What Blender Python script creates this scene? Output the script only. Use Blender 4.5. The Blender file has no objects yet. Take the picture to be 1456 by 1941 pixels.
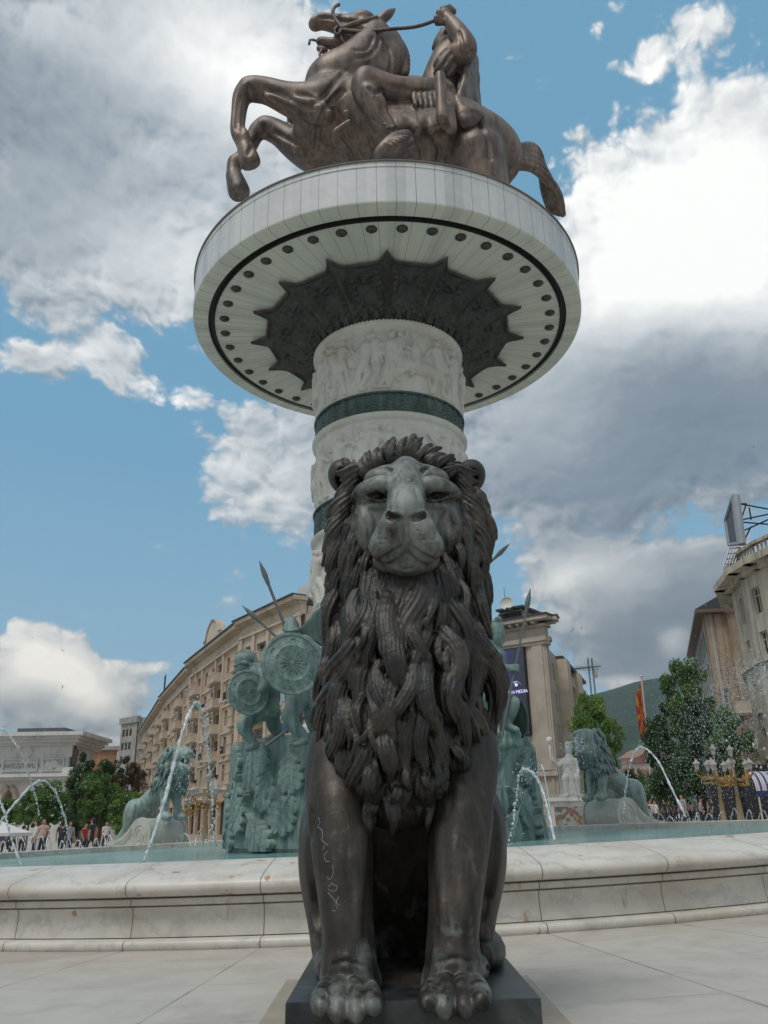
import bpy, bmesh, math, random
import numpy as np
from mathutils import Vector, Matrix
R = math.radians
random.seed(7)
SC = bpy.context.scene
COL = SC.collection

# ---------------------------------------------------------------- camera
F, PITCH, ROLL, HC = 1548.0, 0.364, -0.018, 1.0        # focal length in photo pixels, eye height 1 m (crouching)
CAM = np.array([0.0, 0.0, HC])
_up0 = np.array([0, -math.sin(PITCH), math.cos(PITCH)]); _r0 = np.array([1.0, 0, 0])
FW = np.array([0, math.cos(PITCH), math.sin(PITCH)])
RT = _r0*math.cos(ROLL) + _up0*math.sin(ROLL)
UP = _up0*math.cos(ROLL) - _r0*math.sin(ROLL)
cd = bpy.data.cameras.new('camera'); cam = bpy.data.objects.new('camera', cd); COL.objects.link(cam)
cd.sensor_fit = 'VERTICAL'; cd.sensor_height = 24; cd.lens = F/1941*24
cd.clip_start = 0.05; cd.clip_end = 30000
m = Matrix.Identity(4)
for i in range(3):
    m[i][0], m[i][1], m[i][2], m[i][3] = RT[i], UP[i], -FW[i], CAM[i]
cam.matrix_world = m
SC.camera = cam

def ray(px, py):
    return FW + RT*((px-728)/F) - UP*((py-970.5)/F)
def at(px, py, Y):                                       # the point seen at a photo pixel, at distance Y
    d = ray(px, py); return CAM + d*(Y/d[1])
def mpp(p):                                              # metres per photo pixel at a point
    return float(np.dot(np.asarray(p)-CAM, FW))/F
def azel(px, py):
    d = ray(px, py); d = d/np.linalg.norm(d)
    return math.atan2(d[0], d[1]), math.asin(d[2])

# ---------------------------------------------------------------- sky
SUN_EL, SUN_AZ = R(60), R(214)                           # azimuth from +Y towards +X: behind the camera, a little to the left
w = bpy.data.worlds.new('World'); SC.world = w; w.use_nodes = True
T = w.node_tree; N = T.nodes; Lk = T.links
for n in list(N): N.remove(n)
def nd(tree, typ, **kw):
    n = tree.nodes.new(typ)
    for k, v in kw.items():
        if k == 'ins':
            for a, b in v.items():
                if isinstance(b, bpy.types.NodeSocket): tree.links.new(b, n.inputs[a])
                else: n.inputs[a].default_value = b
        else: setattr(n, k, v)
    return n
def mth(tree, op, *a, clamp=False):
    n = tree.nodes.new('ShaderNodeMath'); n.operation = op; n.use_clamp = clamp
    for i, b in enumerate(a):
        if isinstance(b, bpy.types.NodeSocket): tree.links.new(b, n.inputs[i])
        else: n.inputs[i].default_value = b
    return n.outputs[0]
def vmth(tree, op, *a, out=0):
    n = tree.nodes.new('ShaderNodeVectorMath'); n.operation = op
    for i, b in enumerate(a):
        if isinstance(b, bpy.types.NodeSocket): tree.links.new(b, n.inputs[i])
        else: n.inputs[i].default_value = b
    return n.outputs[out]
def ramp(tree, fac, stops, interp='LINEAR'):
    n = tree.nodes.new('ShaderNodeValToRGB'); n.color_ramp.interpolation = interp
    e = n.color_ramp.elements
    while len(e) < len(stops): e.new(0.5)
    for el, (p, c) in zip(e, stops):
        el.position = p; el.color = (c[0], c[1], c[2], 1) if not isinstance(c, (int, float)) else (c, c, c, 1)
    tree.links.new(fac, n.inputs[0]); return n.outputs[0]
def mixc(tree, fac, a, b, mode='MIX'):
    n = tree.nodes.new('ShaderNodeMix'); n.data_type = 'RGBA'; n.blend_type = mode
    for s, v in ((n.inputs[0], fac), (n.inputs[6], a), (n.inputs[7], b)):
        if isinstance(v, bpy.types.NodeSocket): tree.links.new(v, s)
        elif isinstance(v, (int, float)): s.default_value = v
        else: s.default_value = (v[0], v[1], v[2], 1)
    return n.outputs[2]
def noise(tree, vec, scale, detail=4, rough=.55, dist=0, out=0, lac=2.0):
    n = nd(tree, 'ShaderNodeTexNoise', ins={'Scale': scale, 'Detail': detail, 'Roughness': rough, 'Distortion': dist, 'Lacunarity': lac})
    if vec is not None: tree.links.new(vec, n.inputs['Vector'])
    return n.outputs[out]

STR = 0.10
sky = nd(T, 'ShaderNodeTexSky', sky_type='NISHITA', sun_disc=False, sun_elevation=SUN_EL, sun_rotation=SUN_AZ,
         air_density=1.0, dust_density=1.6, ozone_density=1.2)
tc = nd(T, 'ShaderNodeTexCoord'); gen = tc.outputs['Generated']
sx = nd(T, 'ShaderNodeSeparateXYZ', ins={0: gen})
az = mth(T, 'ARCTAN2', sx.outputs[0], sx.outputs[1]); el = mth(T, 'ARCSINE', sx.outputs[2])
AE = nd(T, 'ShaderNodeCombineXYZ', ins={0: az, 1: el, 2: 0.0}).outputs[0]
# cloud banks: photo pixel centre, half sizes in pixels, how much cloud, how bright (0 grey .. 1 white)
BANKS = [
 (110, 200, 330, 250, 1.0, -.06), (330, 90, 170, 150, .35, .35), (420, 60, 200, 130, .6, .42), (500, 130, 110, 130, .3, .5), (520, 330, 110, 160, .5, .3), (310, 470, 150, 100, .5, .55),
 (60, 420, 160, 130, .5, .1), (420, 560, 110, 60, .3, .25), (60, 30, 110, 40, .2, .35), (1250,1010,320,60,.0,-.15),
 (40, 695, 75, 38, .48, .35), (150, 675, 55, 45, .42, .3), (230, 690, 60, 45, .4, .35), (310, 745, 70, 32, .5, .5), (120, 600, 70, 30, .25, .2),
 (560, 870, 130, 120, .75, .32), (440, 880, 60, 70, .25, .25), (640, 960, 120, 60, .3, .1),
 (1390, 300, 160, 170, .8, .85), (1240, 430, 180, 130, .75, .9), (1430, 500, 170, 130, .6, .8), (1150, 560, 120, 90, .5, .65), (1120,330,60,60,.25,.5),
 (1190, 740, 330, 150, 1.0, -.08), (1340, 770, 190, 100, .4, -.22), (1250,920,260,90,.6,-.20), (1000, 760, 130, 130, .3, .3), (1000, 900, 120, 80, .3, -.05),
 (1200, 105, 50, 26, .45, .6), (1235, 80, 22, 45, .3, .6), (1310, 30, 55, 42, .5, .6), (1290, 150, 18, 60, .3, .3), (1175, 205, 16, 30, .3, .3), (1140,20,20,14,.3,.4),
 (1130, 1075, 95, 45, .75, .5), (1060, 1110, 45, 30, .4, .5), (1330, 1110, 150, 70, .7, .02), (1190, 1130, 150, 60, .5, .15), (1230, 1215, 150, 60, .8, -.42), (1290, 1212, 38, 20, .3, .75), (1380,1170,120,80,.5,-.2), (1190,1275,40,12,.35,.6),
 (62, 1222, 40, 46, .95, .95), (130, 1240, 48, 46, .95, .9), (30, 1285, 60, 40, .7, .5), (175, 1275, 45, 42, .8, .75), (222, 1322, 45, 32, .75, .6), (110, 1300, 110, 40, .5, .1), (60, 1340, 190, 32, .45, .05), (270, 1265, 85, 24, .35, .25), (190, 1385, 130, 40, .4, .1), (380, 1218, 16, 8, .4, .5), (120, 1420, 200, 40, .35, -.05),
]
Cs = Bs = None
nz0 = noise(T, AE, 3.2, 3, .5, 0, out=1)
warp = vmth(T, 'MULTIPLY_ADD', vmth(T, 'SUBTRACT', nz0, (.5, .5, .5)), (.11, .085, 0), AE)
nz1 = noise(T, AE, 14, 3, .55, 0, out=1)
warp = vmth(T, 'MULTIPLY_ADD', vmth(T, 'SUBTRACT', nz1, (.5, .5, .5)), (.026, .026, 0), warp)
for (px, py, hx, hy, a, b) in BANKS:
    a0, e0 = azel(px, py); ax, _ = azel(px+hx*.5, py); bx, _ = azel(px-hx*.5, py); _, ey = azel(px, py-hy*.5); _, by = azel(px, py+hy*.5)
    ix, iy = .85/max(abs(ax-bx), 1e-3), .85/max(abs(ey-by), 1e-3)
    q = vmth(T, 'MULTIPLY_ADD', warp, (ix, iy, 0), (-a0*ix, -e0*iy, 0))
    g = mth(T, 'EXPONENT', mth(T, 'MULTIPLY', vmth(T, 'DOT_PRODUCT', q, q, out=1), -1.0))
    Cs = mth(T, 'MULTIPLY_ADD', g, a, Cs if Cs else 0.0)
    Bs = mth(T, 'MULTIPLY_ADD', g, b, Bs if Bs else 0.0)
# unseen cloud behind and overhead, made brighter to throw light on the fronts
behind = mth(T, 'MULTIPLY', mth(T, 'SMOOTH_MIN', mth(T, 'SUBTRACT', mth(T, 'ABSOLUTE', az), .62), .6, .1), 1.0, clamp=True)
over = mth(T, 'MULTIPLY', mth(T, 'SUBTRACT', el, .98), 2.0, clamp=True)
far = mth(T, 'MAXIMUM', behind, over)
Cs = mth(T, 'MULTIPLY_ADD', far, .85, Cs); Bs = mth(T, 'MULTIPLY_ADD', far, .55, Bs)
sq = vmth(T, 'MULTIPLY', warp, (1.0, 1.5, 1.0))
f1 = noise(T, sq, 7.0, 12, .62, 0)
off = vmth(T, 'ADD', sq, (-.010, .030, 0))
f2 = noise(T, off, 7.0, 7, .56, 0)
def billow(vec):
    o = None
    for sc_, am in ((13.0, .58), (31.0, .38), (74.0, .24)):
        vo = nd(T, 'ShaderNodeTexVoronoi', voronoi_dimensions='2D', feature='SMOOTH_F1', ins={'Scale': sc_, 'Smoothness': .35}); T.links.new(vec, vo.inputs['Vector'])
        o = mth(T, 'MULTIPLY_ADD', mth(T, 'SUBTRACT', .42, vo.outputs['Distance']), am, o if o else 0.0)
    return o
wv2 = vmth(T, 'MULTIPLY_ADD', vmth(T, 'SUBTRACT', noise(T, AE, 30, 4, .6, 0, out=1), (.5, .5, .5)), (.03, .03, 0), sq)
f1 = mth(T, 'MULTIPLY_ADD', billow(wv2), .55, f1)
f2 = mth(T, 'MULTIPLY_ADD', billow(vmth(T, 'ADD', wv2, (-.008, .016, 0))), .55, f2)
cov = mth(T, 'MULTIPLY_ADD', mth(T, 'SUBTRACT', f1, .5), 1.25, Cs)
alpha = nd(T, 'ShaderNodeMapRange', interpolation_type='SMOOTHSTEP', ins={0: cov, 1: .22, 2: .50, 3: 0.0, 4: 1.0}).outputs[0]
thick = nd(T, 'ShaderNodeMapRange', interpolation_type='SMOOTHSTEP', ins={0: cov, 1: .40, 2: 1.15, 3: 0.0, 4: 1.0}).outputs[0]
emb = mth(T, 'MULTIPLY', mth(T, 'SUBTRACT', f1, f2), 1.1)
emb = mth(T, 'MULTIPLY', emb, mth(T, 'MULTIPLY_ADD', thick, -.80, 1.0))
lum = mth(T, 'ADD', mth(T, 'MULTIPLY_ADD', Bs, .62, .42), emb)
lum = mth(T, 'MULTIPLY_ADD', thick, -.10, lum)
ccol = ramp(T, lum, [(.0, (.150, .205, .265)), (.25, (.225, .275, .330)), (.5, (.40, .45, .49)), (.75, (.66, .69, .71)), (1.0, (.94, .95, .93))])
# sunlit cream of the low far clouds
low = mth(T, 'MULTIPLY', mth(T, 'SUBTRACT', .36, el), 4.0, clamp=True)
ccol = mixc(T, low, ccol, mixc(T, 1.0, ccol, (1.0, .93, .84), 'MULTIPLY'))
ccol = vmth(T, 'SCALE', ccol); ccol.node.inputs[3].default_value = 1/STR
skyc = mixc(T, .7, sky.outputs[0], (.165/STR, .395/STR, .575/STR))
pale = mth(T, 'MULTIPLY', mth(T, 'SUBTRACT', .42, el), 2.2, clamp=True)
skyc = mixc(T, mth(T, 'MULTIPLY', pale, .62), skyc, (.38/STR, .53/STR, .61/STR))
bg = nd(T, 'ShaderNodeBackground', ins={0: mixc(T, alpha, skyc, ccol), 1: STR})
wo = nd(T, 'ShaderNodeOutputWorld', ins={0: bg.outputs[0]})
w.cycles.sampling_method = 'MANUAL'; w.cycles.sample_map_resolution = 512

# ---------------------------------------------------------------- sun (behind thin cloud), exposure
sd = bpy.data.lights.new('sun', 'SUN'); sd.energy = 1.5; sd.angle = R(22); sd.color = (1.0, .95, .88)
so = bpy.data.objects.new('sun', sd); COL.objects.link(so)
sdir = Vector((math.sin(SUN_AZ)*math.cos(SUN_EL), math.cos(SUN_AZ)*math.cos(SUN_EL), math.sin(SUN_EL)))
so.rotation_euler = (-sdir).to_track_quat('-Z', 'Y').to_euler(); so.location = (0, 0, 60)
SC.view_settings.view_transform = 'Standard'; SC.view_settings.look = 'None'
SC.view_settings.exposure = 0.17; SC.view_settings.gamma = 1.0; SC.view_settings.use_curve_mapping = False
SC.cycles.use_denoising = True
SC.cycles.max_bounces = 6; SC.cycles.transparent_max_bounces = 12
# ---------------------------------------------------------------- mesh helpers
def npmesh(name, V, Fq, smooth=True):
    """mesh from vertex array and (m,k) face array"""
    V = np.asarray(V, np.float32); Fq = np.asarray(Fq, np.int32)
    me = bpy.data.meshes.new(name); k = Fq.shape[1]
    me.vertices.add(len(V)); me.vertices.foreach_set('co', V.ravel())
    me.loops.add(Fq.size); me.loops.foreach_set('vertex_index', Fq.ravel())
    me.polygons.add(len(Fq)); me.polygons.foreach_set('loop_start', np.arange(0, Fq.size, k, dtype=np.int32))
    me.polygons.foreach_set('use_smooth', np.full(len(Fq), smooth))
    me.update(calc_edges=True)
    return me
def link(name, me, mt=None, parent=None):
    o = bpy.data.objects.new(name, me); COL.objects.link(o)
    if mt is not None:
        for x in (mt if isinstance(mt, (list, tuple)) else [mt]): me.materials.append(x)
    if parent is not None: o.parent = parent
    return o
def tag(o, label, cat=None, group=None, kind=None):
    if label: o['label'] = label
    if cat: o['category'] = cat
    if group: o['group'] = group
    if kind: o['kind'] = kind
    return o
def thing(name, label, cat, loc=(0, 0, 0), rz=0, group=None):
    o = bpy.data.objects.new(name, None); COL.objects.link(o); o.location = loc; o.rotation_euler = (0, 0, rz)
    o.empty_display_size = .2; o['kind'] = 'thing'
    return tag(o, label, cat, group)
def dup(o, parent=None, loc=None, rz=None, label=None, group=None, scale=None):
    c = o.copy(); COL.objects.link(c); c.parent = parent
    if loc is not None: c.location = loc
    if rz is not None: c.rotation_euler = (0, 0, rz)
    if scale is not None: c.scale = scale if hasattr(scale, '__len__') else (scale,)*3
    if label: c['label'] = label
    if group: c['group'] = group
    for ch in list(o.children): dup(ch, c)
    return c

class MB:
    """collects boxes, bars, tubes and sheets into one mesh"""
    def __init__(s): s.v = []; s.f = []; s.n = 0
    def add(s, V, Fs):
        s.v += [tuple(map(float, x)) for x in V]; s.f += [tuple(i+s.n for i in f) for f in Fs]; s.n += len(V); return s
    def box(s, c, d, rz=0.0, M=None):
        x, y, z = d[0]/2, d[1]/2, d[2]/2
        V = [(a*x, b*y, e*z) for a in (-1, 1) for b in (-1, 1) for e in (-1, 1)]
        ca, sa = math.cos(rz), math.sin(rz)
        V = [(c[0]+p[0]*ca-p[1]*sa, c[1]+p[0]*sa+p[1]*ca, c[2]+p[2]) for p in V]
        return s.add(V, [(0, 1, 3, 2), (4, 6, 7, 5), (0, 4, 5, 1), (2, 3, 7, 6), (0, 2, 6, 4), (1, 5, 7, 3)])
    def tube(s, pts, r, k=8, caps=True):
        pts = [np.asarray(p, float) for p in pts]; n = len(pts)
        rr = r if hasattr(r, '__len__') else [r]*n
        V = []; Fs = []; ref = None
        for i, p in enumerate(pts):
            t = pts[min(i+1, n-1)]-pts[max(i-1, 0)]; t = t/(np.linalg.norm(t)+1e-9)
            if ref is None: ref = np.array([0, 0, 1.]) if abs(t[2]) < .9 else np.array([1., 0, 0])
            a = np.cross(t, ref); a /= np.linalg.norm(a)+1e-9; b = np.cross(t, a); ref = -np.cross(t, a) if False else ref
            for j in range(k):
                q = 2*math.pi*j/k; V.append(p+rr[i]*(a*math.cos(q)+b*math.sin(q)))
        for i in range(n-1):
            for j in range(k):
                j2 = (j+1) % k; Fs.append((i*k+j, i*k+j2, (i+1)*k+j2, (i+1)*k+j))
        if caps: Fs += [tuple(range(k-1, -1, -1)), tuple((n-1)*k+j for j in range(k))]
        return s.add(V, Fs)
    def lathe(s, prof, c=(0, 0, 0), k=32, a0=0, a1=2*math.pi):
        full = abs(a1-a0-2*math.pi) < 1e-6; m_ = k if full else k+1; V = []; Fs = []
        for i in range(m_):
            q = a0+(a1-a0)*i/k
            for (r, z) in prof: V.append((c[0]+r*math.cos(q), c[1]+r*math.sin(q), c[2]+z))
        n = len(prof)
        for i in range(k):
            i2 = (i+1) % m_
            for j in range(n-1): Fs.append((i*n+j, i2*n+j, i2*n+j+1, i*n+j+1))
        return s.add(V, Fs)
    def ball(s, c, r, k=8):
        rr = r if hasattr(r, '__len__') else (r, r, r); V = [(c[0], c[1], c[2]-rr[2])]; Fs = []; h = max(3, k//2+1)
        for i in range(1, h):
            z = -math.cos(math.pi*i/h); q = math.sin(math.pi*i/h)
            for j in range(k):
                V.append((c[0]+rr[0]*q*math.cos(2*math.pi*j/k), c[1]+rr[1]*q*math.sin(2*math.pi*j/k), c[2]+rr[2]*z))
        V.append((c[0], c[1], c[2]+rr[2])); L = len(V)-1
        for j in range(k):
            j2 = (j+1) % k; Fs.append((0, 1+j2, 1+j)); Fs.append((L, L-k+j, L-k+j2))
            for i in range(h-2): Fs.append((1+i*k+j, 1+i*k+j2, 1+(i+1)*k+j2, 1+(i+1)*k+j))
        return s.add(V, Fs)
    def prism(s, poly, a, b):
        """closed 2-D outline (list of 3-D points) pushed from offset a to offset b (3-vectors)"""
        n = len(poly); a = np.asarray(a, float); b = np.asarray(b, float)
        V = [np.asarray(p)+a for p in poly]+[np.asarray(p)+b for p in poly]
        Fs = [tuple(range(n-1, -1, -1)), tuple(range(n, 2*n))]+[(i, (i+1) % n, n+(i+1) % n, n+i) for i in range(n)]
        return s.add(V, Fs)
    def build(s, name, mt, parent=None, smooth=False, recalc=True, bevel=0):
        me = bpy.data.meshes.new(name); me.from_pydata(s.v, [], s.f)
        if recalc or bevel:
            bm = bmesh.new(); bm.from_mesh(me)
            if recalc: bmesh.ops.recalc_face_normals(bm, faces=bm.faces)
            if bevel:
                es = [e for e in bm.edges if e.is_manifold and e.calc_face_angle(0) > .6]
                bmesh.ops.bevel(bm, geom=es, offset=bevel, segments=2, affect='EDGES', profile=.6)
            bm.to_mesh(me); bm.free()
        if smooth:
            me.polygons.foreach_set('use_smooth', [True]*len(me.polygons))
            if smooth != 'all': me.set_sharp_from_angle(angle=R(38))
        me.update()
        return link(name, me, mt, parent)

# ---------------------------------------------------------------- sculpting: signed distance volume + surface nets
class Clay:
    def __init__(s, lo, hi, h):
        s.lo = np.asarray(lo, np.float32); s.h = h
        s.n = np.ceil((np.asarray(hi)-s.lo)/h).astype(int)+1
        s.f = np.full(s.n, .6, np.float32)
    def _win(s, lo, hi):
        i0 = np.maximum(np.floor((lo-s.lo)/s.h).astype(int), 0); i1 = np.minimum(np.ceil((hi-s.lo)/s.h).astype(int)+1, s.n)
        if np.any(i1 <= i0): return None
        ax = [s.lo[k]+s.h*np.arange(i0[k], i1[k], dtype=np.float32) for k in range(3)]
        X, Y, Z = np.meshgrid(*ax, indexing='ij', sparse=True)
        return (slice(i0[0], i1[0]), slice(i0[1], i1[1]), slice(i0[2], i1[2])), X, Y, Z
    def _put(s, sl, d, k, op):
        a = s.f[sl]
        if op == 'add':
            if k > 0:
                h = np.maximum(k-np.abs(a-d), 0); s.f[sl] = np.minimum(a, d)-h*h*(.25/k)
            else: s.f[sl] = np.minimum(a, d)
        else:
            d = -d
            if k > 0:
                h = np.maximum(k-np.abs(a-d), 0); s.f[sl] = np.maximum(a, d)+h*h*(.25/k)
            else: s.f[sl] = np.maximum(a, d)
    def cap(s, a, b, ra, rb=None, k=.03, op='add', side=None, amp=0, wave=.03, flat=None, fk=1.0):
        """tapered capsule; side+amp+wave put grooves along it; flat = axis squeezed by fk"""
        a = np.asarray(a, np.float32); b = np.asarray(b, np.float32); rb = ra if rb is None else rb
        m_ = max(ra, rb)*max(1.0, fk if flat is not None else 1.0)+k+abs(amp)+2*s.h
        W = s._win(np.minimum(a, b)-m_, np.maximum(a, b)+m_)
        if W is None: return
        sl, X, Y, Z = W; d_ = b-a; L2 = float(d_@d_)+1e-9
        px, py, pz = X-a[0], Y-a[1], Z-a[2]
        t = np.clip((px*d_[0]+py*d_[1]+pz*d_[2])/L2, 0, 1)
        qx, qy, qz = px-t*d_[0], py-t*d_[1], pz-t*d_[2]
        r2 = qx*qx+qy*qy+qz*qz
        if flat is not None:
            fl = np.asarray(flat, np.float32); u = qx*fl[0]+qy*fl[1]+qz*fl[2]
            r2 = r2+u*u*(1/(fk*fk)-1)
        d = np.sqrt(r2)*(min(1.0, fk) if flat is not None else 1)-(ra+(rb-ra)*t)*(min(1.0, fk) if flat is not None else 1)
        if amp:
            sd_ = np.asarray(side, np.float32); u = qx*sd_[0]+qy*sd_[1]+qz*sd_[2]
            d = d+amp*np.cos(u*(2*math.pi/wave))
        s._put(sl, d, k, op)
    def chain(s, pts, rs, **kw):
        for i in range(len(pts)-1): s.cap(pts[i], pts[i+1], rs[i], rs[i+1], **kw)
    def ell(s, c, r, k=.03, op='add', M=None):
        c = np.asarray(c, np.float32); r = np.asarray(r, np.float32); m_ = float(max(r))+k+2*s.h
        W = s._win(c-m_, c+m_)
        if W is None: return
        sl, X, Y, Z = W; x, y, z = X-c[0], Y-c[1], Z-c[2]
        if M is not None:
            M = np.asarray(M, np.float32)
            x, y, z = (M[0, 0]*x+M[0, 1]*y+M[0, 2]*z, M[1, 0]*x+M[1, 1]*y+M[1, 2]*z, M[2, 0]*x+M[2, 1]*y+M[2, 2]*z)
        k0 = np.sqrt((x/r[0])**2+(y/r[1])**2+(z/r[2])**2); k1 = np.sqrt((x/r[0]**2)**2+(y/r[1]**2)**2+(z/r[2]**2)**2)
        s._put(sl, k0*(k0-1)/np.maximum(k1, 1e-6), k, op)
    def box(s, c, half, rnd=.02, k=.02, op='add', M=None):
        c = np.asarray(c, np.float32); m_ = float(np.linalg.norm(half))+k+2*s.h
        W = s._win(c-m_, c+m_)
        if W is None: return
        sl, X, Y, Z = W; x, y, z = X-c[0], Y-c[1], Z-c[2]
        if M is not None:
            M = np.asarray(M, np.float32)
            x, y, z = (M[0, 0]*x+M[0, 1]*y+M[0, 2]*z, M[1, 0]*x+M[1, 1]*y+M[1, 2]*z, M[2, 0]*x+M[2, 1]*y+M[2, 2]*z)
        x, y, z = np.abs(x)-(half[0]-rnd), np.abs(y)-(half[1]-rnd), np.abs(z)-(half[2]-rnd)
        d = np.sqrt(np.maximum(x, 0)**2+np.maximum(y, 0)**2+np.maximum(z, 0)**2)+np.minimum(np.maximum(np.maximum(x, y), z), 0)-rnd
        s._put(sl, d, k, op)
    def mesh(s, name, smooth=2):
        f = s.f.copy()
        for a in range(3):                                # close the volume at its walls
            sl = [slice(None)]*3
            for e in (0, -1): sl[a] = e; f[tuple(sl)] = np.maximum(f[tuple(sl)], .01)
        neg = f < 0
        cs = [(i, j, k) for i in (0, 1) for j in (0, 1) for k in (0, 1)]
        def sh(A, c): return A[c[0]:A.shape[0]-1+c[0], c[1]:A.shape[1]-1+c[1], c[2]:A.shape[2]-1+c[2]]
        cnt = np.zeros(np.array(f.shape)-1, np.int8)
        for c in cs: cnt += sh(neg, c)
        I = np.argwhere((cnt > 0) & (cnt < 8))
        vals = np.stack([f[I[:, 0]+c[0], I[:, 1]+c[1], I[:, 2]+c[2]] for c in cs], 1)
        acc = np.zeros((len(I), 3), np.float32); nn = np.zeros(len(I), np.float32)
        for p in range(8):
            for q in range(p+1, 8):
                if sum(abs(cs[p][k]-cs[q][k]) for k in range(3)) != 1: continue
                fa, fb = vals[:, p], vals[:, q]; mk = (fa < 0) != (fb < 0)
                t = np.where(mk, fa/np.where(mk, fa-fb, 1), 0)
                pa, pb = np.array(cs[p], np.float32), np.array(cs[q], np.float32)
                acc += np.where(mk[:, None], pa+(pb-pa)*t[:, None], 0); nn += mk
        V = (I+acc/np.maximum(nn, 1)[:, None])*s.h+s.lo
        idx = np.full(cnt.shape, -1, np.int32); idx[I[:, 0], I[:, 1], I[:, 2]] = np.arange(len(I))
        faces = []
        for a in range(3):
            b, c = (a+1) % 3, (a+2) % 3
            s0 = [slice(1, -1)]*3; s1 = [slice(1, -1)]*3; s0[a] = slice(0, -1); s1[a] = slice(1, None)
            A, B = neg[tuple(s0)], neg[tuple(s1)]
            for flip, mk in ((False, A & ~B), (True, ~A & B)):
                P = np.argwhere(mk)
                if not len(P): continue
                base = P.copy(); base[:, b] += 1; base[:, c] += 1
                def g(db, dc):
                    Q = base.copy(); Q[:, b] += db; Q[:, c] += dc
                    return idx[Q[:, 0], Q[:, 1], Q[:, 2]]
                q = np.stack([g(-1, -1), g(0, -1), g(0, 0), g(-1, 0)], 1)
                faces.append(q[:, ::-1] if flip else q)
        Fq = np.concatenate(faces); Fq = Fq[(Fq >= 0).all(1)]
        for _ in range(smooth): V = lap(V, Fq, .5)
        s.V, s.F = V, Fq
        return npmesh(name, V, Fq)
def lap(V, Fq, w):
    e = np.concatenate([Fq[:, [i, (i+1) % 4]] for i in range(4)]); n = len(V)
    c = np.bincount(e[:, 0], minlength=n)+1e-9
    A = np.stack([np.bincount(e[:, 0], V[e[:, 1], k], minlength=n) for k in range(3)], 1)/c[:, None]
    return V+(A-V)*w
def carve(cl, strokes, k=.03, n=5):
    """cut grooves where lines drawn over the figure meet its surface: strokes = [(r_px, [(px, py), ...])]"""
    from mathutils.bvhtree import BVHTree
    cl.mesh('draft', 0); bv = BVHTree.FromPolygons(cl.V.tolist(), cl.F.tolist())
    for r_, pts in strokes:
        H_ = []
        for p in bez(pts, n):
            d = ray(p[0], p[1]); h_ = bv.ray_cast(Vector(CAM), Vector(d).normalized(), 60)
            if h_[0] is not None: H_.append(np.array(h_[0]))
        for a, b in zip(H_[:-1], H_[1:]):
            q = abs(r_)*mpp(a)
            if np.linalg.norm(a-b) < 14*q+.4*mpp(a)*40: cl.cap(a, b, q, q, k=k, op='sub' if r_ > 0 else 'add')
def shear_norm(v): v = np.asarray(v, float); return v/(np.linalg.norm(v)+1e-9)

# ---------------------------------------------------------------- materials
def newmat(name):
    mt = bpy.data.materials.new(name); mt.use_nodes = True; t = mt.node_tree
    b = t.nodes['Principled BSDF']; return mt, t, b
def setin(b, **kw):
    for k, v in kw.items():
        k = k.replace('_', ' ')
        if isinstance(v, bpy.types.NodeSocket): b.id_data.links.new(v, b.inputs[k])
        else: b.inputs[k].default_value = (v[0], v[1], v[2], 1) if isinstance(v, tuple) else v
def bump(t, h, strength=.3, dist=.02):
    n = nd(t, 'ShaderNodeBump', ins={'Strength': strength, 'Distance': dist, 'Height': h}); return n.outputs[0]
def pmat(name, cols, scale=3.0, rough=.6, metal=0.0, bmp=.0, bscale=None, bdist=.01, detail=6, stretch=(1, 1, 1), spec=.5, rvar=.15, nrough=.6, dist=.4):
    mt, t, b = newmat(name)
    v = nd(t, 'ShaderNodeTexCoord').outputs['Object']; v = vmth(t, 'MULTIPLY', v, stretch)
    f = noise(t, v, scale, detail, nrough, dist)
    st = [(.5+(p-.5)*.55, c) for p, c in cols] if len(cols) > 1 else [(0, cols[0][1]), (1, cols[0][1])]
    setin(b, Base_Color=ramp(t, f, st), Metallic=metal, Specular_IOR_Level=spec)
    g = noise(t, v, scale*4.3, 3, .6)
    setin(b, Roughness=mth(t, 'MULTIPLY_ADD', g, rvar*2, rough-rvar, clamp=True))
    if bmp: setin(b, Normal=bump(t, noise(t, v, bscale or scale*6, 4, .6), bmp, bdist))
    return mt
# bronzes
def bronze(name, dark, mid, warm, green, gamt, rough=.5, metal=.55, sc=4.0, grain=30, stretch=(1, 1, 1), gb=.30):
    mt, t, b = newmat(name)
    v = nd(t, 'ShaderNodeTexCoord').outputs['Object']
    f = noise(t, v, sc, 7, .62, .6); st = noise(t, vmth(t, 'MULTIPLY', v, (9, 9, 1.1)), sc*.7, 5, .6, .3)
    base = ramp(t, f, [(.30, dark), (.50, mid), (.68, warm)])
    base = mixc(t, 1.0, base, ramp(t, st, [(.30, (.55, .55, .56)), (.48, (1, 1, 1)), (.66, (1.35, 1.30, 1.22))]), 'MULTIPLY')
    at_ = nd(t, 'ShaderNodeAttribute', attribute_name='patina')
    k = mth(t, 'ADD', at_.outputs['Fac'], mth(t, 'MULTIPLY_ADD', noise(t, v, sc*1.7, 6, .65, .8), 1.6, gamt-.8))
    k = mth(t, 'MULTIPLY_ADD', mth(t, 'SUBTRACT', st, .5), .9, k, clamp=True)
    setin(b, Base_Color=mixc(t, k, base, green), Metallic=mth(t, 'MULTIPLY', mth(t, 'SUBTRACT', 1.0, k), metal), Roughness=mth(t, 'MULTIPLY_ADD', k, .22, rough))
    h = mth(t, 'ADD', noise(t, v, grain, 5, .65), mth(t, 'MULTIPLY', noise(t, vmth(t, 'MULTIPLY', v, stretch), grain*(1.1 if stretch[2] < 1 else .5), 3, .6), 1.4 if stretch[2] < 1 else .8))
    setin(b, Normal=bump(t, h, gb, .012))
    return mt
M = {}
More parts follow.
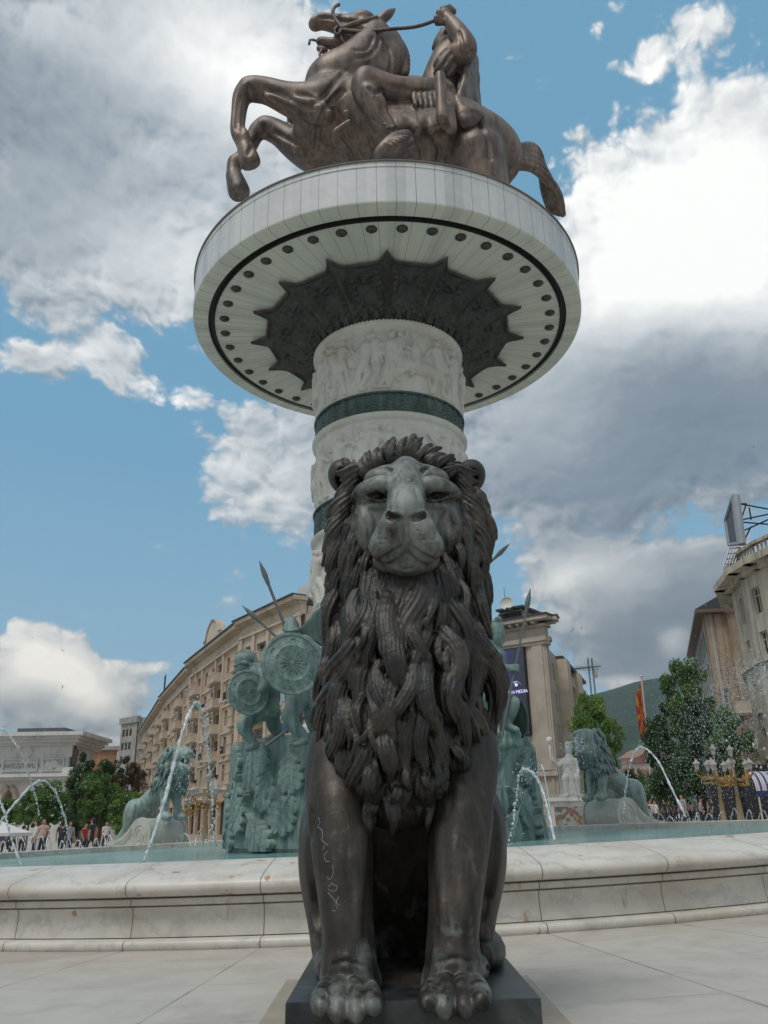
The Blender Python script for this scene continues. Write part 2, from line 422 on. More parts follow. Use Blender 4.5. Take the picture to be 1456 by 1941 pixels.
M['lion'] = bronze('dark_bronze', (.020, .018, .016), (.037, .033, .028), (.064, .050, .040), (.30, .335, .315), -.18, .46, .42, 3.2, 70, (1, 1, 1), .13)
M['mane'] = bronze('mane_bronze', (.019, .020, .019), (.038, .037, .034), (.072, .058, .047), (.11, .128, .12), -.26, .44, .42, 4.2, 62, (1, 1, .10), .30)
M['horse'] = bronze('brown_bronze', (.072, .058, .050), (.130, .098, .083), (.20, .145, .113), (.24, .245, .235), -.06, .48, .4, 1.1, 6, (1, 1, 1), .5)
M['green'] = bronze('green_bronze', (.085, .135, .128), (.135, .20, .19), (.19, .265, .245), (.31, .40, .365), -.02, .6, .1, 1.5, 9)
M['greendark'] = bronze('dark_green_bronze', (.034, .056, .054), (.064, .105, .098), (.105, .16, .147), (.15, .22, .20), -.18, .55, .2, 1.2, 10)
M['capital'] = bronze('capital_bronze', (.036, .038, .037), (.060, .061, .058), (.085, .082, .076), (.085, .105, .098), -.15, .5, .35, 1.4, 9)
def marble(name, base, vein, warm, scale=1.0, rough=.38, veins=.5, joints=None, stain=0.0):
    """joints: None or function(tree, objvec) giving a 0..1 joint mask"""
    mt, t, b = newmat(name)
    v = nd(t, 'ShaderNodeTexCoord').outputs['Object']
    rot = nd(t, 'ShaderNodeVectorRotate', rotation_type='EULER_XYZ', ins={'Vector': v, 'Rotation': (.5, .7, .35)}).outputs[0]
    wv = nd(t, 'ShaderNodeTexWave', wave_type='BANDS', bands_direction='DIAGONAL', ins={'Scale': scale*1.1, 'Distortion': 11.0, 'Detail': 5, 'Detail Scale': 1.3, 'Detail Roughness': .68})
    t.links.new(vmth(t, 'MULTIPLY', rot, (1, .45, 1)), wv.inputs['Vector'])
    vm = mth(t, 'POWER', wv.outputs['Fac'], 9.0)
    vm = mth(t, 'MULTIPLY', vm, mth(t, 'MULTIPLY', noise(t, v, scale*1.3, 4, .6), veins*1.6))
    cl = noise(t, v, scale*.8, 6, .6, .5)
    c = ramp(t, cl, [(.32, warm), (.5, base), (.66, tuple(x*1.06 for x in base))])
    c = mixc(t, mth(t, 'MULTIPLY', vm, 1.0, clamp=True), c, vein)
    gr = mth(t, 'MULTIPLY', mth(t, 'SUBTRACT', noise(t, v, scale*5, 7, .7), .48), 2.2, clamp=True)
    c = mixc(t, mth(t, 'MULTIPLY', gr, .35), c, tuple(x*.62 for x in warm))
    if stain:
        rn = noise(t, vmth(t, 'MULTIPLY', v, (1.6, 1.6, .45)), 3.0, 3, .5, .4)
        rm = mth(t, 'MULTIPLY', mth(t, 'SUBTRACT', rn, .668), 14.0, clamp=True)
        c = mixc(t, mth(t, 'MULTIPLY', rm, stain), c, (.33, .15, .05))
        sp = mth(t, 'MULTIPLY', mth(t, 'SUBTRACT', noise(t, v, 6.0, 2, .5, .3), .700), 20.0, clamp=True)
        c = mixc(t, mth(t, 'MULTIPLY', sp, stain*.9), c, (.36, .15, .035))
    fs = noise(t, vmth(t, 'MULTIPLY', nd(t, 'ShaderNodeVectorRotate', rotation_type='EULER_XYZ', ins={'Vector': v, 'Rotation': (.2, .9, .5)}).outputs[0], (1, 5.0, 1.4)), scale*2.6, 6, .7, .6)
    c = mixc(t, mth(t, 'MULTIPLY', mth(t, 'SUBTRACT', fs, .52), 2.4, clamp=True), c, tuple(x*.80 for x in base))
    dk = mth(t, 'MULTIPLY', mth(t, 'SUBTRACT', noise(t, v, 17.0, 4, .7, .5), .655), 9.0, clamp=True)
    c = mixc(t, mth(t, 'MULTIPLY', dk, .65), c, tuple(x*.42 for x in warm))
    bl = mth(t, 'MULTIPLY', mth(t, 'SUBTRACT', noise(t, v, .9, 5, .65, 1.0), .50), 3.0, clamp=True)
    c = mixc(t, mth(t, 'MULTIPLY', bl, .55), c, tuple(x*.72 for x in warm))
    h = mth(t, 'MULTIPLY', noise(t, v, 26*scale, 5, .65), .5)
    if joints:
        j = joints(t, v); c = mixc(t, mth(t, 'MULTIPLY', j, .8), c, (.10, .082, .066)); h = mth(t, 'SUBTRACT', h, mth(t, 'MULTIPLY', j, 1.5))
    setin(b, Base_Color=c, Roughness=mth(t, 'MULTIPLY_ADD', noise(t, v, scale*3, 4, .6), .34, rough-.12), Normal=bump(t, h, .22, .012), Specular_IOR_Level=.42)
    return mt
def flatmat(name, col, rough=.6, metal=0.0, emis=None, es=1.0, spec=.4, var=.0):
    mt, t, b = newmat(name); setin(b, Base_Color=col, Roughness=rough, Metallic=metal, Specular_IOR_Level=spec)
    if var:
        v = nd(t, 'ShaderNodeTexCoord').outputs['Object']; f = noise(t, v, 2.5, 5, .6)
        setin(b, Base_Color=mixc(t, f, tuple(x*(1-var) for x in col), tuple(min(1, x*(1+var)) for x in col)))
    if emis: setin(b, Emission_Color=emis, Emission_Strength=es)
    return mt
def line(t, x, period, wdt):
    """1 inside a thin joint that repeats every period"""
    fr = mth(t, 'ABSOLUTE', mth(t, 'SUBTRACT', mth(t, 'FRACT', mth(t, 'DIVIDE', x, period)), .5))
    return mth(t, 'GREATER_THAN', fr, .5-.5*wdt/period)
# ---------------------------------------------------------------- setting: square, pool, water
PC = np.array([-.3, 18.2, 0.0]); PR = 10.0               # pool centre, outer radius of its wall
MC = np.array([.17, 18.38, 0.0])                         # axis of the monument
TILT = .024                                              # the square falls gently to the left
def gz(x): return TILT*x
def tilt(o): o.rotation_euler = (0, -TILT, 0); o.location.z = gz(o.location.x)
def ang(t, v, n, offs=0.0, flip=False):
    """angle about the object's axis in units of n joints per turn (0 towards the camera)"""
    s_ = nd(t, 'ShaderNodeSeparateXYZ', ins={0: v})
    a = mth(t, 'ARCTAN2', s_.outputs[0], mth(t, 'MULTIPLY', s_.outputs[1], -1.0))
    return mth(t, 'MULTIPLY_ADD', a, n/(2*math.pi), offs)
def rad(t, v):
    return vmth(t, 'LENGTH', vmth(t, 'MULTIPLY', v, (1, 1, 0)), out=1)
def rim_joint(t, v):
    wob = mth(t, 'MULTIPLY', mth(t, 'SUBTRACT', noise(t, v, 1.2, 2), .5), .004)
    a = mth(t, 'ADD', ang(t, v, 48, .5+.175), wob)
    return line(t, a, 1.0, .0085)
def paving_joint(t, v):
    r_ = mth(t, 'ADD', rad(t, v), mth(t, 'MULTIPLY', mth(t, 'SUBTRACT', noise(t, v, .6, 2), .5), .02))
    ring = mth(t, 'FLOOR', mth(t, 'DIVIDE', mth(t, 'SUBTRACT', r_, 10.0+.0), 1.18))
    a = mth(t, 'ADD', ang(t, v, 48, .675), mth(t, 'MULTIPLY', mth(t, 'GREATER_THAN', ring, 2.5), .5))
    n_ = mth(t, 'DIVIDE', .0045, r_); n_ = mth(t, 'MULTIPLY', n_, 48/6.2832*2)
    fr = mth(t, 'ABSOLUTE', mth(t, 'SUBTRACT', mth(t, 'FRACT', a), .5))
    j1 = mth(t, 'GREATER_THAN', fr, mth(t, 'SUBTRACT', .5, n_))
    j2 = line(t, mth(t, 'ADD', r_, .59-10.0+1.18*20), 1.18, .010)
    fade = nd(t, 'ShaderNodeMapRange', ins={0: noise(t, v, 1.7, 3), 1: .36, 2: .62, 3: .25, 4: 1.0}).outputs[0]
    return mth(t, 'MULTIPLY', mth(t, 'MAXIMUM', j1, j2), fade)
M['paving'] = marble('marble_paving', (.47, .435, .385), (.31, .29, .265), (.36, .325, .275), .55, .40, .35, paving_joint)
M['rim'] = marble('pool_wall_marble', (.57, .54, .485), (.34, .34, .33), (.47, .41, .335), 1.25, .34, .55, rim_joint, stain=.9)
M['oldstone'] = marble('pale_stone', (.46, .475, .425), (.38, .39, .36), (.37, .375, .325), 1.4, .5, .3)
# ground: one sheet to the horizon, flat near the pool, far countryside beyond the square
g = MB(); rr = [0, 6, 12, 20, 40, 70, 110, 200, 400, 900, 2000, 2850]; k = 72
gv = [(0, 0, 0)]; gf = []
for r_ in rr[1:]:
    for j in range(k): gv.append((r_*math.sin(2*math.pi*j/k), r_*math.cos(2*math.pi*j/k), 0))
for j in range(k): gf.append((0, 1+(j+1) % k, 1+j))
for i in range(len(rr)-2):
    for j in range(k): j2 = (j+1) % k; gf.append((1+i*k+j, 1+i*k+j2, 1+(i+1)*k+j2, 1+(i+1)*k+j))
g.add(gv, gf); ground = g.build('ground', M['paving']); ground.location = PC; tilt(ground)
tag(ground, 'pale marble paving of the square', kind='structure')

basin = thing('pool_wall', 'low round white marble pool wall with rust stains behind the sitting lion', 'fountain basin', PC); tilt(basin)
def ring(name, prof, mt, parent, k=256, c=(0, 0, 0), smooth=True):
    b = MB(); b.lathe(prof, c, k); return b.build(name, mt, parent, smooth=smooth)
ring('base_moulding', [(9.80, .0), (10.0, 0.0), (10.012, .018), (10.012, .055), (10.0, .074), (9.975, .084), (9.84, .086)], M['rim'], basin)
ring('wall_panel', [(9.84, .09), (9.872, .094), (9.868, .13), (9.856, .20), (9.852, .27), (9.862, .335), (9.872, .348), (9.80, .352)], M['rim'], basin)
ring('fillet', [(9.80, .362), (9.895, .364), (9.905, .372), (9.905, .418), (9.90, .424), (9.80, .426)], M['rim'], basin)
nose = [(9.945+.085*math.sin(q), .517-.073*math.cos(q)) for q in np.linspace(.1, 2.75, 16)]
ring('coping', [(9.82, .436), (9.90, .438), (9.935, .443)]+nose+[(9.94, .597), (9.80, .633), (9.55, .69), (9.36, .722), (9.30, .722), (9.275, .705), (9.27, .3)], M['rim'], basin)
ring('core', [(9.825, 0), (9.825, .5)], M['rim'], basin)

mt, t, b = newmat('pool_water')
v = nd(t, 'ShaderNodeTexCoord').outputs['Object']
h = mth(t, 'ADD', noise(t, v, 2.2, 4, .6, .8), mth(t, 'MULTIPLY', noise(t, v, 9.0, 3, .6, .5), .45))
setin(b, Base_Color=ramp(t, noise(t, v, .5, 4), [(.35, (.16, .33, .32)), (.65, (.25, .43, .41))]), Roughness=.10, Specular_IOR_Level=.5, IOR=1.33,
      Normal=bump(t, h, .55, .10))
M['water'] = mt
wt = MB(); wt.lathe([(0.01, .58), (3, .58), (6, .58), (9.3, .58)], k=96); wo_ = wt.build('water', M['water'], smooth=True); wo_.location = PC; tilt(wo_)
tag(wo_, 'teal rippled water of the pool', kind='structure')

# ---------------------------------------------------------------- reliefs: height fields wrapped round a drum
class Relief:
    def __init__(s, R_, h, step, wid=None):
        s.R = R_; s.C = 2*math.pi*R_; s.h = h; s.nt = int(s.C/step); s.nz = max(4, int(h/step))
        s.u = np.arange(s.nt)*s.C/s.nt; s.v = np.linspace(0, h, s.nz+1)
        s.H = np.zeros((s.nt, s.nz+1), np.float32)
    def win(s, u0, v0, m_):
        iu = np.arange(int(math.floor((u0-m_)*s.nt/s.C)), int(math.ceil((u0+m_)*s.nt/s.C))+1)
        iv = np.arange(max(0, int((v0-m_)/s.h*s.nz)), min(s.nz, int((v0+m_)/s.h*s.nz)+1)+1)
        if not len(iv): return None
        return iu % s.nt, iv, (iu*s.C/s.nt-u0)[:, None], (s.v[iv]-v0)[None, :]
    def limb(s, a, b, ra, rb, dep=.6, base=0.0):
        c = ((a[0]+b[0])/2, (a[1]+b[1])/2); m_ = math.hypot(a[0]-b[0], a[1]-b[1])/2+max(ra, rb)+.02
        W = s.win(c[0], c[1], m_)
        if W is None: return
        iu, iv, X, Y = W; ax, ay = a[0]-c[0], a[1]-c[1]; dx, dy = b[0]-a[0], b[1]-a[1]
        t = np.clip(((X-ax)*dx+(Y-ay)*dy)/(dx*dx+dy*dy+1e-9), 0, 1)
        d2 = (X-ax-t*dx)**2+(Y-ay-t*dy)**2; r_ = ra+(rb-ra)*t
        h = np.sqrt(np.maximum(r_*r_-d2, 0))*dep; h = np.where(h > 0, h+base, 0)
        ix = np.ix_(iu, iv); s.H[ix] = np.maximum(s.H[ix], h)
    def oak(s, u0, v0, th, L, W_, base, rg):
        ct, st = math.cos(th), math.sin(th); curl = rg.uniform(-.25, .25)
        def P(x, y): y = y+curl*L*(x*x); return (u0+x*L*ct-y*st, v0+x*L*st+y*ct)
        r_ = .085*L
        s.limb(P(-.60, 0), P(-.35, 0), .3*r_, .5*r_, .6, base); s.limb(P(-.30, 0), P(.18, 0), 1.7*r_, 2.5*r_, .13, base+.02); s.limb(P(.15, 0), P(.38, 0), 2.4*r_, 1.3*r_, .15, base+.02)
        for x, l_ in ((-.28, .62), (-.10, .92), (.08, 1.05), (.25, .80)):
            for q in (-1, 1):
                j = rg.uniform(.85, 1.1); s.limb(P(x, q*.03), P(x+.08, q*W_*l_*j), 1.3*r_, 1.15*r_, .22, base+.02)
                s.limb(P(x-.03, 0), P(x+.08, q*W_*l_*j*.95), .012, .006, .9, base+.044)
        s.limb(P(-.60, 0), P(.46, 0), .022, .010, .9, base+.052)
    def noisy(s, amp, n=6, seed=0):
        rg = np.random.RandomState(seed); U, V = np.meshgrid(s.u/s.C*2*np.pi, s.v, indexing='ij')
        for i in range(n):
            k = rg.randint(3, 14)*(1+i); s.H += amp/(1+i)*np.sin(k*U+rg.uniform(0, 6)+2*np.sin(U*rg.randint(1, 6)))*np.sin(rg.uniform(2, 5)*(1+i)*V+rg.uniform(0, 6))
    def mesh(s, name, taper=lambda z: 0.0, z0=0.0):
        a = s.u/s.R; r_ = s.R+s.H+np.array([taper(z) for z in s.v])[None, :]
        X = r_*np.sin(a)[:, None]; Y = -r_*np.cos(a)[:, None]; Z = np.broadcast_to(s.v[None, :]+z0, X.shape)
        V = np.stack([X, Y, Z], -1).reshape(-1, 3); n = s.nz+1
        i = np.arange(s.nt)[:, None]; j = np.arange(s.nz)[None, :]; i2 = (i+1) % s.nt
        Fq = np.stack([i*n+j, i2*n+j, i2*n+j+1, i*n+j+1], -1).reshape(-1, 4)
        return npmesh(name, V, Fq)

def zp(px, py, Y=18.38): return float(at(px, py, Y)[2])
Z_SOF = 12.9                                             # underside of the platform
Z_B = [(zp(586, 850), zp(586, 812)), (zp(576, 1034), zp(583, 983)), (zp(571, 1210), zp(571, 1172))]
Z_TOP = zp(737, 608, 18.38-1.85)
0 and print('bands', Z_B, 'coltop', Z_TOP, 'soffit', Z_SOF)
M['relief'] = marble('relief_marble', (.60, .585, .54), (.47, .45, .41), (.50, .465, .40), 1.6, .55, .35)
M['disc'] = None
mon = thing('monument_column', 'tall white relief column with green leaf bands carrying a round marble platform', 'column', MC)

# pedestal drum wrapped in oak leaves
rng = random.Random(11)
pd = Relief(3.16, 2.02, .0125); pd.noisy(.012, 4, 3)
lv = []
for row in range(5):
    z_ = 1.72-row*.35; n_ = 16
    for i in range(n_):
        u_ = (i+.5*(row % 2)+rng.uniform(-.22, .22))*pd.C/n_
        lv.append((u_, z_+rng.uniform(-.10, .08), -math.pi/2+rng.uniform(-.9, .9), rng.uniform(.66, .92), rng.uniform(.20, .25), .01+.024*row+rng.uniform(0, .14)))
for q in sorted(lv, key=lambda q: q[5]): pd.oak(q[0], q[1], q[2], q[3], q[4], q[5], rng)
for i in range(26):
    u_, z_ = rng.uniform(0, pd.C), rng.uniform(.7, 1.35)
    for dx, dz in ((-.07, .02), (.07, -.03)): pd.limb((u_+dx, z_+dz), (u_+dx*1.2, z_+dz-.06), .07, .055, .9, .11)
for i in range(14):                                       # twigs
    u_ = rng.uniform(0, pd.C); pd.limb((u_, 1.0), (u_+.5, 1.2+rng.uniform(-.2, .2)), .03, .03, .8, .07)
pd.H *= .62
link('leaf_drum', pd.mesh('leaf_drum', lambda z: .10*max(0, .5-z)+.02*math.sin(z*3), .56), M['green'], mon).location.x = -.27
tb = MB(); tb.lathe([(0.5, 2.585), (2.6, 2.585), (3.0, 2.57), (3.16, 2.55), (3.12, 2.4)], k=96); tb.build('drum_top', M['green'], mon, smooth=True).location.x = -.27
tb = MB(); tb.lathe([(3.22, .40), (3.22, .60), (3.0, .62)], k=96); tb.build('drum_foot', M['greendark'], mon, smooth=True).location.x = -.27

# column drums with figures
def human(rl, u, v, s, rg, sgn=1):
    lean = rg.uniform(-.22, .22); b = rg.uniform(0, .02)
    hip = (u, v+.50*s); ch = (u+lean*.3*s, v+.76*s); hd = (u+lean*.45*s+.03*sgn*s, v+.93*s)
    rl.limb(hip, ch, .085*s, .115*s, .75, b); rl.limb(hd, (hd[0], hd[1]+.02*s), .062*s, .06*s, .9, b+.01); rl.limb(ch, hd, .05*s, .05*s, .7, b)
    for q in (-1, 1):
        kn = (u+q*rg.uniform(.02, .16)*s, v+.27*s); ft = (kn[0]+rg.uniform(-.12, .10)*s, v+.02*s)
        rl.limb(hip, kn, .075*s, .055*s, .75, b); rl.limb(kn, ft, .052*s, .035*s, .75, b); rl.limb(ft, (ft[0]+.08*s*sgn, ft[1]), .033*s, .025*s, .7, b)
        el_ = (ch[0]+q*rg.uniform(.10, .2)*s, ch[1]-rg.uniform(-.10, .14)*s); hn = (el_[0]+rg.uniform(-.05, .2)*s*q, el_[1]+rg.uniform(-.16, .2)*s)
        rl.limb((ch[0]+q*.07*s, ch[1]+.03*s), el_, .042*s, .036*s, .8, b+.01); rl.limb(el_, hn, .036*s, .026*s, .8, b+.015)
    if rg.random() < .5:
        c_ = (u+rg.uniform(-.2, .2)*s, v+.55*s); rl.limb(c_, (c_[0]+.01, c_[1]), .14*s, .14*s, .28, .03)
    if rg.random() < .6: rl.limb((u+.22*s*sgn, v+.1*s), (u+.26*s*sgn, v+1.1*s), .012, .012, .9, .02)
    if rg.random() < .5:
        for q in range(5): rl.limb((hip[0]+(q-2)*.045*s, hip[1]), (hip[0]+(q-2)*.075*s, v+.28*s), .02*s, .024*s, .7, .045)
def horse_rel(rl, u, v, s, rg, f=1):
    P_ = lambda x, y: (u+x*s*f, v+y*s)
    rl.limb(P_(-.3, .5), P_(.25, .56), .17*s, .16*s, .55, .01); rl.limb(P_(.28, .6), P_(.48, .9), .13*s, .075*s, .6, .02)
    rl.limb(P_(.48, .92), P_(.68, .80), .075*s, .045*s, .75, .03)
    for x, kx, fx in ((-.38, -.46, -.36), (-.3, -.26, -.32), (.25, .44, .36), (.3, .55, .62)):
        ky = rg.uniform(.24, .42); rl.limb(P_(x, .45), P_(kx, ky), .075*s, .045*s, .7, .02); rl.limb(P_(kx, ky), P_(fx, .02+rg.uniform(0, .15)*(x > 0)), .04*s, .03*s, .7, .02)
    rl.limb(P_(-.46, .58), P_(-.62, .3), .05*s, .03*s, .7, .01)
    rl.limb(P_(0, .55), P_(.02, .95), .09*s, .10*s, .7, .04); rl.limb(P_(.03, 1.05), P_(.03, 1.08), .06*s, .06*s, .9, .05); rl.limb(P_(0, .6), P_(.12, .32), .06*s, .04*s, .8, .06); rl.limb(P_(.03, .9), P_(.25, .98), .04*s, .03*s, .8, .06)
def drum_relief(z0, z1, seed, step=.014):
    h_ = z1-z0; rl = Relief(1.76, h_, step); rg = random.Random(seed); rl.noisy(.004, 4, seed)
    n_ = 17
    for i in range(n_):
        u_ = (i+rg.uniform(-.2, .2))*rl.C/n_
        if i % 4 == 1: horse_rel(rl, u_, .06+rg.uniform(0, .1), h_*.60, rg, rg.choice([-1, 1]))
        else: human(rl, u_, .05+rg.uniform(0, .05), h_*rg.uniform(.72, .82), rg, rg.choice([-1, 1]))
    for i in range(9): human(rl, rg.uniform(0, rl.C), h_*.22, h_*.62, rg, rg.choice([-1, 1]))
    rl.H *= 1.2
    e_ = np.minimum(1, np.minimum(rl.v, rl.h-rl.v)/.06); rl.H *= e_[None, :]
    # flare under each green band
    return rl, (lambda z: .05+.10*max(0, (z-(h_-.26))/.26)**2)
segs = [(Z_B[0][1], Z_TOP, 5), (Z_B[1][1], Z_B[0][0], 6), (Z_B[2][1], Z_B[1][0], 8)]
for i, (z0, z1, sd_) in enumerate(segs):
    rl, tp = drum_relief(z0, z1, sd_); link('column_drum', rl.mesh('column_drum', tp, z0), M['relief'], mon)
def leaf_band(z0, z1):
    h_ = z1-z0; rl = Relief(1.80, h_, .011); n_ = 30
    rl.H += .012
    for i in range(n_):
        u_ = i*rl.C/n_; p_ = rl.C/n_
        for lev, (zz, ww) in enumerate(((.78, .26), (.60, .36), (.42, .44), (.22, .48), (.08, .5))):
            for q in (-1, 1):
                a = (u_, h_*(zz+.12)); b = (u_+q*ww*p_, h_*(zz-.06)); rl.limb(a, b, .030, .034, 1.25, .004*lev)
                rl.limb(b, (b[0]+q*.01, b[1]-.07*h_), .034, .020, 1.2, .004*lev)
        rl.limb((u_, h_*.05), (u_, h_*.93), .016, .012, 1.2, .03); rl.limb((u_, h_*.92), (u_, h_*.94), .028, .02, 1.1, .02)
        rl.limb((u_+p_/2, h_*.3), (u_+p_/2, h_*.92), .022, .03, .8, 0)
    e_ = np.minimum(1, np.minimum(rl.v, rl.h-rl.v)/.05); rl.H *= e_[None, :]
    o = link('leaf_band', rl.mesh('leaf_band', lambda z: 0.0, z0), M['greendark'], mon)
    b = MB()
    b.lathe([(1.78, z1-.055), (1.865, z1-.05), (1.88, z1-.028), (1.865, z1-.004), (1.76, z1)], k=128); b.build('band_moulding', M['greendark'], o, smooth=True)
    b = MB(); b.lathe([(1.78, z0), (1.865, z0+.004), (1.88, z0+.02), (1.865, z0+.04), (1.78, z0+.045)], k=128); b.build('band_moulding', M['greendark'], o, smooth=True)
    return o
for z0, z1 in Z_B: leaf_band(z0, z1)
for z0, z1, _ in segs:                                    # smooth white lip below each band
    b = MB(); b.lathe([(1.80, z1-.17), (1.87, z1-.13), (1.915, z1-.07), (1.92, z1-.02), (1.90, z1-.001), (1.75, z1)], k=160); b.build('drum_lip', M['relief'], mon, smooth=True)
b = MB(); b.lathe([(2.25, 2.58), (2.25, 2.85), (2.1, 2.95), (1.9, 3.1), (1.86, Z_B[2][0]+.02)], k=96); b.build('column_foot', M['relief'], mon, smooth=True)
q = np.linspace(0, 2*math.pi, 961)[:-1]; bl = .022+.014*np.sign(np.cos(q*120))*np.abs(np.cos(q*120))**.5; V = []
for k_ in range(6):
    w_ = 2*math.pi*k_/6; r_ = 1.895+bl*math.cos(w_); V.append(np.stack([r_*np.sin(q), -r_*np.cos(q), Z_TOP+bl*math.sin(w_)], -1))
i = np.arange(960)[:, None]; k_ = np.arange(6)[None, :]
link('bead_moulding', npmesh('bead_moulding', np.concatenate(V), np.stack([i+960*k_, (i+1) % 960+960*k_, (i+1) % 960+960*((k_+1) % 6), i+960*((k_+1) % 6)], -1).reshape(-1, 4)), M['relief'], mon)

# bronze capital: sixteen pointed acanthus tips spreading under the platform
NT = 16; nphi, ns = NT*24, 40; V = []
for i in range(nphi+1):
    ph = 2*math.pi*i/nphi; x = ((i % 24)/24.0); d_ = min(x, 1-x)*2     # 0 at a tip, 1 between
    ro = 3.13+.40*max(0, 1-d_*2.6)**1.5+.04*(1-d_)
    for j in range(ns+1):
        s_ = j/ns; r_ = 1.82+(ro-1.82)*(s_**1.05)
        z_ = Z_TOP+(Z_SOF-.03-Z_TOP)*(1-(1-s_)**1.9)
        rib = .17*max(0, 1-d_*3.2)*math.sin(math.pi*min(1, s_*1.0))**.6
        rib += .11*max(0, 1-abs(d_-.42)*9)*math.sin(math.pi*s_)*(.6+.4*math.sin(s_*60))
        pan = .14*math.exp(-((d_-1.0)/.25)**2-((s_-.70)/.10)**2)*(1+.4*math.sin(s_*55))-.05*math.exp(-((d_-1)/.5)**4)*math.sin(math.pi*s_)
        low = .10*math.exp(-((s_-.20)/.12)**2)*(.5+.5*math.sin(ph*NT*4)*math.cos(s_*70))
        edge = .07*math.exp(-((s_-.97)/.03)**2)
        dz = rib+pan+low+edge
        V.append((r_*math.sin(ph)+.35*dz*math.sin(ph), -(r_*math.cos(ph)+.35*dz*math.cos(ph)), z_-dz))
n = ns+1; Fq = [(i*n+j, (i+1)*n+j, (i+1)*n+j+1, i*n+j+1) for i in range(nphi) for j in range(ns)]
link('capital', npmesh('capital', V, Fq), M['capital'], mon)
b = MB()
for i in range(48):
    q = 2*math.pi*i/48; b.tube([(1.93*math.sin(q), -1.93*math.cos(q), Z_TOP+.02), (1.98*math.sin(q), -1.98*math.cos(q), Z_TOP+.24), (2.10*math.sin(q), -2.10*math.cos(q), Z_TOP+.36)], [.09, .10, .05], 6)
b.build('capital_collar', M['capital'], mon, smooth='all')

# round platform
def panel_joint(n_):
    def fn(t, v): return line(t, ang(t, v, n_, .5), 1.0, .045)
    return fn
def disc_mat(name, n_, c0, c1):
    mt, t, b = newmat(name); v = nd(t, 'ShaderNodeTexCoord').outputs['Object']
    a = ang(t, v, n_, .5); wn = nd(t, 'ShaderNodeTexWhiteNoise', noise_dimensions='1D', ins={'W': mth(t, 'FLOOR', mth(t, 'ADD', a, .5))}).outputs[0]
    f = mth(t, 'ADD', mth(t, 'MULTIPLY', wn, .45), mth(t, 'MULTIPLY', noise(t, v, 2.4, 7, .65, 1.2), .75))
    c = ramp(t, f, [(.28, c0), (.75, c1)])
    jl = mth(t, 'MULTIPLY', line(t, a, 1.0, .035), mth(t, 'MULTIPLY_ADD', noise(t, v, 1.5, 2), .8, .3), clamp=True)
    setin(b, Base_Color=mixc(t, jl, c, (.12, .115, .10)), Roughness=.42, Normal=bump(t, mth(t, 'SUBTRACT', mth(t, 'MULTIPLY', noise(t, v, 14, 5), .2), jl), .2, .01)); return mt
M['discwall'] = disc_mat('platform_wall_marble', 76, (.42, .44, .45), (.56, .575, .575))
M['soffit'] = disc_mat('platform_soffit_marble', 76, (.50, .51, .45), (.62, .62, .55))
RD = 4.97; ZT = Z_SOF+1.10
def mring(name, prof, mt, smooth=True, k=192):
    b = MB(); b.lathe(prof, k=k); return b.build(name, mt, mon, smooth=smooth)
mring('platform_wall', [(RD, Z_SOF+.045), (RD+.005, Z_SOF+.05), (RD+.005, ZT-.16), (RD+.02, ZT-.15), (RD+.02, ZT-.03)], M['discwall'])
mring('platform_coping', [(RD-.3, ZT+.02), (RD+.03, ZT+.02), (RD+.055, ZT), (RD+.05, ZT-.028), (RD-.3, ZT-.03)], flatmat('weathered_stone', (.17, .155, .14), .7, var=.3))
mring('platform_soffit', [(4.44, Z_SOF), (3.6, Z_SOF+.004), (2.0, Z_SOF+.01)], M['soffit'])
mring('platform_edge', [(4.60, Z_SOF+.1), (4.60, Z_SOF-.012), (4.90, Z_SOF-.012), (RD, Z_SOF+.03), (RD, Z_SOF+.05)], M['soffit'])
mring('shadow_gap', [(4.60, Z_SOF+.06), (4.59, Z_SOF+.10), (4.47, Z_SOF+.10), (4.46, Z_SOF-.02), (4.435, Z_SOF-.02), (4.435, Z_SOF+.05)], flatmat('dark_gap_metal', (.035, .033, .033), .6, .3))
mring('platform_top', [(.01, ZT+.005), (RD-.28, ZT+.005)], M['discwall'])
M['lampmetal'] = flatmat('spotlight_metal', (.075, .066, .064), .4, .6, var=.3)
lb = MB(); lb.lathe([(.01, -.075), (.05, -.07), (.085, -.05), (.10, -.015), (.125, -.012), (.125, .0)], k=20)
lamp_me = None
for i in range(40):
    q = 2*math.pi*(i+.5)/40
    if lamp_me is None: o = lb.build('spotlight', M['lampmetal'], mon, smooth=True); lamp_me = o
    else: o = lamp_me.copy(); COL.objects.link(o); o.parent = mon
    o.location = (4.20*math.sin(q), -4.20*math.cos(q), Z_SOF-.002)
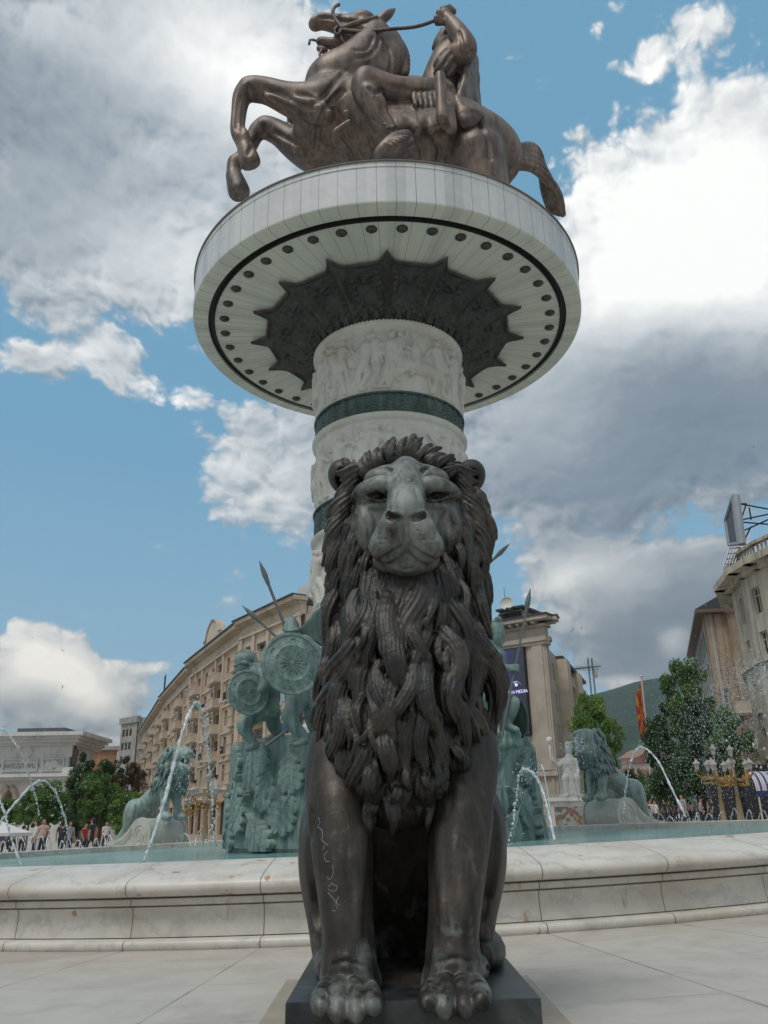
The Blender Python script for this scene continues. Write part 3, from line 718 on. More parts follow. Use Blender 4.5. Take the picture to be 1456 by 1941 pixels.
# ---------------------------------------------------------------- the sitting lion
def bez(p, n):
    """smooth curve through points (Catmull-Rom), n samples per span"""
    p = [np.asarray(q, float) for q in p]; p = [2*p[0]-p[1]]+p+[2*p[-1]-p[-2]]; out = []
    for i in range(1, len(p)-2):
        for k in range(n):
            t = k/n; a, b, c, d = p[i-1], p[i], p[i+1], p[i+2]
            out.append(.5*((2*b)+(c-a)*t+(2*a-5*b+4*c-d)*t*t+(3*b-a-3*c+d)*t**3))
    out.append(p[-2]); return out
def S(px, py, Y, r):
    p = at(px, py, Y); return p, r*mpp(p)
def chain_px(cl, pts, k=.03, n=5, **kw):
    """pts: (px, py, Y, r_px)"""
    c = bez(pts, n); P_ = [S(*q) for q in c]
    cl.chain([q[0] for q in P_], [q[1] for q in P_], k=k, **kw)
def ell_px(cl, px, py, Y, rx, ry, rY, k=.03, op='add', rot=0):
    p = at(px, py, Y); m_ = mpp(p); c, s_ = math.cos(rot), math.sin(rot)
    ax = RT*c+UP*s_; ay = -RT*s_+UP*c; ax = ax/np.linalg.norm(ax); ay = ay/np.linalg.norm(ay)
    az_ = np.cross(ax, ay); cl.ell(p, (rx*m_, ry*m_, rY), k, op, np.stack([ax, ay, az_]))

LX = float(at(770, 1900, 4.4)[0])                        # middle of the plinth
ZP = .27
body = Clay((-.62, 3.8, .15), (.85, 5.75, 3.35), .0080)
# trunk, haunches
chain_px(body, [(765, 1250, 4.95, 120), (762, 1400, 4.95, 118), (760, 1520, 5.1, 100), (760, 1640, 5.3, 100), (760, 1720, 5.35, 80)], .06)
for sx, cx, cy in ((-1, 620, 1625), (1, 905, 1612)):
    ell_px(body, cx, cy, 5.05, 53, 120, .36, .05, rot=-.04*sx)
    ell_px(body, cx+sx*2, cy-60, 5.15, 44, 70, .30, .06)
    chain_px(body, [(cx+sx*-2, cy+70, 4.95, 42), (cx-sx*8, cy+150, 4.85, 34), (cx-sx*4, cy+190, 5.0, 26)], .04)
    chain_px(body, [(cx-sx*4, 1828, 4.85, 26), (cx-sx*6, 1836, 4.6, 24), (cx-sx*7, 1838, 4.5, 20)], .03)   # hind foot
    for q in (-12, 0, 11): chain_px(body, [(cx-sx*7+q, 1830, 4.62, 11), (cx-sx*7+q, 1846, 4.48, 12)], .008, 2)
ell_px(body, 760, 1760, 5.35, 150, 95, .22, .06)
# chest
ell_px(body, 762, 1330, 4.72, 130, 200, .30, .06)
ell_px(body, 760, 1490, 4.62, 105, 75, .22, .06)
# front legs with paws
for legs, toes, sgn in ((((640, 1420, 4.72, 56), (642, 1520, 4.58, 54), (650, 1620, 4.48, 50), (656, 1715, 4.42, 42), (661, 1785, 4.38, 39), (662, 1845, 4.34, 46)),
                    ((609, 1880, 1914), (640, 1874, 1926), (675, 1874, 1926), (706, 1880, 1913)), -1),
                   (((886, 1410, 4.72, 56), (878, 1510, 4.58, 54), (869, 1612, 4.48, 50), (863, 1708, 4.42, 42), (858, 1780, 4.38, 39), (860, 1840, 4.34, 46)),
                    ((813, 1876, 1905), (844, 1868, 1919), (880, 1868, 1917), (912, 1872, 1903)), 1)):
    chain_px(body, legs, .05)
    chain_px(body, [(legs[1][0]-sgn*-2, legs[1][1], 4.48, 26), (legs[3][0]+sgn*16, legs[3][1], 4.36, 20), (legs[4][0]+sgn*10, legs[4][1], 4.32, 18)], .05)   # muscle ridge
    for q in (-1, 1): chain_px(body, [(legs[2][0]+q*34, legs[2][1]-40, 4.42, 12), (legs[2][0]+q*30, legs[2][1]+40, 4.37, 9), (legs[3][0]+q*20, legs[3][1]+10, 4.31, 7), (legs[4][0]+q*14, legs[4][1], 4.28, 6)], .03)
    c = legs[-1]
    ell_px(body, c[0], c[1]+18, 4.34, 55, 36, .17, .04)
    for i, (tx, y0, y1) in enumerate(toes):
        chain_px(body, [(c[0]+(tx-c[0])*.55, y0-22, 4.36, 17), (tx-(tx-c[0])*.12, y0, 4.20, 19), (tx, (y0+y1)/2, 4.10, 20), (tx, y1-5, 4.05, 18)], .010, 3)
        chain_px(body, [(tx+1, y1+2, 4.03, 8), (tx+1, y1+12, 4.02, 4)], .006, 2)                     # claw
    chain_px(body, [(c[0]-sgn*46, 1838, 4.42, 12), (c[0]-sgn*50, 1865, 4.36, 13)], .012, 2)           # dew claw pad
# bony base between the paws (bronze ground)
# head
HY = 4.50
def h_ell(*a, **k): ell_px(body, *a, **k)
h_ell(772, 985, 4.72, 106, 108, .30, .04)                # skull
h_ell(770, 918, 4.60, 80, 36, .18, .05)                  # forehead
for sx in (-1, 1):
    h_ell(771+sx*76, 1008, 4.62, 34, 58, .17, .05)         # cheek
    h_ell(771+sx*38, 900, 4.52, 40, 17, .09, .04, rot=-.12*sx)     # brow boss
    chain_px(body, [(771+sx*26, 921, 4.42, 11), (771+sx*52, 918, 4.40, 14), (771+sx*84, 930, 4.48, 12), (771+sx*96, 946, 4.58, 9)], .022)   # brow ridge
chain_px(body, [(770, 890, 4.52, 26), (770, 925, 4.42, 30), (770, 950, 4.33, 32), (770, 972, 4.27, 32)], .03)   # bridge of the nose
h_ell(770, 973, 4.232, 38, 10, .055, .006)                  # nose leather
for sx in (-1, 1):
    h_ell(770+sx*29, 975, 4.25, 15, 9, .05, .006)
    h_ell(770+sx*26, 1010, 4.29, 31, 38, .11, .02)        # muzzle pads
    h_ell(770+sx*37, 1036, 4.325, 35, 31, .105, .05)
h_ell(770, 1070, 4.42, 36, 24, .12, .012)                 # chin
h_ell(770, 1062, 4.46, 64, 34, .14, .03)
# eyes
for sx in (-1, 1):
    ex, ey = 771+sx*55, 938
    h_ell(ex, ey+1, 4.425, 25, 12, .065, .010, op='sub', rot=-.10*sx)
    h_ell(ex, ey+1, 4.50, 15, 12, .05, .0)
    chain_px(body, [(ex-sx*25, ey+5, 4.42, 3), (ex-sx*8, ey-8, 4.395, 3.6), (ex+sx*10, ey-9, 4.41, 3.6), (ex+sx*25, ey+2, 4.47, 3)], .007)
    chain_px(body, [(ex-sx*25, ey+6, 4.425, 2), (ex-sx*4, ey+11, 4.42, 2.2), (ex+sx*22, ey+5, 4.47, 2)], .007)
    chain_px(body, [(ex-sx*20, ey+20, 4.44, 4), (ex+sx*15, ey+22, 4.47, 5)], .02)
    # nostril, mouth line, cheek fold
    chain_px(body, [(770+sx*12, 983, 4.20, 5), (770+sx*25, 981, 4.205, 8.5), (770+sx*37, 975, 4.25, 6)], .006, op='sub')
    chain_px(body, [(770, 1036, 4.235, 7), (770+sx*20, 1047, 4.25, 8), (770+sx*46, 1064, 4.295, 9), (770+sx*64, 1075, 4.355, 8.5), (770+sx*72, 1084, 4.42, 7)], .006, op='sub')
    chain_px(body, [(770+sx*40, 966, 4.33, 4), (770+sx*62, 992, 4.36, 4.5), (770+sx*76, 1030, 4.43, 4), (770+sx*80, 1062, 4.48, 4)], .014, op='sub')
    for q in range(4):                                     # whisker rows
        chain_px(body, [(770+sx*(22+q*3), 1006+q*8, 4.19+.004*q, 1.6), (770+sx*(58-q), 1002+q*10, 4.235, 1.4)], .003, op='sub')
    chain_px(body, [(771+sx*6, 905, 4.425, 4), (771+sx*22, 898, 4.435, 3), (771+sx*46, 886, 4.47, 3)], .02, op='sub')
chain_px(body, [(770, 984, 4.20, 3), (770, 1010, 4.18, 4.2), (770, 1034, 4.19, 6)], .006, op='sub')
chain_px(body, [(771, 872, 4.49, 3), (771, 912, 4.40, 3)], .02, op='sub')
# ears
for sx in (-1, 1):
    ell_px(body, 771+sx*118, 905, 4.74, 30, 36, .10, .02, rot=-sx*.5)
    ell_px(body, 771+sx*115, 910, 4.66, 19, 25, .08, .012, op='sub', rot=-sx*.5)
carve(body, [(6, [(590, 1540), (588, 1610), (596, 1690), (606, 1750)]), (6, [(938, 1530), (940, 1600), (928, 1680), (912, 1740)])], .045)
carve(body, [(3, [(628, 1830), (655, 1822), (690, 1832)]), (3, [(828, 1826), (862, 1816), (894, 1824)]),
    (2.2, [(752, 930), (744, 955), (738, 968)]), (2.2, [(788, 930), (796, 955), (802, 968)]), (2, [(700, 965), (712, 985), (716, 1020), (706, 1050)]), (2, [(842, 965), (830, 985), (826, 1020), (836, 1050)]),
    (1.8, [(690, 985), (700, 1010), (698, 1040)]), (1.8, [(852, 985), (842, 1010), (846, 1040)]), (1.8, [(752, 900), (760, 912), (770, 908), (782, 912), (790, 900)]), (1.6, [(700, 915), (716, 905), (735, 908)]), (1.6, [(842, 913), (826, 903), (806, 906)]),
    (1.8, [(748, 1058), (756, 1075), (770, 1080)]), (1.8, [(792, 1058), (786, 1075), (770, 1080)])], .010)
me = body.mesh('body', 1)
# darker and greener patches of the patina: the face went green, the legs stayed dark
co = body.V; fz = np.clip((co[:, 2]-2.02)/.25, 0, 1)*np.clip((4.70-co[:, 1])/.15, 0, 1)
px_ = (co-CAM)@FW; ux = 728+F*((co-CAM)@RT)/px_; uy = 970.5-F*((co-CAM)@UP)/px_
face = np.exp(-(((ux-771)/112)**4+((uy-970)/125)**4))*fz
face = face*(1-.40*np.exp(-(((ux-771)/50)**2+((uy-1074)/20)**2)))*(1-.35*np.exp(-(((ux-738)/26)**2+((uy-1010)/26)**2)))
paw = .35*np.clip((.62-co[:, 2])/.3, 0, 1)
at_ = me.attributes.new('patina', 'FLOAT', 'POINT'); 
for ex_, ey_, rx_, ry_ in ((716, 939, 20, 9), (826, 939, 20, 9), (745, 980, 14, 6), (795, 980, 14, 6)): face = face*(1-.85*np.exp(-(((ux-ex_)/rx_)**2+((uy-ey_)/ry_)**2)))  # patina cut at eyes and nostrils: dark bronze, and recess shade painted in
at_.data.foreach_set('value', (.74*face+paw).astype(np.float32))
lion = thing('lion_statue', 'large dark bronze sitting lion with thick mane on a plinth before the pool', 'lion statue', (LX, 4.9, 0))
def under(o, par):
    o.parent = par; o.matrix_parent_inverse = Matrix.Translation(par.location).inverted() if par.parent is None else Matrix.Identity(4)
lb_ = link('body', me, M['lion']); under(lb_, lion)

# mane: a core with locks laid over it
CORE = [(830, 775, 95, 4.74, .10), (880, 776, 118, 4.78, .16), (950, 778, 126, 4.82, .22), (1050, 775, 132, 4.82, .30), (1120, 771, 144, 4.79, .36), (1180, 769, 148, 4.77, .40),
        (1250, 766, 152, 4.75, .43), (1350, 764, 152, 4.72, .42), (1430, 760, 140, 4.70, .36), (1490, 758, 108, 4.68, .30), (1525, 757, 72, 4.66, .24)]
CT = np.array(CORE, float)
def core(py): return [np.interp(py, CT[:, 0], CT[:, i]) for i in range(1, 5)]
def coreY(px, py):
    cx, w_, Yc, t_ = core(py); q = min(1.0, abs(px-cx)/w_); return Yc-t_*math.sqrt(max(0, 1-q*q))
mane = Clay((-.72, 4.1, .86), (.95, 5.3, 3.42), .0066)
for i in range(len(CORE)-1):
    for f_ in (0, .5):
        py = CORE[i][0]*(1-f_)+CORE[i+1][0]*f_; cx, w_, Yc, t_ = core(py)
        if py < 1085: continue
        ell_px(mane, cx, py, Yc, w_*.93, 60, t_*.90, .05)
ell_px(mane, 776, 950, 5.0, 122, 95, .22, .05)            # back of the head
rg = random.Random(5)
def lock(px, py, th, L, r0, bend=.4, lift=.04, deep=0.0, wave_ph=0.0, n=9, rY=None):
    """lock of hair from (px,py), th = 0 hangs down, positive swings to the right of the picture"""
    P_ = []; r_ = []; x, y = px, py; ds = L/n; wv_ = rg.uniform(.019, .034); am_ = rg.uniform(.0022, .0042)
    for i in range(n+1):
        s_ = i/n; a = th*(1-.35*s_)+bend*math.sin(2*math.pi*s_*.85+wave_ph)
        Y = (coreY(x, y) if rY is None else rY)-lift*(.25+.95*math.sin(math.pi*min(1, s_*.9+.05)))+deep
        rr_ = r0*(.55+.45*min(1, s_*4))*(1-.90*max(0, (s_-.30)/.70)**1.3)
        p = at(x, y, Y); P_.append(p); r_.append(rr_*mpp(p)); x += ds*math.sin(a); y += ds*math.cos(a)
    for i in range(n):
        d_ = shear_norm(P_[i+1]-P_[i]); sd_ = shear_norm(np.cross(d_, FW)); nf = shear_norm(np.cross(d_, sd_))
        mane.cap(P_[i], P_[i+1], r_[i], r_[i+1], k=.004, side=sd_, amp=am_*min(1, r_[i]/.03), wave=wv_, flat=nf, fk=.66)
def sc(a, b): return rg.uniform(a, b)
# bottom rows first, each row over the one below
rows = [(1478, 58, 9, 78), (1432, 94, 11, 106), (1376, 120, 10, 128), (1312, 130, 10, 160), (1240, 132, 10, 190), (1165, 124, 10, 190), (1105, 106, 10, 160)]
for ri, (py, hw, n_, L) in enumerate(rows):
    cx = core(py)[0]
    for i in range(n_):
        q = -1+2*(i+sc(.2, .8))/n_
        px = cx+q*hw; ph = sc(0, 6.28)
        th = q*.34+sc(-.13, .13)-(.10 if q > 0 else -.10)*(ri < 3)
        lock(px, py+sc(-16, 22)+12*abs(q), th, L*sc(.85, 1.25), sc(15, 29)*min(1, (L+30)/175)*(1-.12*abs(q)), sc(.25, .62)*min(1, (L+20)/150)*rg.choice([-1, 1]), sc(.02, .13)*min(1, (L+30)/150), 0, ph, n=14)
        if rg.random() < .75: lock(px+sc(-18, 18), py+sc(-10, 40), th+sc(-.2, .2), L*sc(.5, .8), sc(7, 11), sc(.3, .6)*rg.choice([-1, 1]), sc(.05, .11), -.02, sc(0, 6), n=9)
# side locks on the outline
for sx in (-1, 1):
    for py, off, L, th in ((1060, -14, 120, .24), (1120, -12, 125, .28), (1185, -14, 120, .28), (1250, -16, 110, .26), (1310, -16, 105, .18), (1370, -16, 85, .10), (1425, -12, 70, -.15), (1010, -12, 95, .22)):
        for d_ in (0, .12, .26):
            cx, w_, Yc, t_ = core(py+20)
            lock(cx+sx*(w_+off-sc(0, 10)), py+sc(-18, 18), sx*(th+sc(-.10, .14)), L*sc(.8, 1.2), sc(13, 19), sx*sc(-.15, .40), .03, 0, sc(0, 2), rY=Yc-.12+d_)
# ruff round the face
for layer, (rad_, r0, Lm) in enumerate(((112, 22, 124), (102, 18, 116), (94, 13, 84))):
    n_ = (14, 15, 18)[layer]
    for i in range(n_):
        a = math.pi*(.12+1.76*(i+sc(.25, .75))/n_)        # angle from straight down, round the head
        if abs(a-math.pi) < .62: continue                 # brow tuft is separate
        px = 772-rad_*math.sin(a)*1.0; py = 985+rad_*math.cos(a)*1.02
        sd = 1 if px > 772 else -1
        out = math.pi-a if False else a
        dirx, diry = -math.sin(a), math.cos(a)
        up_ = max(0, -diry)
        th = math.atan2(dirx*(.42 if up_ else .38), diry*.6+.85+.1*layer)
        lock(px, py, th, Lm*sc(.8, 1.15)*(1-.15*up_), r0*sc(.85, 1.2), sd*sc(.05, .42), sc(.03, .05), 0, sc(0, 1.5), rY=4.70-.05*layer-.10*max(0, diry)+.10*up_)
for i in range(13):                                        # under the chin
    q = -1+2*(i+.5)/13; lock(772+q*78, 1072+12*(1-abs(q)), q*.25+sc(-.12, .12), sc(80, 120), sc(12, 18), sc(-.35, .35), .05, 0, sc(0, 6), rY=None)
# hair over the brow and in front of the ears
for layer in range(3):
    n_ = 15
    for i in range(n_):
        q = -1+2*(i+sc(.3, .7))/n_
        px = 772+q*(78+8*layer); py = 893-30*(1-q*q)**.7-4*layer+14*abs(q)
        lock(px, py+8, math.pi-q*(1.0+.15*layer)+sc(-.12, .12), sc(32, 50)-4*layer+10*(1-abs(q)), sc(6.5, 10.5), sc(-.3, .3), .03, 0, sc(0, 6), n=6, rY=4.56+.07*layer+.04*abs(q))
for sx in (-1, 1):
    for i in range(7):
        lock(772+sx*(84+i*3), 888+i*9, sx*(1.75-.20*i)+sc(-.1, .1), sc(42, 64), sc(9, 13), sx*-.35, .02, 0, 0, n=6, rY=4.60+.01*i)
    for i in range(5):
        lock(772+sx*(100+i*4), 930+i*12, sx*(.85-.07*i), sc(60, 90), sc(11, 15), sx*.25, .02, 0, 0, n=7, rY=4.63)
    for i in range(5):                                      # tufts inside the ear
        lock(772+sx*(100+i*3), 918-i*6, sx*(1.9+.25*i), sc(22, 34), sc(5, 8), sx*.5, .01, 0, 0, n=5, rY=4.66)
me = mane.mesh('mane', 1)
co = mane.V; hv = np.sin(co[:, 0]*9+co[:, 2]*4)*.12
at_ = me.attributes.new('patina', 'FLOAT', 'POINT'); at_.data.foreach_set('value', (.12+hv+.18*np.clip((co[:, 2]-2.9)/.2, 0, 1)).astype(np.float32))
mo_ = link('mane', me, M['mane']); under(mo_, lion)
# tail curled round the right haunch, tuft on the plinth
tl = MB(); pts = [at(880, 1700, 5.5), at(915, 1775, 5.45), at(928, 1800, 5.1), at(922, 1806, 4.85), at(912, 1812, 4.68)]
pts = bez(pts, 6); tl.tube(pts, [.055+.035*math.sin(math.pi*i/(len(pts)-1)) for i in range(len(pts))], 14); o = tl.build('tail', M['lion'], None, smooth='all'); under(o, lion)
tf = Clay((.25, 4.2, .2), (.85, 5.0, .75), .008)
for i in range(9):
    q = i/8; chain_px(tf, [(905+6*q, 1800+4*i*.5, 4.74-.01*i, 9), (917+8*q-8, 1822+i*2, 4.62, 10), (905+22*q, 1846-4*abs(i-4), 4.50, 3)], .006, 4)
o = link('tail_tuft', tf.mesh('tail_tuft', 1), M['mane']); under(o, lion)
# plinth
x0, x1, y0, y1 = -.475, .655, 4.13, 5.62
pb = MB(); pb.box(((x0+x1)/2, (y0+y1)/2, ZP/2+.015), (x1-x0, y1-y0, ZP-.03)); 
mt, t, b = newmat('plinth_bronze'); v = nd(t, 'ShaderNodeTexCoord').outputs['Object']
f = noise(t, v, 3.5, 7, .65, .7)
setin(b, Base_Color=ramp(t, f, [(.35, (.018, .021, .021)), (.55, (.040, .048, .047)), (.72, (.085, .10, .097))]), Roughness=mth(t, 'MULTIPLY_ADD', f, .3, .22), Metallic=.35, Normal=bump(t, noise(t, v, 30, 5), .12, .01))
o = pb.build('plinth', mt, None, smooth=True, bevel=.012); under(o, lion)
gb = Clay((-.45, 4.0, .2), (.6, 5.6, .5), .014)            # uneven bronze ground between the paws
for i in range(60):
    gb.ell((rg.uniform(-.20, .38), rg.uniform(4.5, 5.3), ZP-.035), (rg.uniform(.06, .14), rg.uniform(.08, .2), rg.uniform(.035, .07)), .03)
o = link('ground_casting', gb.mesh('ground_casting', 2), M['lion']); under(o, lion)
# scratched graffiti on the leg: pale thin strokes
def on_leg(px, py):
    d = ray(px, py); d = d/np.linalg.norm(d)
    hit, loc, nor, _ = lb_raw.ray_cast(Vector(CAM), Vector(d), distance=20)
    return None
from mathutils.bvhtree import BVHTree
bv = BVHTree.FromPolygons([tuple(x) for x in body.V.tolist()], body.F.tolist())
strokes = [[(604, 1549), (607, 1560), (603, 1566), (611, 1575), (612, 1590)], [(608, 1590), (614, 1596), (622, 1602)], [(617, 1600), (612, 1612)], [(622, 1613), (615, 1622), (619, 1633), (626, 1632)],
           [(630, 1640), (632, 1655), (626, 1667), (620, 1663)], [(628, 1674), (640, 1682), (632, 1690), (622, 1684), (628, 1676)], [(622, 1692), (634, 1706), (643, 1716)], [(642, 1700), (637, 1712), (640, 1724)], [(630, 1726), (636, 1727)], [(653, 1707), (654, 1709)], [(616, 1880), (620, 1888), (618, 1896)]]
sb = MB()
for st_ in strokes:
    pts = []
    for p in bez(st_, 3) if len(st_) > 2 else st_:
        d = ray(p[0], p[1]); h_ = bv.ray_cast(Vector(CAM), Vector(d).normalized(), 30)
        if h_[0] is not None: pts.append(np.array(h_[0])+np.array(h_[1])*.0012)
    if len(pts) > 1: sb.tube(pts, [.0017*rg.uniform(.5, 1.3) for _ in pts], 4)
o = sb.build('scratched_writing', flatmat('scratched_metal', (.24, .24, .23), .6)); under(o, lion)
# worn slab in the paving below the plinth
sp = MB(); sp.box((.10, 5.0, .012+gz(.1)), (1.62, 2.5, .03)); o = sp.build('plinth_slab', marble('worn_slab', (.36, .315, .25), (.25, .22, .19), (.29, .24, .18), 1.6, .5, .4), bevel=.006)
tag(o, 'low stained beige slab under the lion plinth', 'slab', kind='structure')
# ---------------------------------------------------------------- horseman on the platform
HYc = 18.38
hs = thing('bronze_horseman', 'huge brown bronze rearing horse with a rider on the round platform', 'equestrian statue', (MC[0], HYc, ZT))
lo = at(415, 440, HYc); hi = at(1100, -10, HYc)
cl = Clay((lo[0]-.3, HYc-2.2, ZT-.05), (hi[0]+.3, HYc+2.2, hi[2]+.8), .042)
def C(pts, k=.10, n=5, **kw): chain_px(cl, [(p[0], p[1], HYc+p[3], p[2]) for p in pts], k, n, **kw)
def E_(px, py, dy, rx, ry, rY, k=.12, op='add', rot=0): ell_px(cl, px, py, HYc+dy, rx, ry, rY, k, op, rot)
# trunk
C([(622, 205, 58, 0), (680, 235, 74, 0), (750, 250, 80, 0), (830, 262, 76, 0), (905, 285, 62, 0), (935, 300, 50, 0)], .25)
E_(612, 240, 0, 56, 72, 1.0, .25); E_(905, 280, -.35, 58, 62, .7, .2, rot=-.3); E_(905, 280, .35, 58, 62, .7, .2, rot=-.3)
E_(600, 200, -.45, 42, 44, .55, .15); E_(585, 215, .4, 42, 50, .55, .15)
# neck and head
C([(632, 165, 54, 0), (668, 150, 54, 0), (696, 115, 43, 0), (710, 84, 33, 0), (710, 66, 24, 0)], .16)
C([(722, 150, 34, 0), (742, 110, 24, 0), (740, 75, 18, 0)], .15)
C([(706, 56, 22, 0), (686, 56, 26, 0), (655, 50, 19, 0), (628, 43, 15, 0), (606, 41, 13, 0), (596, 47, 11, 0)], .06); E_(662, 66, 0, 26, 18, .30, .08)
C([(692, 76, 25, -.05), (664, 83, 16, 0), (640, 84, 11, 0), (622, 82, 9, 0), (607, 79, 8, 0)], .06)        # jaw
E_(686, 70, -.30, 27, 26, .22, .06); E_(686, 70, .30, 27, 26, .22, .06)
C([(588, 63, 9, 0), (610, 63, 8, 0), (632, 67, 5, 0)], .02, op='sub')
C([(592, 44, 4, -.33), (598, 42, 5, -.33)], .03, op='sub')
C([(676, 34, 8, -.28), (690, 31, 9, -.30), (702, 36, 8, -.28)], .08); E_(688, 40, -.40, 7, 5, .12, .04)
C([(640, 62, 7, -.30), (668, 62, 8, -.40)], .12)
C([(714, 46, 9, -.22), (728, 33, 9, -.25), (738, 26, 7, -.25), (749, 17, 2, -.25)], .04); C([(716, 44, 9, .25), (728, 32, 8, .3), (740, 22, 3, .3)], .04)
C([(604, 92, 5, 0), (616, 96, 6, 0)], .05)
# shoulders and forelegs: near one folded above, far one reaching down
C([(628, 200, 48, -.6), (590, 198, 36, -.75), (548, 188, 27, -.85), (505, 172, 21, -.9), (472, 168, 20, -.9)], .12)
C([(472, 168, 20, -.9), (458, 186, 16, -.9), (452, 222, 13, -.9), (451, 246, 13, -.9), (458, 260, 15, -.9), (466, 276, 13, -.9)], .06)
C([(461, 272, 14, -.9), (468, 288, 13, -.9)], .03); C([(467, 284, 17, -.9), (474, 306, 20, -.9)], .012); E_(484, 318, -.9, 30, 8, .5, .03, 'sub', .3); C([(452, 258, 6, -1.05), (464, 254, 6, -1.05)], .04)
C([(600, 290, 40, .5), (560, 275, 26, .6), (528, 252, 20, .65), (502, 240, 18, .65)], .12)
C([(502, 240, 18, .65), (486, 252, 15, .65), (472, 282, 12, .65), (456, 302, 13, .65), (446, 312, 13, .65)], .06)
C([(444, 306, 12, .65), (443, 330, 13, .65)], .05); C([(444, 334, 16, .65), (453, 362, 21, .65)], .012); E_(462, 380, .65, 32, 9, .5, .03, 'sub', .25)
for q in ((535, 190, -1.08),): C([(q[0]-30, q[1]-6, 5, q[2]), (q[0]+36, q[1]+12, 8, q[2]-.03)], .14)
C([(566, 196, 16, -1.0), (612, 214, 22, -1.05)], .16)
# hind legs on the platform (mostly behind its edge)
zt = ZT+.05
for dy in (-.6, .7):
    a = at(905, 300, HYc+dy); b = np.array([a[0]+.35, HYc+dy, a[2]-1.5]); c = np.array([a[0]+1.0, HYc+dy, max(zt+.9, a[2]-2.4)]); d_ = np.array([c[0]-.1, HYc+dy, zt+.2])
    cl.chain([a, b], [.8, .5], k=.2); cl.chain([b, c], [.46, .26], k=.1); cl.chain([c, d_], [.24, .2], k=.06); cl.chain([d_, (d_[0]-.15, d_[1], zt+.1)], [.24, .3], k=.05)
# breast strap, saddle cloth edge
C([(660, 128, 4, -.80), (640, 145, 4, -.98), (655, 158, 4, -1.0), (690, 190, 4, -1.22)], .03)
C([(634, 250, 5, -1.12), (662, 232, 6, -1.2)], .03); E_(657, 216, -1.18, 8, 8, .12, .03)
carve(cl, [(6, [(655, 130), (638, 152), (612, 182), (592, 196)]), (6, [(650, 172), (622, 200), (606, 236), (598, 285)]), (5, [(566, 176), (592, 182), (622, 196), (640, 214)]), (4, [(500, 166), (535, 178), (572, 200), (596, 206)]), (4, [(512, 186), (545, 206), (580, 220)]),
    (4, [(455, 182), (450, 212), (448, 244)]), (3, [(463, 190), (459, 220), (458, 250)]), (4, [(520, 250), (552, 268), (590, 292)]), (4, [(500, 250), (484, 268), (470, 292)]),
    (6, [(880, 222), (862, 250), (850, 290), (846, 320)]), (5, [(905, 232), (925, 262), (930, 300)]), (5, [(640, 262), (662, 290), (672, 320)]), (4, [(700, 260), (708, 290), (706, 315)]), (4, [(790, 262), (800, 290), (796, 312)]), (4, [(820, 256), (832, 284), (830, 306)]),
    (3.5, [(722, 62), (716, 86), (700, 104), (676, 108)]), (3, [(708, 70), (696, 92), (672, 94)]), (3, [(676, 42), (654, 40), (630, 34), (606, 32)]), (3, [(690, 52), (668, 56), (650, 62)]), (2.5, [(594, 40), (600, 44), (604, 50)]), (4, [(700, 120), (690, 145), (670, 168)]), (3.5, [(735, 90), (742, 112), (740, 138)]),
    (-5, [(470, 158), (462, 166), (462, 178)]), (-5, [(496, 232), (494, 242), (498, 252)])], .05)
me = cl.mesh('horse', 1); hb = link('horse', me, M['horse']); under(hb, hs)
# roached mane, tail
def part(name, fn, lo2, hi2, h, mt=None, par=None, sm=1, **kw):
    c_ = Clay(lo2, hi2, h); fn(c_); o = link(name, c_.mesh(name, sm), mt or M['horse']); under(o, par or hs) if (par is None or par.parent is None) else setattr(o, 'parent', par)
    return o
def bbox(pts, pad):
    P_ = np.array([at(p[0], p[1], HYc+d_) for p in pts for d_ in (-1.9, 1.9)]); return P_.min(0)-pad, P_.max(0)+pad
def mane_fn(c_):
    for i in range(34):
        q = i/33; x, y = bez([(742, 66), (760, 85), (770, 110), (770, 140)], 11)[min(33, i)]
        chain_px(c_, [(x-16, y+2, HYc, 10), (x-3, y-1, HYc, 7), (x+3+2*math.sin(i*2.1), y-3, HYc, 3.5)], .03, 3)
part('horse_mane', mane_fn, *bbox([(715, 55), (790, 155)], .1), .035)
def tail_fn(c_):
    for i in range(20):
        o_ = (i % 5-2)*7; dz = (i//5-1.5)*.22
        pts = [(958, 312+o_*.3, HYc+dz*.3, 9), (984, 298+o_*.9, HYc+.3+dz, 10), (1012, 300+o_*1.1, HYc+.8+dz*1.3, 11), (1032+o_*.5, 328+o_*.8, HYc+1.2+dz*1.4, 11), (1046+o_*.8, 368, HYc+1.6+dz*1.2, 9), (1056+o_*.9, 408, HYc+2.0+dz, 3)]
        chain_px(c_, [(a+2*math.sin(i+a), b+o_*.2, Y, r_*.80) for a, b, Y, r_ in pts], .006, 5, side=shear_norm(RT*.8+UP*.6), amp=.03, wave=.15)
_lo, _hi = bbox([(940, 270), (1100, 480)], .2); _hi = _hi+np.array([.5, 1.6, .5]); part('horse_tail', tail_fn, _lo, _hi, .036)
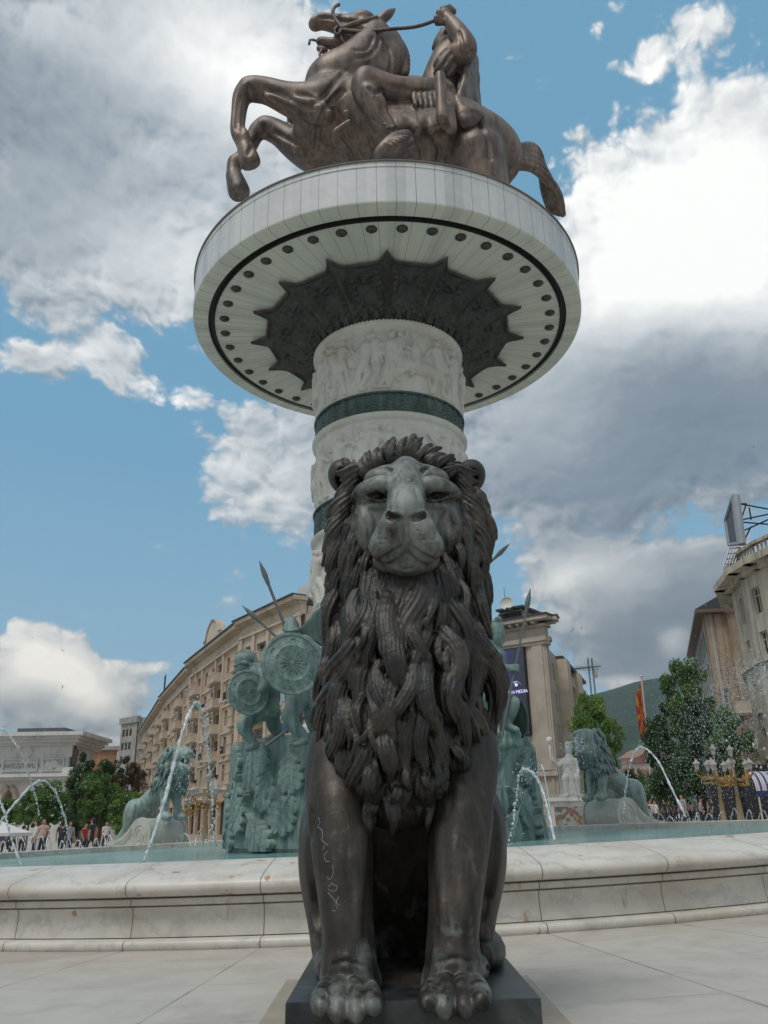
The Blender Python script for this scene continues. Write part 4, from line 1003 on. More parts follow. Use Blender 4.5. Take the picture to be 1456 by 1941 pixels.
# rider: one body
rc = Clay(*bbox([(650, 0), (960, 320)], .2), .034)
def RC(pts, k=.06, n=5, **kw): chain_px(rc, [(p[0], p[1], HYc+p[3], p[2]) for p in pts], k, n, **kw)
RC([(830, 178, 34, -.3), (836, 150, 32, -.3), (850, 120, 33, -.3), (862, 96, 30, -.35)], .10)      # torso
RC([(836, 182, 30, -.75), (790, 182, 30, -1.05), (740, 172, 26, -1.3), (694, 152, 24, -1.45)], .08)       # thigh
RC([(694, 152, 24, -1.45), (690, 170, 23, -1.45), (706, 200, 21, -1.45), (728, 232, 15, -1.45), (742, 250, 13, -1.45)], .06)
RC([(700, 178, 20, -1.55), (716, 205, 19, -1.5)], .06)
RC([(770, 259, 13, -1.4), (748, 268, 15, -1.5), (728, 283, 13, -1.55), (716, 294, 8, -1.55)], .04)
RC([(780, 266, 7, -1.4), (748, 286, 8, -1.45), (718, 299, 5, -1.5)], .008)
for q in range(5): RC([(733+q*7-6, 262+q*-3.5+10, 3, -1.72), (745+q*7, 275-q*4, 3, -1.75)], .006, 2)
for q in range(3): RC([(724+q*4, 236+q*5, 3, -1.68), (748-q*1, 240+q*6, 3, -1.55)], .006, 2)
RC([(836, 182, 30, .4), (790, 176, 28, 1.0), (745, 170, 25, 1.3), (705, 160, 22, 1.35), (715, 220, 19, 1.35), (735, 255, 12, 1.35), (718, 290, 10, 1.35)], .06)
RC([(862, 112, 26, -.75), (880, 100, 22, -1.0), (882, 84, 19, -1.05), (868, 62, 17, -1.0), (856, 44, 13, -.95), (846, 34, 11, -.9)], .05)    # raised arm
RC([(858, 110, 22, .4), (840, 128, 17, .8), (815, 150, 13, .9), (800, 160, 10, .7)], .05)
E_h = lambda px, py, dy, rx, ry, rY, k=.04, op='add', rot=0: ell_px(rc, px, py, HYc+dy, rx, ry, rY, k, op, rot)
E_h(842, 30, -.9, 14, 13, .2, .05)
for i, (a, b) in enumerate(((828, 34), (832, 24), (840, 17), (850, 14))):
    RC([(a+10, b+8, 6, -1.0+.05*i), (a, b, 6, -1.05+.06*i), (a+2, b+9, 5, -1.0+.06*i)], .02, 3)
RC([(838, 42, 6, -1.0), (828, 44, 5, -.95)], .02, 2)
E_h(846, 82, -.25, 22, 26, .38, .05); E_h(834, 88, -.25, 14, 18, .28, .06); RC([(826, 84, 4, -.25), (822, 92, 4, -.25)], .04, 2); RC([(852, 104, 15, -.28), (855, 115, 17, -.3)], .06)
carve(rc, [(4, [(836, 126), (850, 140), (866, 150)]), (4, [(826, 150), (842, 162), (862, 168)]), (4, [(700, 166), (712, 176), (722, 170)]), (4, [(712, 184), (728, 214), (742, 236)]), (4, [(735, 160), (775, 170), (815, 176)]), (3, [(870, 60), (876, 80), (880, 98)]), (3, [(724, 238), (738, 246), (752, 244)]), (3, [(872, 98), (884, 104), (896, 98)])], .04)
rider = link('rider', rc.mesh('rider', 1), M['horse']); under(rider, hs)
def hair_fn(c_):
    for i in range(38):
        a = rg.uniform(0, 6.28); q = rg.uniform(.55, 1.0); x, y = 850+22*q*math.cos(a), 76+22*q*math.sin(a)
        chain_px(c_, [(x, y, HYc-.25-.34*math.sqrt(max(0, 1-q*q))+rg.uniform(0, .4), 5.5), (x+rg.uniform(-5, 5), y+5, HYc-.28+rg.uniform(-.2, .4), 4), (x+rg.uniform(-8, 4), y+9, HYc-.25+rg.uniform(-.2, .4), 2)], .02, 2)
part('rider_hair', hair_fn, *bbox([(815, 45), (890, 115)], .1), .035)
def cloak_fn(c_):
    for i in range(11):
        q = i/10; w_ = math.sin(i*1.9)*4
        chain_px(c_, [(874+14*q, 70+30*q, HYc-.75+1.1*q, 9), (884+14*q+w_, 115, HYc-.75+1.0*q, 9), (882+18*q-w_, 150, HYc-.8+.9*q, 8), (872+30*q+w_, 186, HYc-.9+.8*q, 9), (870+36*q, 216+w_, HYc-1.0+.8*q, 7)], .03, 5)
    for i in range(9):
        q = i/8; chain_px(c_, [(866+8*q, 186+q*26, HYc-1.1, 7), (876+12*q, 218+10*math.sin(i*2), HYc-1.3, 10), (893+14*q, 236-18*q, HYc-1.2, 9), (908, 202+12*q, HYc-.9, 5)], .03, 4)
    chain_px(c_, [(838, 134, HYc-.85, 17), (850, 118, HYc-.8, 21), (868, 104, HYc-.6, 19)], .06, 4, side=shear_norm(RT*.75-UP*.65), amp=.035, wave=.2)
part('cloak', cloak_fn, *bbox([(810, 70), (940, 270)], .2), .04)
def skirt_fn(c_):
    for i in range(6):
        q = i/5; chain_px(c_, [(796+46*q, 158-4*q, HYc-1.10+.1*q, 5), (785+52*q, 178+3*q, HYc-1.42+.15*q, 5.5), (788+54*q, 200+4*q, HYc-1.50+.2*q, 5)], .004, 3)
    chain_px(c_, [(796, 156, HYc-1.15, 6), (842, 152, HYc-1.05, 6)], .01, 2)
    for i in range(16):
        q = i/15; chain_px(c_, [(706+146*q, 204, HYc-1.15, 12), (712+142*q, 226, HYc-1.35, 11), (716+140*q, 238+7*math.sin(i*1.8), HYc-1.42, 9+2*math.sin(i*1.8))], .05, 3)
part('saddle_cloth', skirt_fn, *bbox([(690, 140), (880, 265)], .3), .04)
s_ = MB(); a, b = at(834, 142, HYc-1.75), at(838, 226, HYc-1.75); r_ = 11*mpp(a)
s_.tube([a, a+(b-a)*.08, a+(b-a)*.9, a+(b-a)*.92, b, b+(b-a)*.05], [r_*.9, r_, r_*.92, r_*1.12, r_*1.05, r_*.5], 16); o = s_.build('scabbard', M['horse'], None, smooth=True); under(o, hs)
s_ = MB(); s_.tube([at(x, y, HYc+d_) for x, y, d_ in bez([(648, 56, -.5), (690, 60, -.6), (740, 55, -.75), (790, 50, -.9), (832, 36, -.95)], 6)], .055, 6); o = s_.build('rein', M['horse'], None, smooth='all'); under(o, hs)
s_ = MB()
s_.tube([at(x, y, HYc+d_) for x, y, d_ in bez([(650, 54, -.48), (670, 46, -.56), (700, 38, -.48), (716, 34, -.42)], 6)], .085, 6)
s_.tube([at(x, y, HYc+d_) for x, y, d_ in bez([(646, 58, -.42), (648, 74, -.40), (664, 92, -.34), (676, 104, -.45)], 6)], .05, 6)
s_.tube([at(x, y, HYc+d_) for x, y, d_ in bez([(643, 8, -.42), (634, 14, -.45), (631, 28, -.45), (640, 42, -.45), (650, 54, -.5)], 6)], .055, 6)
s_.tube([at(x, y, HYc+d_) for x, y, d_ in bez([(650, 54, -.5), (640, 66, -.45), (634, 58, -.45), (642, 50, -.45)], 5)], .05, 6)
o = s_.build('bridle', M['horse'], None, smooth='all'); under(o, hs)
s_ = MB(); s_.tube([at(x, y, HYc-.1) for x, y in bez([(612, 92), (606, 104), (612, 114), (606, 128)], 5)], .045, 6); s_.tube([at(x, y, HYc-.1) for x, y in bez([(586, 84), (588, 76), (596, 76), (604, 80)], 4)], .04, 6)
o = s_.build('curb_chain', M['horse'], None, smooth='all'); under(o, hs)

# ---------------------------------------------------------------- spearmen on the drum
DT = 2.60                                                 # top of the drum
def warrior(name, label, Y, draw, bb, h=.022, mt='green'):
    P_ = np.array([at(x, y, Y+d_) for x, y in ((bb[0], bb[1]), (bb[2], bb[3]), (bb[0], bb[3]), (bb[2], bb[1])) for d_ in (-.7, .8)])
    th_ = thing(name, label, 'statue', (float(at((bb[0]+bb[2])/2, bb[3], Y)[0]), Y, DT), 0, 'bronze spearmen around the foot of the column')
    c_ = Clay(P_.min(0), P_.max(0), h); draw(c_, lambda pts, k=.03, n=4, **kw: chain_px(c_, [(p[0], p[1], Y+p[3], p[2]) for p in pts], k, n, **kw))
    o = link('body', c_.mesh('body', 2), M[mt]); under(o, th_); return th_
def shield(par, px, py, Y, rx, ry, yaw, pitch, mt='green', rays=16):
    """round dished shield with a sun of rays, facing the viewer turned by yaw and pitch"""
    c = at(px, py, Y); r_ = ry*mpp(c); b = MB(); n_ = 48; V = []; Fs = []
    prof = [(0, .16), (.07, .155), (.10, .13), (.30, .13), (.52, .115), (.56, .135), (.60, .11), (.80, .07), (.88, .05), (.90, .075), (.97, .07), (1.0, .03), (.985, 0.0), (.5, .04), (0, .06)]
    b.lathe([(q*r_+.001, z*r_) for q, z in prof], k=n_)
    for i in range(rays):
        a = 2*math.pi*i/rays; L = .48 if i % 2 == 0 else .42
        b.tube([(.10*r_*math.cos(a), .10*r_*math.sin(a), .135*r_), (.3*r_*math.cos(a), .3*r_*math.sin(a), .137*r_), (L*r_*math.cos(a), L*r_*math.sin(a), .12*r_)], [.02*r_, .026*r_, .006*r_], 5)
    for i in range(6):                                     # scroll rings in the outer field
        a = 2*math.pi*(i+.5)/6
        for q in (.09, .05): b.lathe([(q*r_, .0), (q*r_+.008*r_, .012*r_), (q*r_+.016*r_, .0)], (.72*r_*math.cos(a), .72*r_*math.sin(a), .088*r_), 16)
    o = b.build('shield', M[mt], None, smooth=True); d = shear_norm(CAM-c); base = math.atan2(d[0], -d[1])
    o.rotation_euler = (R(90)-pitch, 0, base+yaw); o.location = c; bpy.context.view_layer.update(); under(o, par); return o
def spear(par, a, b, head=True, r_=.022, mt='spearmetal'):
    s_ = MB(); a = np.asarray(a); b = np.asarray(b); d = shear_norm(b-a)
    s_.tube([a, b], [r_, r_*.85], 8); o = s_.build('spear', M[mt], None, smooth=True); under(o, par)
    if head:
        s_ = MB(); s_.tube([b-d*.02, b+d*.06, b+d*.16, b+d*.30, b+d*.5], [r_*1.2, r_*1.3, .055, .045, .004], 8); h_ = s_.build('spear_head', M[mt], o, smooth=True)
    return o
M['spearmetal'] = flatmat('spear_metal', (.13, .145, .145), .5, .35, var=.25)
W1 = 15.75
def w1(c_, D):
    D([(508, 1332, 21, .1), (506, 1310, 23, .1), (494, 1288, 25, .05), (484, 1276, 20, .05)], .05)     # bent torso
    D([(484, 1274, 11, 0), (472, 1264, 9, 0)], .03); D([(464, 1260, 14, 0), (462, 1268, 11, 0)], .03)  # neck, head
    D([(456, 1272, 6, 0), (455, 1280, 5, 0)], .02); D([(449, 1266, 3.5, 0), (447, 1270, 3, 0)], .015, 2)
    D([(498, 1280, 16, -.25), (500, 1300, 11, -.35), (484, 1314, 8, -.42)], .04); D([(500, 1335, 10, .3), (498, 1352, 8, .2), (492, 1350, 7, .1), (500, 1362, 6, .0)], .04)
    for i in range(7): D([(490+i*5.5, 1328, 5, -.2+.05*abs(3-i)), (488+i*6.5, 1345, 5.5, -.24+.05*abs(3-i)), (488+i*6.8, 1354, 4.5, -.22+.05*abs(3-i))], .008, 2)
    D([(500, 1345, 17, -.05), (478, 1358, 15, -.15), (460, 1374, 11, -.2)], .04); D([(460, 1374, 11, -.2), (464, 1384, 11, -.2), (478, 1404, 7.5, -.15), (486, 1414, 6.5, -.12)], .03)
    D([(486, 1413, 7, -.1), (474, 1419, 5.5, -.25), (468, 1420, 4, -.3)], .02)
    D([(512, 1345, 16, .3), (518, 1368, 13, .35), (522, 1382, 11, .38)], .04); D([(522, 1380, 10, .38), (532, 1398, 8, .4), (536, 1412, 6.5, .4), (528, 1416, 5, .3)], .03)
    D([(436, 1330, 4, .1), (470, 1313, 6, -.3)], .02)
wa = warrior('bronze_spearman', 'green bronze spearman in crested helmet stooping behind a small round shield', W1, w1, (430, 1225, 560, 1428))
def helm_fn(c_):
    chain_px(c_, [(466, 1252, W1, 15.5), (462, 1250, W1, 15)], .02, 3); chain_px(c_, [(444, 1262, W1, 2.5), (462, 1256, W1-.15, 3.5), (478, 1262, W1-.1, 3.5)], .012, 3)
    for i in range(22):
        a = -2.7+i*.155; chain_px(c_, [(466+15*math.cos(a), 1253+15*math.sin(a), W1, 4), (466+20*math.cos(a), 1253+20*math.sin(a), W1, 3)], .008, 2)
    chain_px(c_, [(476, 1262, W1-.1, 5), (474, 1275, W1-.12, 4)], .01, 2)
def small_part(name, fn, x0, y0, x1, y1, Y, par, h=.016, mt='green'):
    P_ = np.array([at(x, y, Y+d_) for x in (x0, x1) for y in (y0, y1) for d_ in (-.5, .5)]); c_ = Clay(P_.min(0), P_.max(0), h); fn(c_); o = link(name, c_.mesh(name, 1), M[mt]); under(o, par); return o
small_part('helmet', helm_fn, 435, 1220, 495, 1290, W1, wa)
shield(wa, 470, 1313, W1-.55, 33, 43, .42, .1)
spear(wa, at(545, 1390, W1+.9), at(540, 1250, W1+.9), False, .03)
W2 = 15.35
def w2(c_, D):
    D([(588, 1320, 24, .2), (582, 1270, 28, .2), (572, 1230, 28, .15)], .05); D([(560, 1218, 12, .1), (556, 1205, 13, .05), (554, 1196, 13, 0)], .03)
    D([(590, 1236, 20, .1), (610, 1262, 14, .1), (590, 1290, 11, -.1)], .04)
    for i in range(8): D([(552+i*7, 1310, 8, -.1), (550+i*8, 1330, 8, -.12), (551+i*8, 1338, 6, -.1)], .01, 2)
    D([(562, 1322, 19, -.15), (556, 1346, 16, -.25), (546, 1356, 13, -.3)], .04); D([(546, 1354, 13, -.3), (556, 1374, 13, -.28), (574, 1394, 9, -.25), (580, 1404, 8, -.2)], .03); D([(580, 1400, 8, -.2), (568, 1409, 6, -.35), (560, 1411, 5, -.4)], .02)
    D([(592, 1320, 18, .3), (592, 1360, 14, .35), (600, 1390, 10, .35), (600, 1406, 9, .35)], .04)
    D([(552, 1352, 5, .1), (545, 1356, 3, .1), (537, 1350, 1.5, .1)], .01, 2)
wb = warrior('bronze_spearman', 'green bronze spearman hidden behind a big round shield with scrolls and rays', W2, w2, (520, 1150, 640, 1425))
def helm2(c_):
    chain_px(c_, [(553, 1192, W2, 16), (553, 1180, W2, 11), (552, 1172, W2, 5), (551, 1167, W2, 1.5)], .01, 4); chain_px(c_, [(537, 1193, W2, 3), (553, 1196, W2-.2, 3), (570, 1192, W2, 3)], .01, 3)
small_part('helmet', helm2, 525, 1155, 580, 1215, W2, wb)
shield(wb, 553, 1258, W2-.65, 57, 60, .25, .05)
def fan(c_):
    for i in range(12):
        a = -.95+i*.14; chain_px(c_, [(566, 1197, W2+.1, 3), (590+10*math.cos(a), 1195+34*math.sin(a), W2+.15, 4), (602+12*math.cos(a), 1195+52*math.sin(a), W2+.2, 3)], .008, 3)
small_part('plume', fan, 560, 1130, 640, 1260, W2+.2, wb, .02, 'greendark')
spear(wb, at(580, 1290, W2+.5), at(508, 1105, W2+.4), True, .034)
spear(wb, at(530, 1213, W2+.9), at(492, 1178, W2+.9), True, .026)
spear(wb, at(504, 1414, W2-.1), at(602, 1342, W2-.35), False, .032)
W3 = 16.2
def w3(c_, D):
    D([(934, 1325, 20, .1), (932, 1290, 20, .1), (938, 1262, 22, .1), (936, 1240, 20, .1)], .05); D([(940, 1225, 10, .05), (943, 1208, 13, 0), (946, 1200, 11, 0)], .03); D([(953, 1205, 4, -.05), (953, 1214, 5, 0)], .02, 2)
    D([(946, 1246, 15, -.2), (944, 1266, 10, -.3), (958, 1268, 8, -.35), (970, 1267, 6.5, -.38)], .03); D([(972, 1266, 7, -.38), (979, 1266, 6, -.38)], .02, 2)
    for q in range(4): D([(974, 1261+q*3.2, 3, -.44), (981, 1261+q*3.2, 3, -.42), (982, 1263+q*3.2, 2.5, -.34)], .008, 2)
    for i in range(6): D([(922+i*6, 1298, 6, -.15), (920+i*7, 1318, 6, -.2), (920+i*7.5, 1326, 5, -.2)], .01, 2)
    D([(940, 1322, 15, -.1), (958, 1326, 13, -.2), (974, 1332, 11.5, -.25)], .03); D([(974, 1332, 11.5, -.25), (968, 1350, 11.5, -.22), (963, 1368, 8, -.2), (962, 1377, 7, -.2)], .03); D([(962, 1376, 7, -.2), (976, 1382, 6, -.3), (982, 1384, 4, -.32)], .02)
    D([(928, 1325, 17, .2), (926, 1360, 13, .2), (930, 1395, 10, .2), (932, 1410, 9, .2)], .03)
    for x, y, r_ in ((960, 1394, 13), (975, 1392, 12), (962, 1406, 15), (978, 1408, 11), (948, 1410, 13)): D([(x, y, r_, -.1), (x+4, y+1, r_*.8, -.15)], .03, 2)
wc = warrior('bronze_spearman', 'green bronze spearman leaning on a spear with one foot on a rock', W3, w3, (905, 1165, 1000, 1430))
def helm3(c_):
    chain_px(c_, [(942, 1200, W3, 15), (940, 1192, W3, 14)], .01, 3); chain_px(c_, [(934, 1185, W3, 5), (946, 1172, W3, 4), (954, 1190, W3, 2)], .02, 3)
small_part('helmet', helm3, 920, 1160, 970, 1225, W3, wc)
shield(wc, 980, 1362, W3+.2, 26, 38, -.95, -.1, 'greendark')
spear(wc, at(949, 1408, W3-.35), at(997, 1160, W3-.40), True, .026)
spear(wc, at(900, 1095, W3+1.3), at(938, 1058, W3+1.3), True, .026)

# ---------------------------------------------------------------- spouting lions on scrolls round the pool
cr = Clay((-1.15, -2.05, .0), (1.15, 2.3, 3.55), .026)
def K(pts, rs, k=.06, **kw): b_ = bez(pts, 4); r__ = np.interp(np.linspace(0, 1, len(b_)), np.linspace(0, 1, len(rs)), rs); cr.chain(b_, r__, k=k, **kw)
# local frame: -y is the way the lion looks (towards the middle of the pool), feet of the forelegs at z = 1.02
K([(0, 1.15, 1.32), (0, .75, 1.55), (0, .2, 1.86), (0, -.30, 2.10)], [.31, .29, .32, .38], .12)
K([(0, -.25, 2.15), (0, -.48, 2.50), (0, -.62, 2.80)], [.40, .42, .33], .12)
for s_ in (-1, 1):
    K([(s_*.22, -.36, 2.0), (s_*.25, -.46, 1.55), (s_*.26, -.50, 1.25), (s_*.27, -.50, 1.10)], [.19, .14, .105, .105], .05)
    K([(s_*.27, -.50, 1.10), (s_*.27, -.70, 1.07), (s_*.27, -.80, 1.06)], [.12, .13, .10], .04)
    for q in (-.07, 0, .07): K([(s_*.27+q, -.74, 1.09), (s_*.27+q, -.86, 1.06)], [.05, .05], .01)
    K([(s_*.27, 1.15, 1.35), (s_*.30, 1.25, 1.05), (s_*.30, 1.42, .75), (s_*.30, 1.75, .45), (s_*.30, 1.92, .30)], [.34, .27, .17, .13, .11], .08)
    K([(s_*.30, 1.92, .30), (s_*.30, 1.80, .22)], [.12, .11], .03)
# head, jaws open
K([(0, -.62, 2.96), (0, -.80, 3.02), (0, -1.05, 3.06), (0, -1.22, 3.07)], [.33, .28, .20, .15], .06)
K([(0, -.72, 2.80), (0, -1.0, 2.66), (0, -1.20, 2.60)], [.24, .17, .13], .04); cr.ell((0, -1.24, 2.66), (.10, .08, .07), .03)
K([(0, -1.42, 2.84), (0, -1.12, 2.86), (0, -.90, 2.88)], [.15, .13, .09], .02, op='sub')
cr.ell((0, -1.33, 3.10), (.11, .07, .07), .03)
for s_ in (-1, 1):
    cr.ell((s_*.12, -1.20, 3.02), (.12, .15, .11), .04); cr.ell((s_*.26, -.62, 3.22), (.09, .07, .12), .03); K([(s_*.08, -.98, 3.22), (s_*.22, -.86, 3.20)], [.06, .06], .05); cr.ell((s_*.16, -.97, 3.15), (.05, .05, .035), .01, 'sub')
K([(0, 1.5, 1.15), (0, 1.75, .95), (.1, 1.85, .6)], [.06, .06, .05], .03)
cme = cr.mesh('body', 2)
cm = Clay((-.85, -1.15, 1.1), (.85, .75, 3.4), .022)
rg = random.Random(9)
cm.ell((0, -.26, 2.36), (.45, .45, .50), .05); cm.ell((0, -.42, 2.64), (.38, .30, .42), .05)
for i in range(260):
    a = rg.uniform(-3.1, 3.1); z_ = rg.uniform(2.02, 3.28); q = (z_-1.5)/1.8
    cx, cy = 0, -.20-.38*q; rx = .47*(1-.30*max(0, q-.55)/.45); 
    if abs(a) < .65 and z_ > 2.72: continue
    x, y = cx+rx*math.sin(a), cy-rx*math.cos(a)
    if z_ > 2.55 and y < -.72: continue
    L = rg.uniform(.26, .42); w_ = rg.uniform(-.12, .12); o_ = (math.sin(a), -math.cos(a))
    P_ = [(x, y, z_), (x+o_[0]*.07+w_*.5, y+o_[1]*.07, z_-L*.4), (x+o_[0]*.05+w_, y+o_[1]*.05+.06, z_-L*.75), (x+o_[0]*.08+w_*.6, y+o_[1]*.08+.04, z_-L)]
    b_ = bez(P_, 3); cm.chain(b_, np.linspace(.06, .014, len(b_))*rg.uniform(.8, 1.2), k=.008)
mme = cm.mesh('mane', 1)
me_s = []
# scroll: drum across, spiral cheeks, tail sweeping back to the wall
scr = MB(); Wd = .86
def scroll_outline():
    o = []
    for i in range(29):
        a = math.pi*1.5-1.9*math.pi*i/28 if False else math.pi*(.5+1.05*i/28)
        o.append((0, .05+.62*math.cos(a), .46+.60*math.sin(a)))
    o = [(0, -y+.0, z) for (_, y, z) in o]
    return o
top = [(0, y, z) for y, z in bez([(.10, 1.06), (.45, .96), (.85, .62), (1.30, .38), (1.85, .26), (2.20, .22)], 6)]
front = [(0, .10-.62*math.sin(a), .44+.62*math.cos(a)) for a in np.linspace(0.05, math.pi-.25, 22)]
prof = list(reversed(top))+front+[(0, .2, -.16), (0, 2.2, -.16)]
scr.prism(prof, (-Wd+.08, 0, 0), (Wd-.08, 0, 0))
scroll_me = scr.build('scroll', M['oldstone'], None, smooth=True); 
ck = MB()
def off(p, d, cy=.35, cz=.4):
    q = np.array([0, p[1]-cy, p[2]-cz]); L = np.linalg.norm(q); return np.array(p)+q/L*d
prof2 = [off(p, .045) if p[2] > -.1 else np.array(p) for p in prof]
for s_ in (-1, 1): ck.prism(prof2, (s_*(Wd-.08), 0, 0), (s_*(Wd+.0), 0, 0))
for s_ in (-1, 1):                                         # carved spiral lines
    pts = []
    for i in range(70):
        a = i/69*2.6*2*math.pi; r_ = .10+.40*i/69; pts.append((s_*(Wd+.002), .10-r_*math.sin(a+.6), .44+r_*math.cos(a+.6)))
    ck.tube(pts, .022, 5)
    for d in (.12, .24, .34): ck.tube([(s_*(Wd+.002), p[1]+.02, p[2]-d-.02) for p in top[8:28]], .020, 5)
cheek = ck.build('scroll_cheek', M['oldstone'], None, smooth=True)
M['lionstone'] = bronze('weathered_green_bronze', (.16, .215, .205), (.225, .30, .285), (.28, .36, .34), (.33, .41, .385), -.05, .6, .12, 1.6, 16)
def spouting(px, py, Y, label, slabel, flip=None):
    base = at(px, py, Y); c = np.array([base[0], Y, .60+gz(base[0])])
    d = MC-c; rz = math.atan2(d[1], d[0])+math.pi/2
    if flip is not None: rz += flip
    t_ = thing('scroll_plinth', slabel, 'plinth', c, rz, 'stone scrolls under the spouting lions')
    l_ = thing('spouting_lion', label, 'lion statue', c, rz, 'spouting lions round the pool')
    l_.scale = (.88,)*3; t_.scale = (.77,)*3; l_.location.z -= .095
    link('body', cme, None, l_); link('mane', mme, None, l_)
    link('scroll', scroll_me.data, None, t_); link('scroll_cheek', cheek.data, None, t_)
    return l_, t_
M['lionmane'] = bronze('weathered_mane_bronze', (.10, .145, .137), (.15, .205, .195), (.20, .27, .255), (.28, .36, .335), -.10, .6, .12, 1.8, 16)
cme.materials.append(M['lionstone']); mme.materials.append(M['lionmane'])
LR = spouting(1156, 1564, 26.0, 'grey green lion with open jaws on a scroll near the flagpole', 'carved stone scroll carrying the lion near the flagpole', -.22)
LLn = spouting(302, 1602, 26.0, 'grey green lion with open jaws standing before the long balconied building', 'carved stone scroll before the long balconied building', .15)
LE = spouting(-172, 1560, 15.6, 'grey green lion mostly cut off by the left edge of the picture', 'carved stone scroll cut off at the left edge of the picture')
bpy.data.objects.remove(scroll_me); bpy.data.objects.remove(cheek)
# ---------------------------------------------------------------- buildings
def stone(name, a, b_, sc=.35, rough=.75, streak=.5):
    mt, t, b = newmat(name); v = nd(t, 'ShaderNodeTexCoord').outputs['Object']
    f = noise(t, v, sc, 6, .65); s_ = noise(t, vmth(t, 'MULTIPLY', v, (1.6, 1.6, .12)), 1.2, 5, .65)
    k = mth(t, 'MULTIPLY_ADD', mth(t, 'SUBTRACT', s_, .5), streak*2, f)
    setin(b, Base_Color=ramp(t, k, [(.28, tuple(x*.72 for x in a)), (.48, a), (.68, b_)]), Roughness=rough, Normal=bump(t, noise(t, v, 9, 5, .7), .25, .03)); return mt
M['beige'] = stone('beige_render', (.43, .325, .235), (.51, .40, .30), streak=.3)
M['cream'] = stone('cream_render', (.48, .40, .31), (.55, .47, .37), streak=.25)
M['sand'] = stone('sand_render', (.40, .35, .29), (.46, .41, .345), streak=.18)
M['greyr'] = stone('grey_render', (.30, .29, .265), (.36, .35, .32))
M['white'] = stone('white_stone', (.54, .535, .52), (.60, .595, .58), streak=.3)
M['old'] = stone('old_render', (.37, .33, .265), (.45, .40, .33), streak=1.0)
M['oldbrown'] = stone('brown_render', (.30, .215, .145), (.36, .27, .19), streak=1.0)
M['roofdark'] = flatmat('dark_roof', (.045, .045, .05), .6, var=.3)
M['iron'] = flatmat('dark_iron', (.03, .03, .032), .5, .5)
M['frame'] = flatmat('pale_window_frame', (.42, .38, .33), .6)
M['framedark'] = flatmat('brown_window_frame', (.13, .09, .065), .6)
mt, t, b = newmat('window_glass'); v = nd(t, 'ShaderNodeTexCoord').outputs['Object']
oi = nd(t, 'ShaderNodeObjectInfo'); rn = oi.outputs['Random']
setin(b, Base_Color=ramp(t, rn, [(0, (.012, .013, .016)), (.7, (.03, .028, .028)), (.88, (.10, .085, .07)), (1, (.17, .155, .13))]), Roughness=.12, Specular_IOR_Level=.6); M['glass'] = mt
M['bluepane'] = flatmat('blue_glass', (.16, .25, .29), .15)
def wall_holes(b, P0, P1, z0, z1, holes, depth):
    """front wall from P0 to P1 (seen left to right) with openings (u0,u1,z0,z1) and their reveals"""
    P0 = np.asarray(P0, float); P1 = np.asarray(P1, float); L = np.linalg.norm(P1-P0); u = (P1-P0)/L; n = np.array([u[1], -u[0]])
    us = sorted(set([0, L]+[x for h in holes for x in h[:2]])); zs = sorted(set([z0, z1]+[x for h in holes for x in h[2:4]]))
    pt = lambda a, z, d=0: (P0[0]+u[0]*a-n[0]*d, P0[1]+u[1]*a-n[1]*d, z)
    for i in range(len(us)-1):
        for j in range(len(zs)-1):
            cu, cz = (us[i]+us[i+1])/2, (zs[j]+zs[j+1])/2
            if any(h[0] < cu < h[1] and h[2] < cz < h[3] for h in holes): continue
            b.add([pt(us[i], zs[j]), pt(us[i+1], zs[j]), pt(us[i+1], zs[j+1]), pt(us[i], zs[j+1])], [(0, 1, 2, 3)])
    for a0, a1, c0, c1 in holes:
        for q in (((a0, c0), (a0, c1)), ((a1, c1), (a1, c0)), ((a0, c1), (a1, c1)), ((a1, c0), (a0, c0))):
            b.add([pt(*q[0]), pt(*q[1]), pt(*q[1], depth), pt(*q[0], depth)], [(0, 1, 2, 3)])
    return u, n, L
WIN = {}
def window(par, P, yaw, w_, h_, fm='frame', gm='glass', name='window'):
    k = (round(w_, 2), round(h_, 2), fm, gm)
    if k not in WIN:
        b = MB(); t_ = .09
        b.box((0, 0, t_/2), (w_, .10, t_)); b.box((0, 0, h_-t_/2), (w_, .10, t_))
        for s_ in (-1, 1): b.box((s_*(w_-t_)/2, 0, h_/2), (t_, .10, h_-2*t_))
        if w_ > .8: b.box((0, 0, h_/2), (.07, .09, h_-2*t_))
        if h_ > 1.7: b.box((0, .002, h_*.7), (w_-2*t_, .08, .06))
        f = b.build(name, M[fm]); b = MB(); b.box((0, .05, h_/2), (w_-.1, .03, h_-.1)); g_ = b.build('pane', M[gm], f); WIN[k] = (f, g_)
        f.parent = par; first = f
    else:
        f0, g0 = WIN[k]; first = f0.copy(); COL.objects.link(first); first.parent = par; g_ = g0.copy(); COL.objects.link(g_); g_.parent = first
    first.location = P; first.rotation_euler = (0, 0, yaw); return first
def span(par, P0, P1, z0, z1, holes, mt, depth=.28, fm='frame', thick=.5, name='wall', gm='glass'):
    b = MB(); u, n, L = wall_holes(b, P0, P1, z0, z1, holes, depth)
    # backing behind, so that the wall has thickness
    P0 = np.asarray(P0, float); P1 = np.asarray(P1, float); yaw = math.atan2(u[1], u[0])
    mid = (P0+P1)/2-n*(depth+.25)
    o = b.build(name, mt, par, recalc=False)
    bb = MB(); bb.box((mid[0], mid[1], (z0+z1)/2), (L-.02, .3, z1-z0-.02), yaw); bb.build('inner_wall', mt, o)
    for a0, a1, c0, c1 in holes:
        p = P0+u*(a0+a1)/2-n*(depth-.08); window(par, (p[0], p[1], c0), yaw, a1-a0, c1-c0, fm, gm)
    return u, n, L, yaw
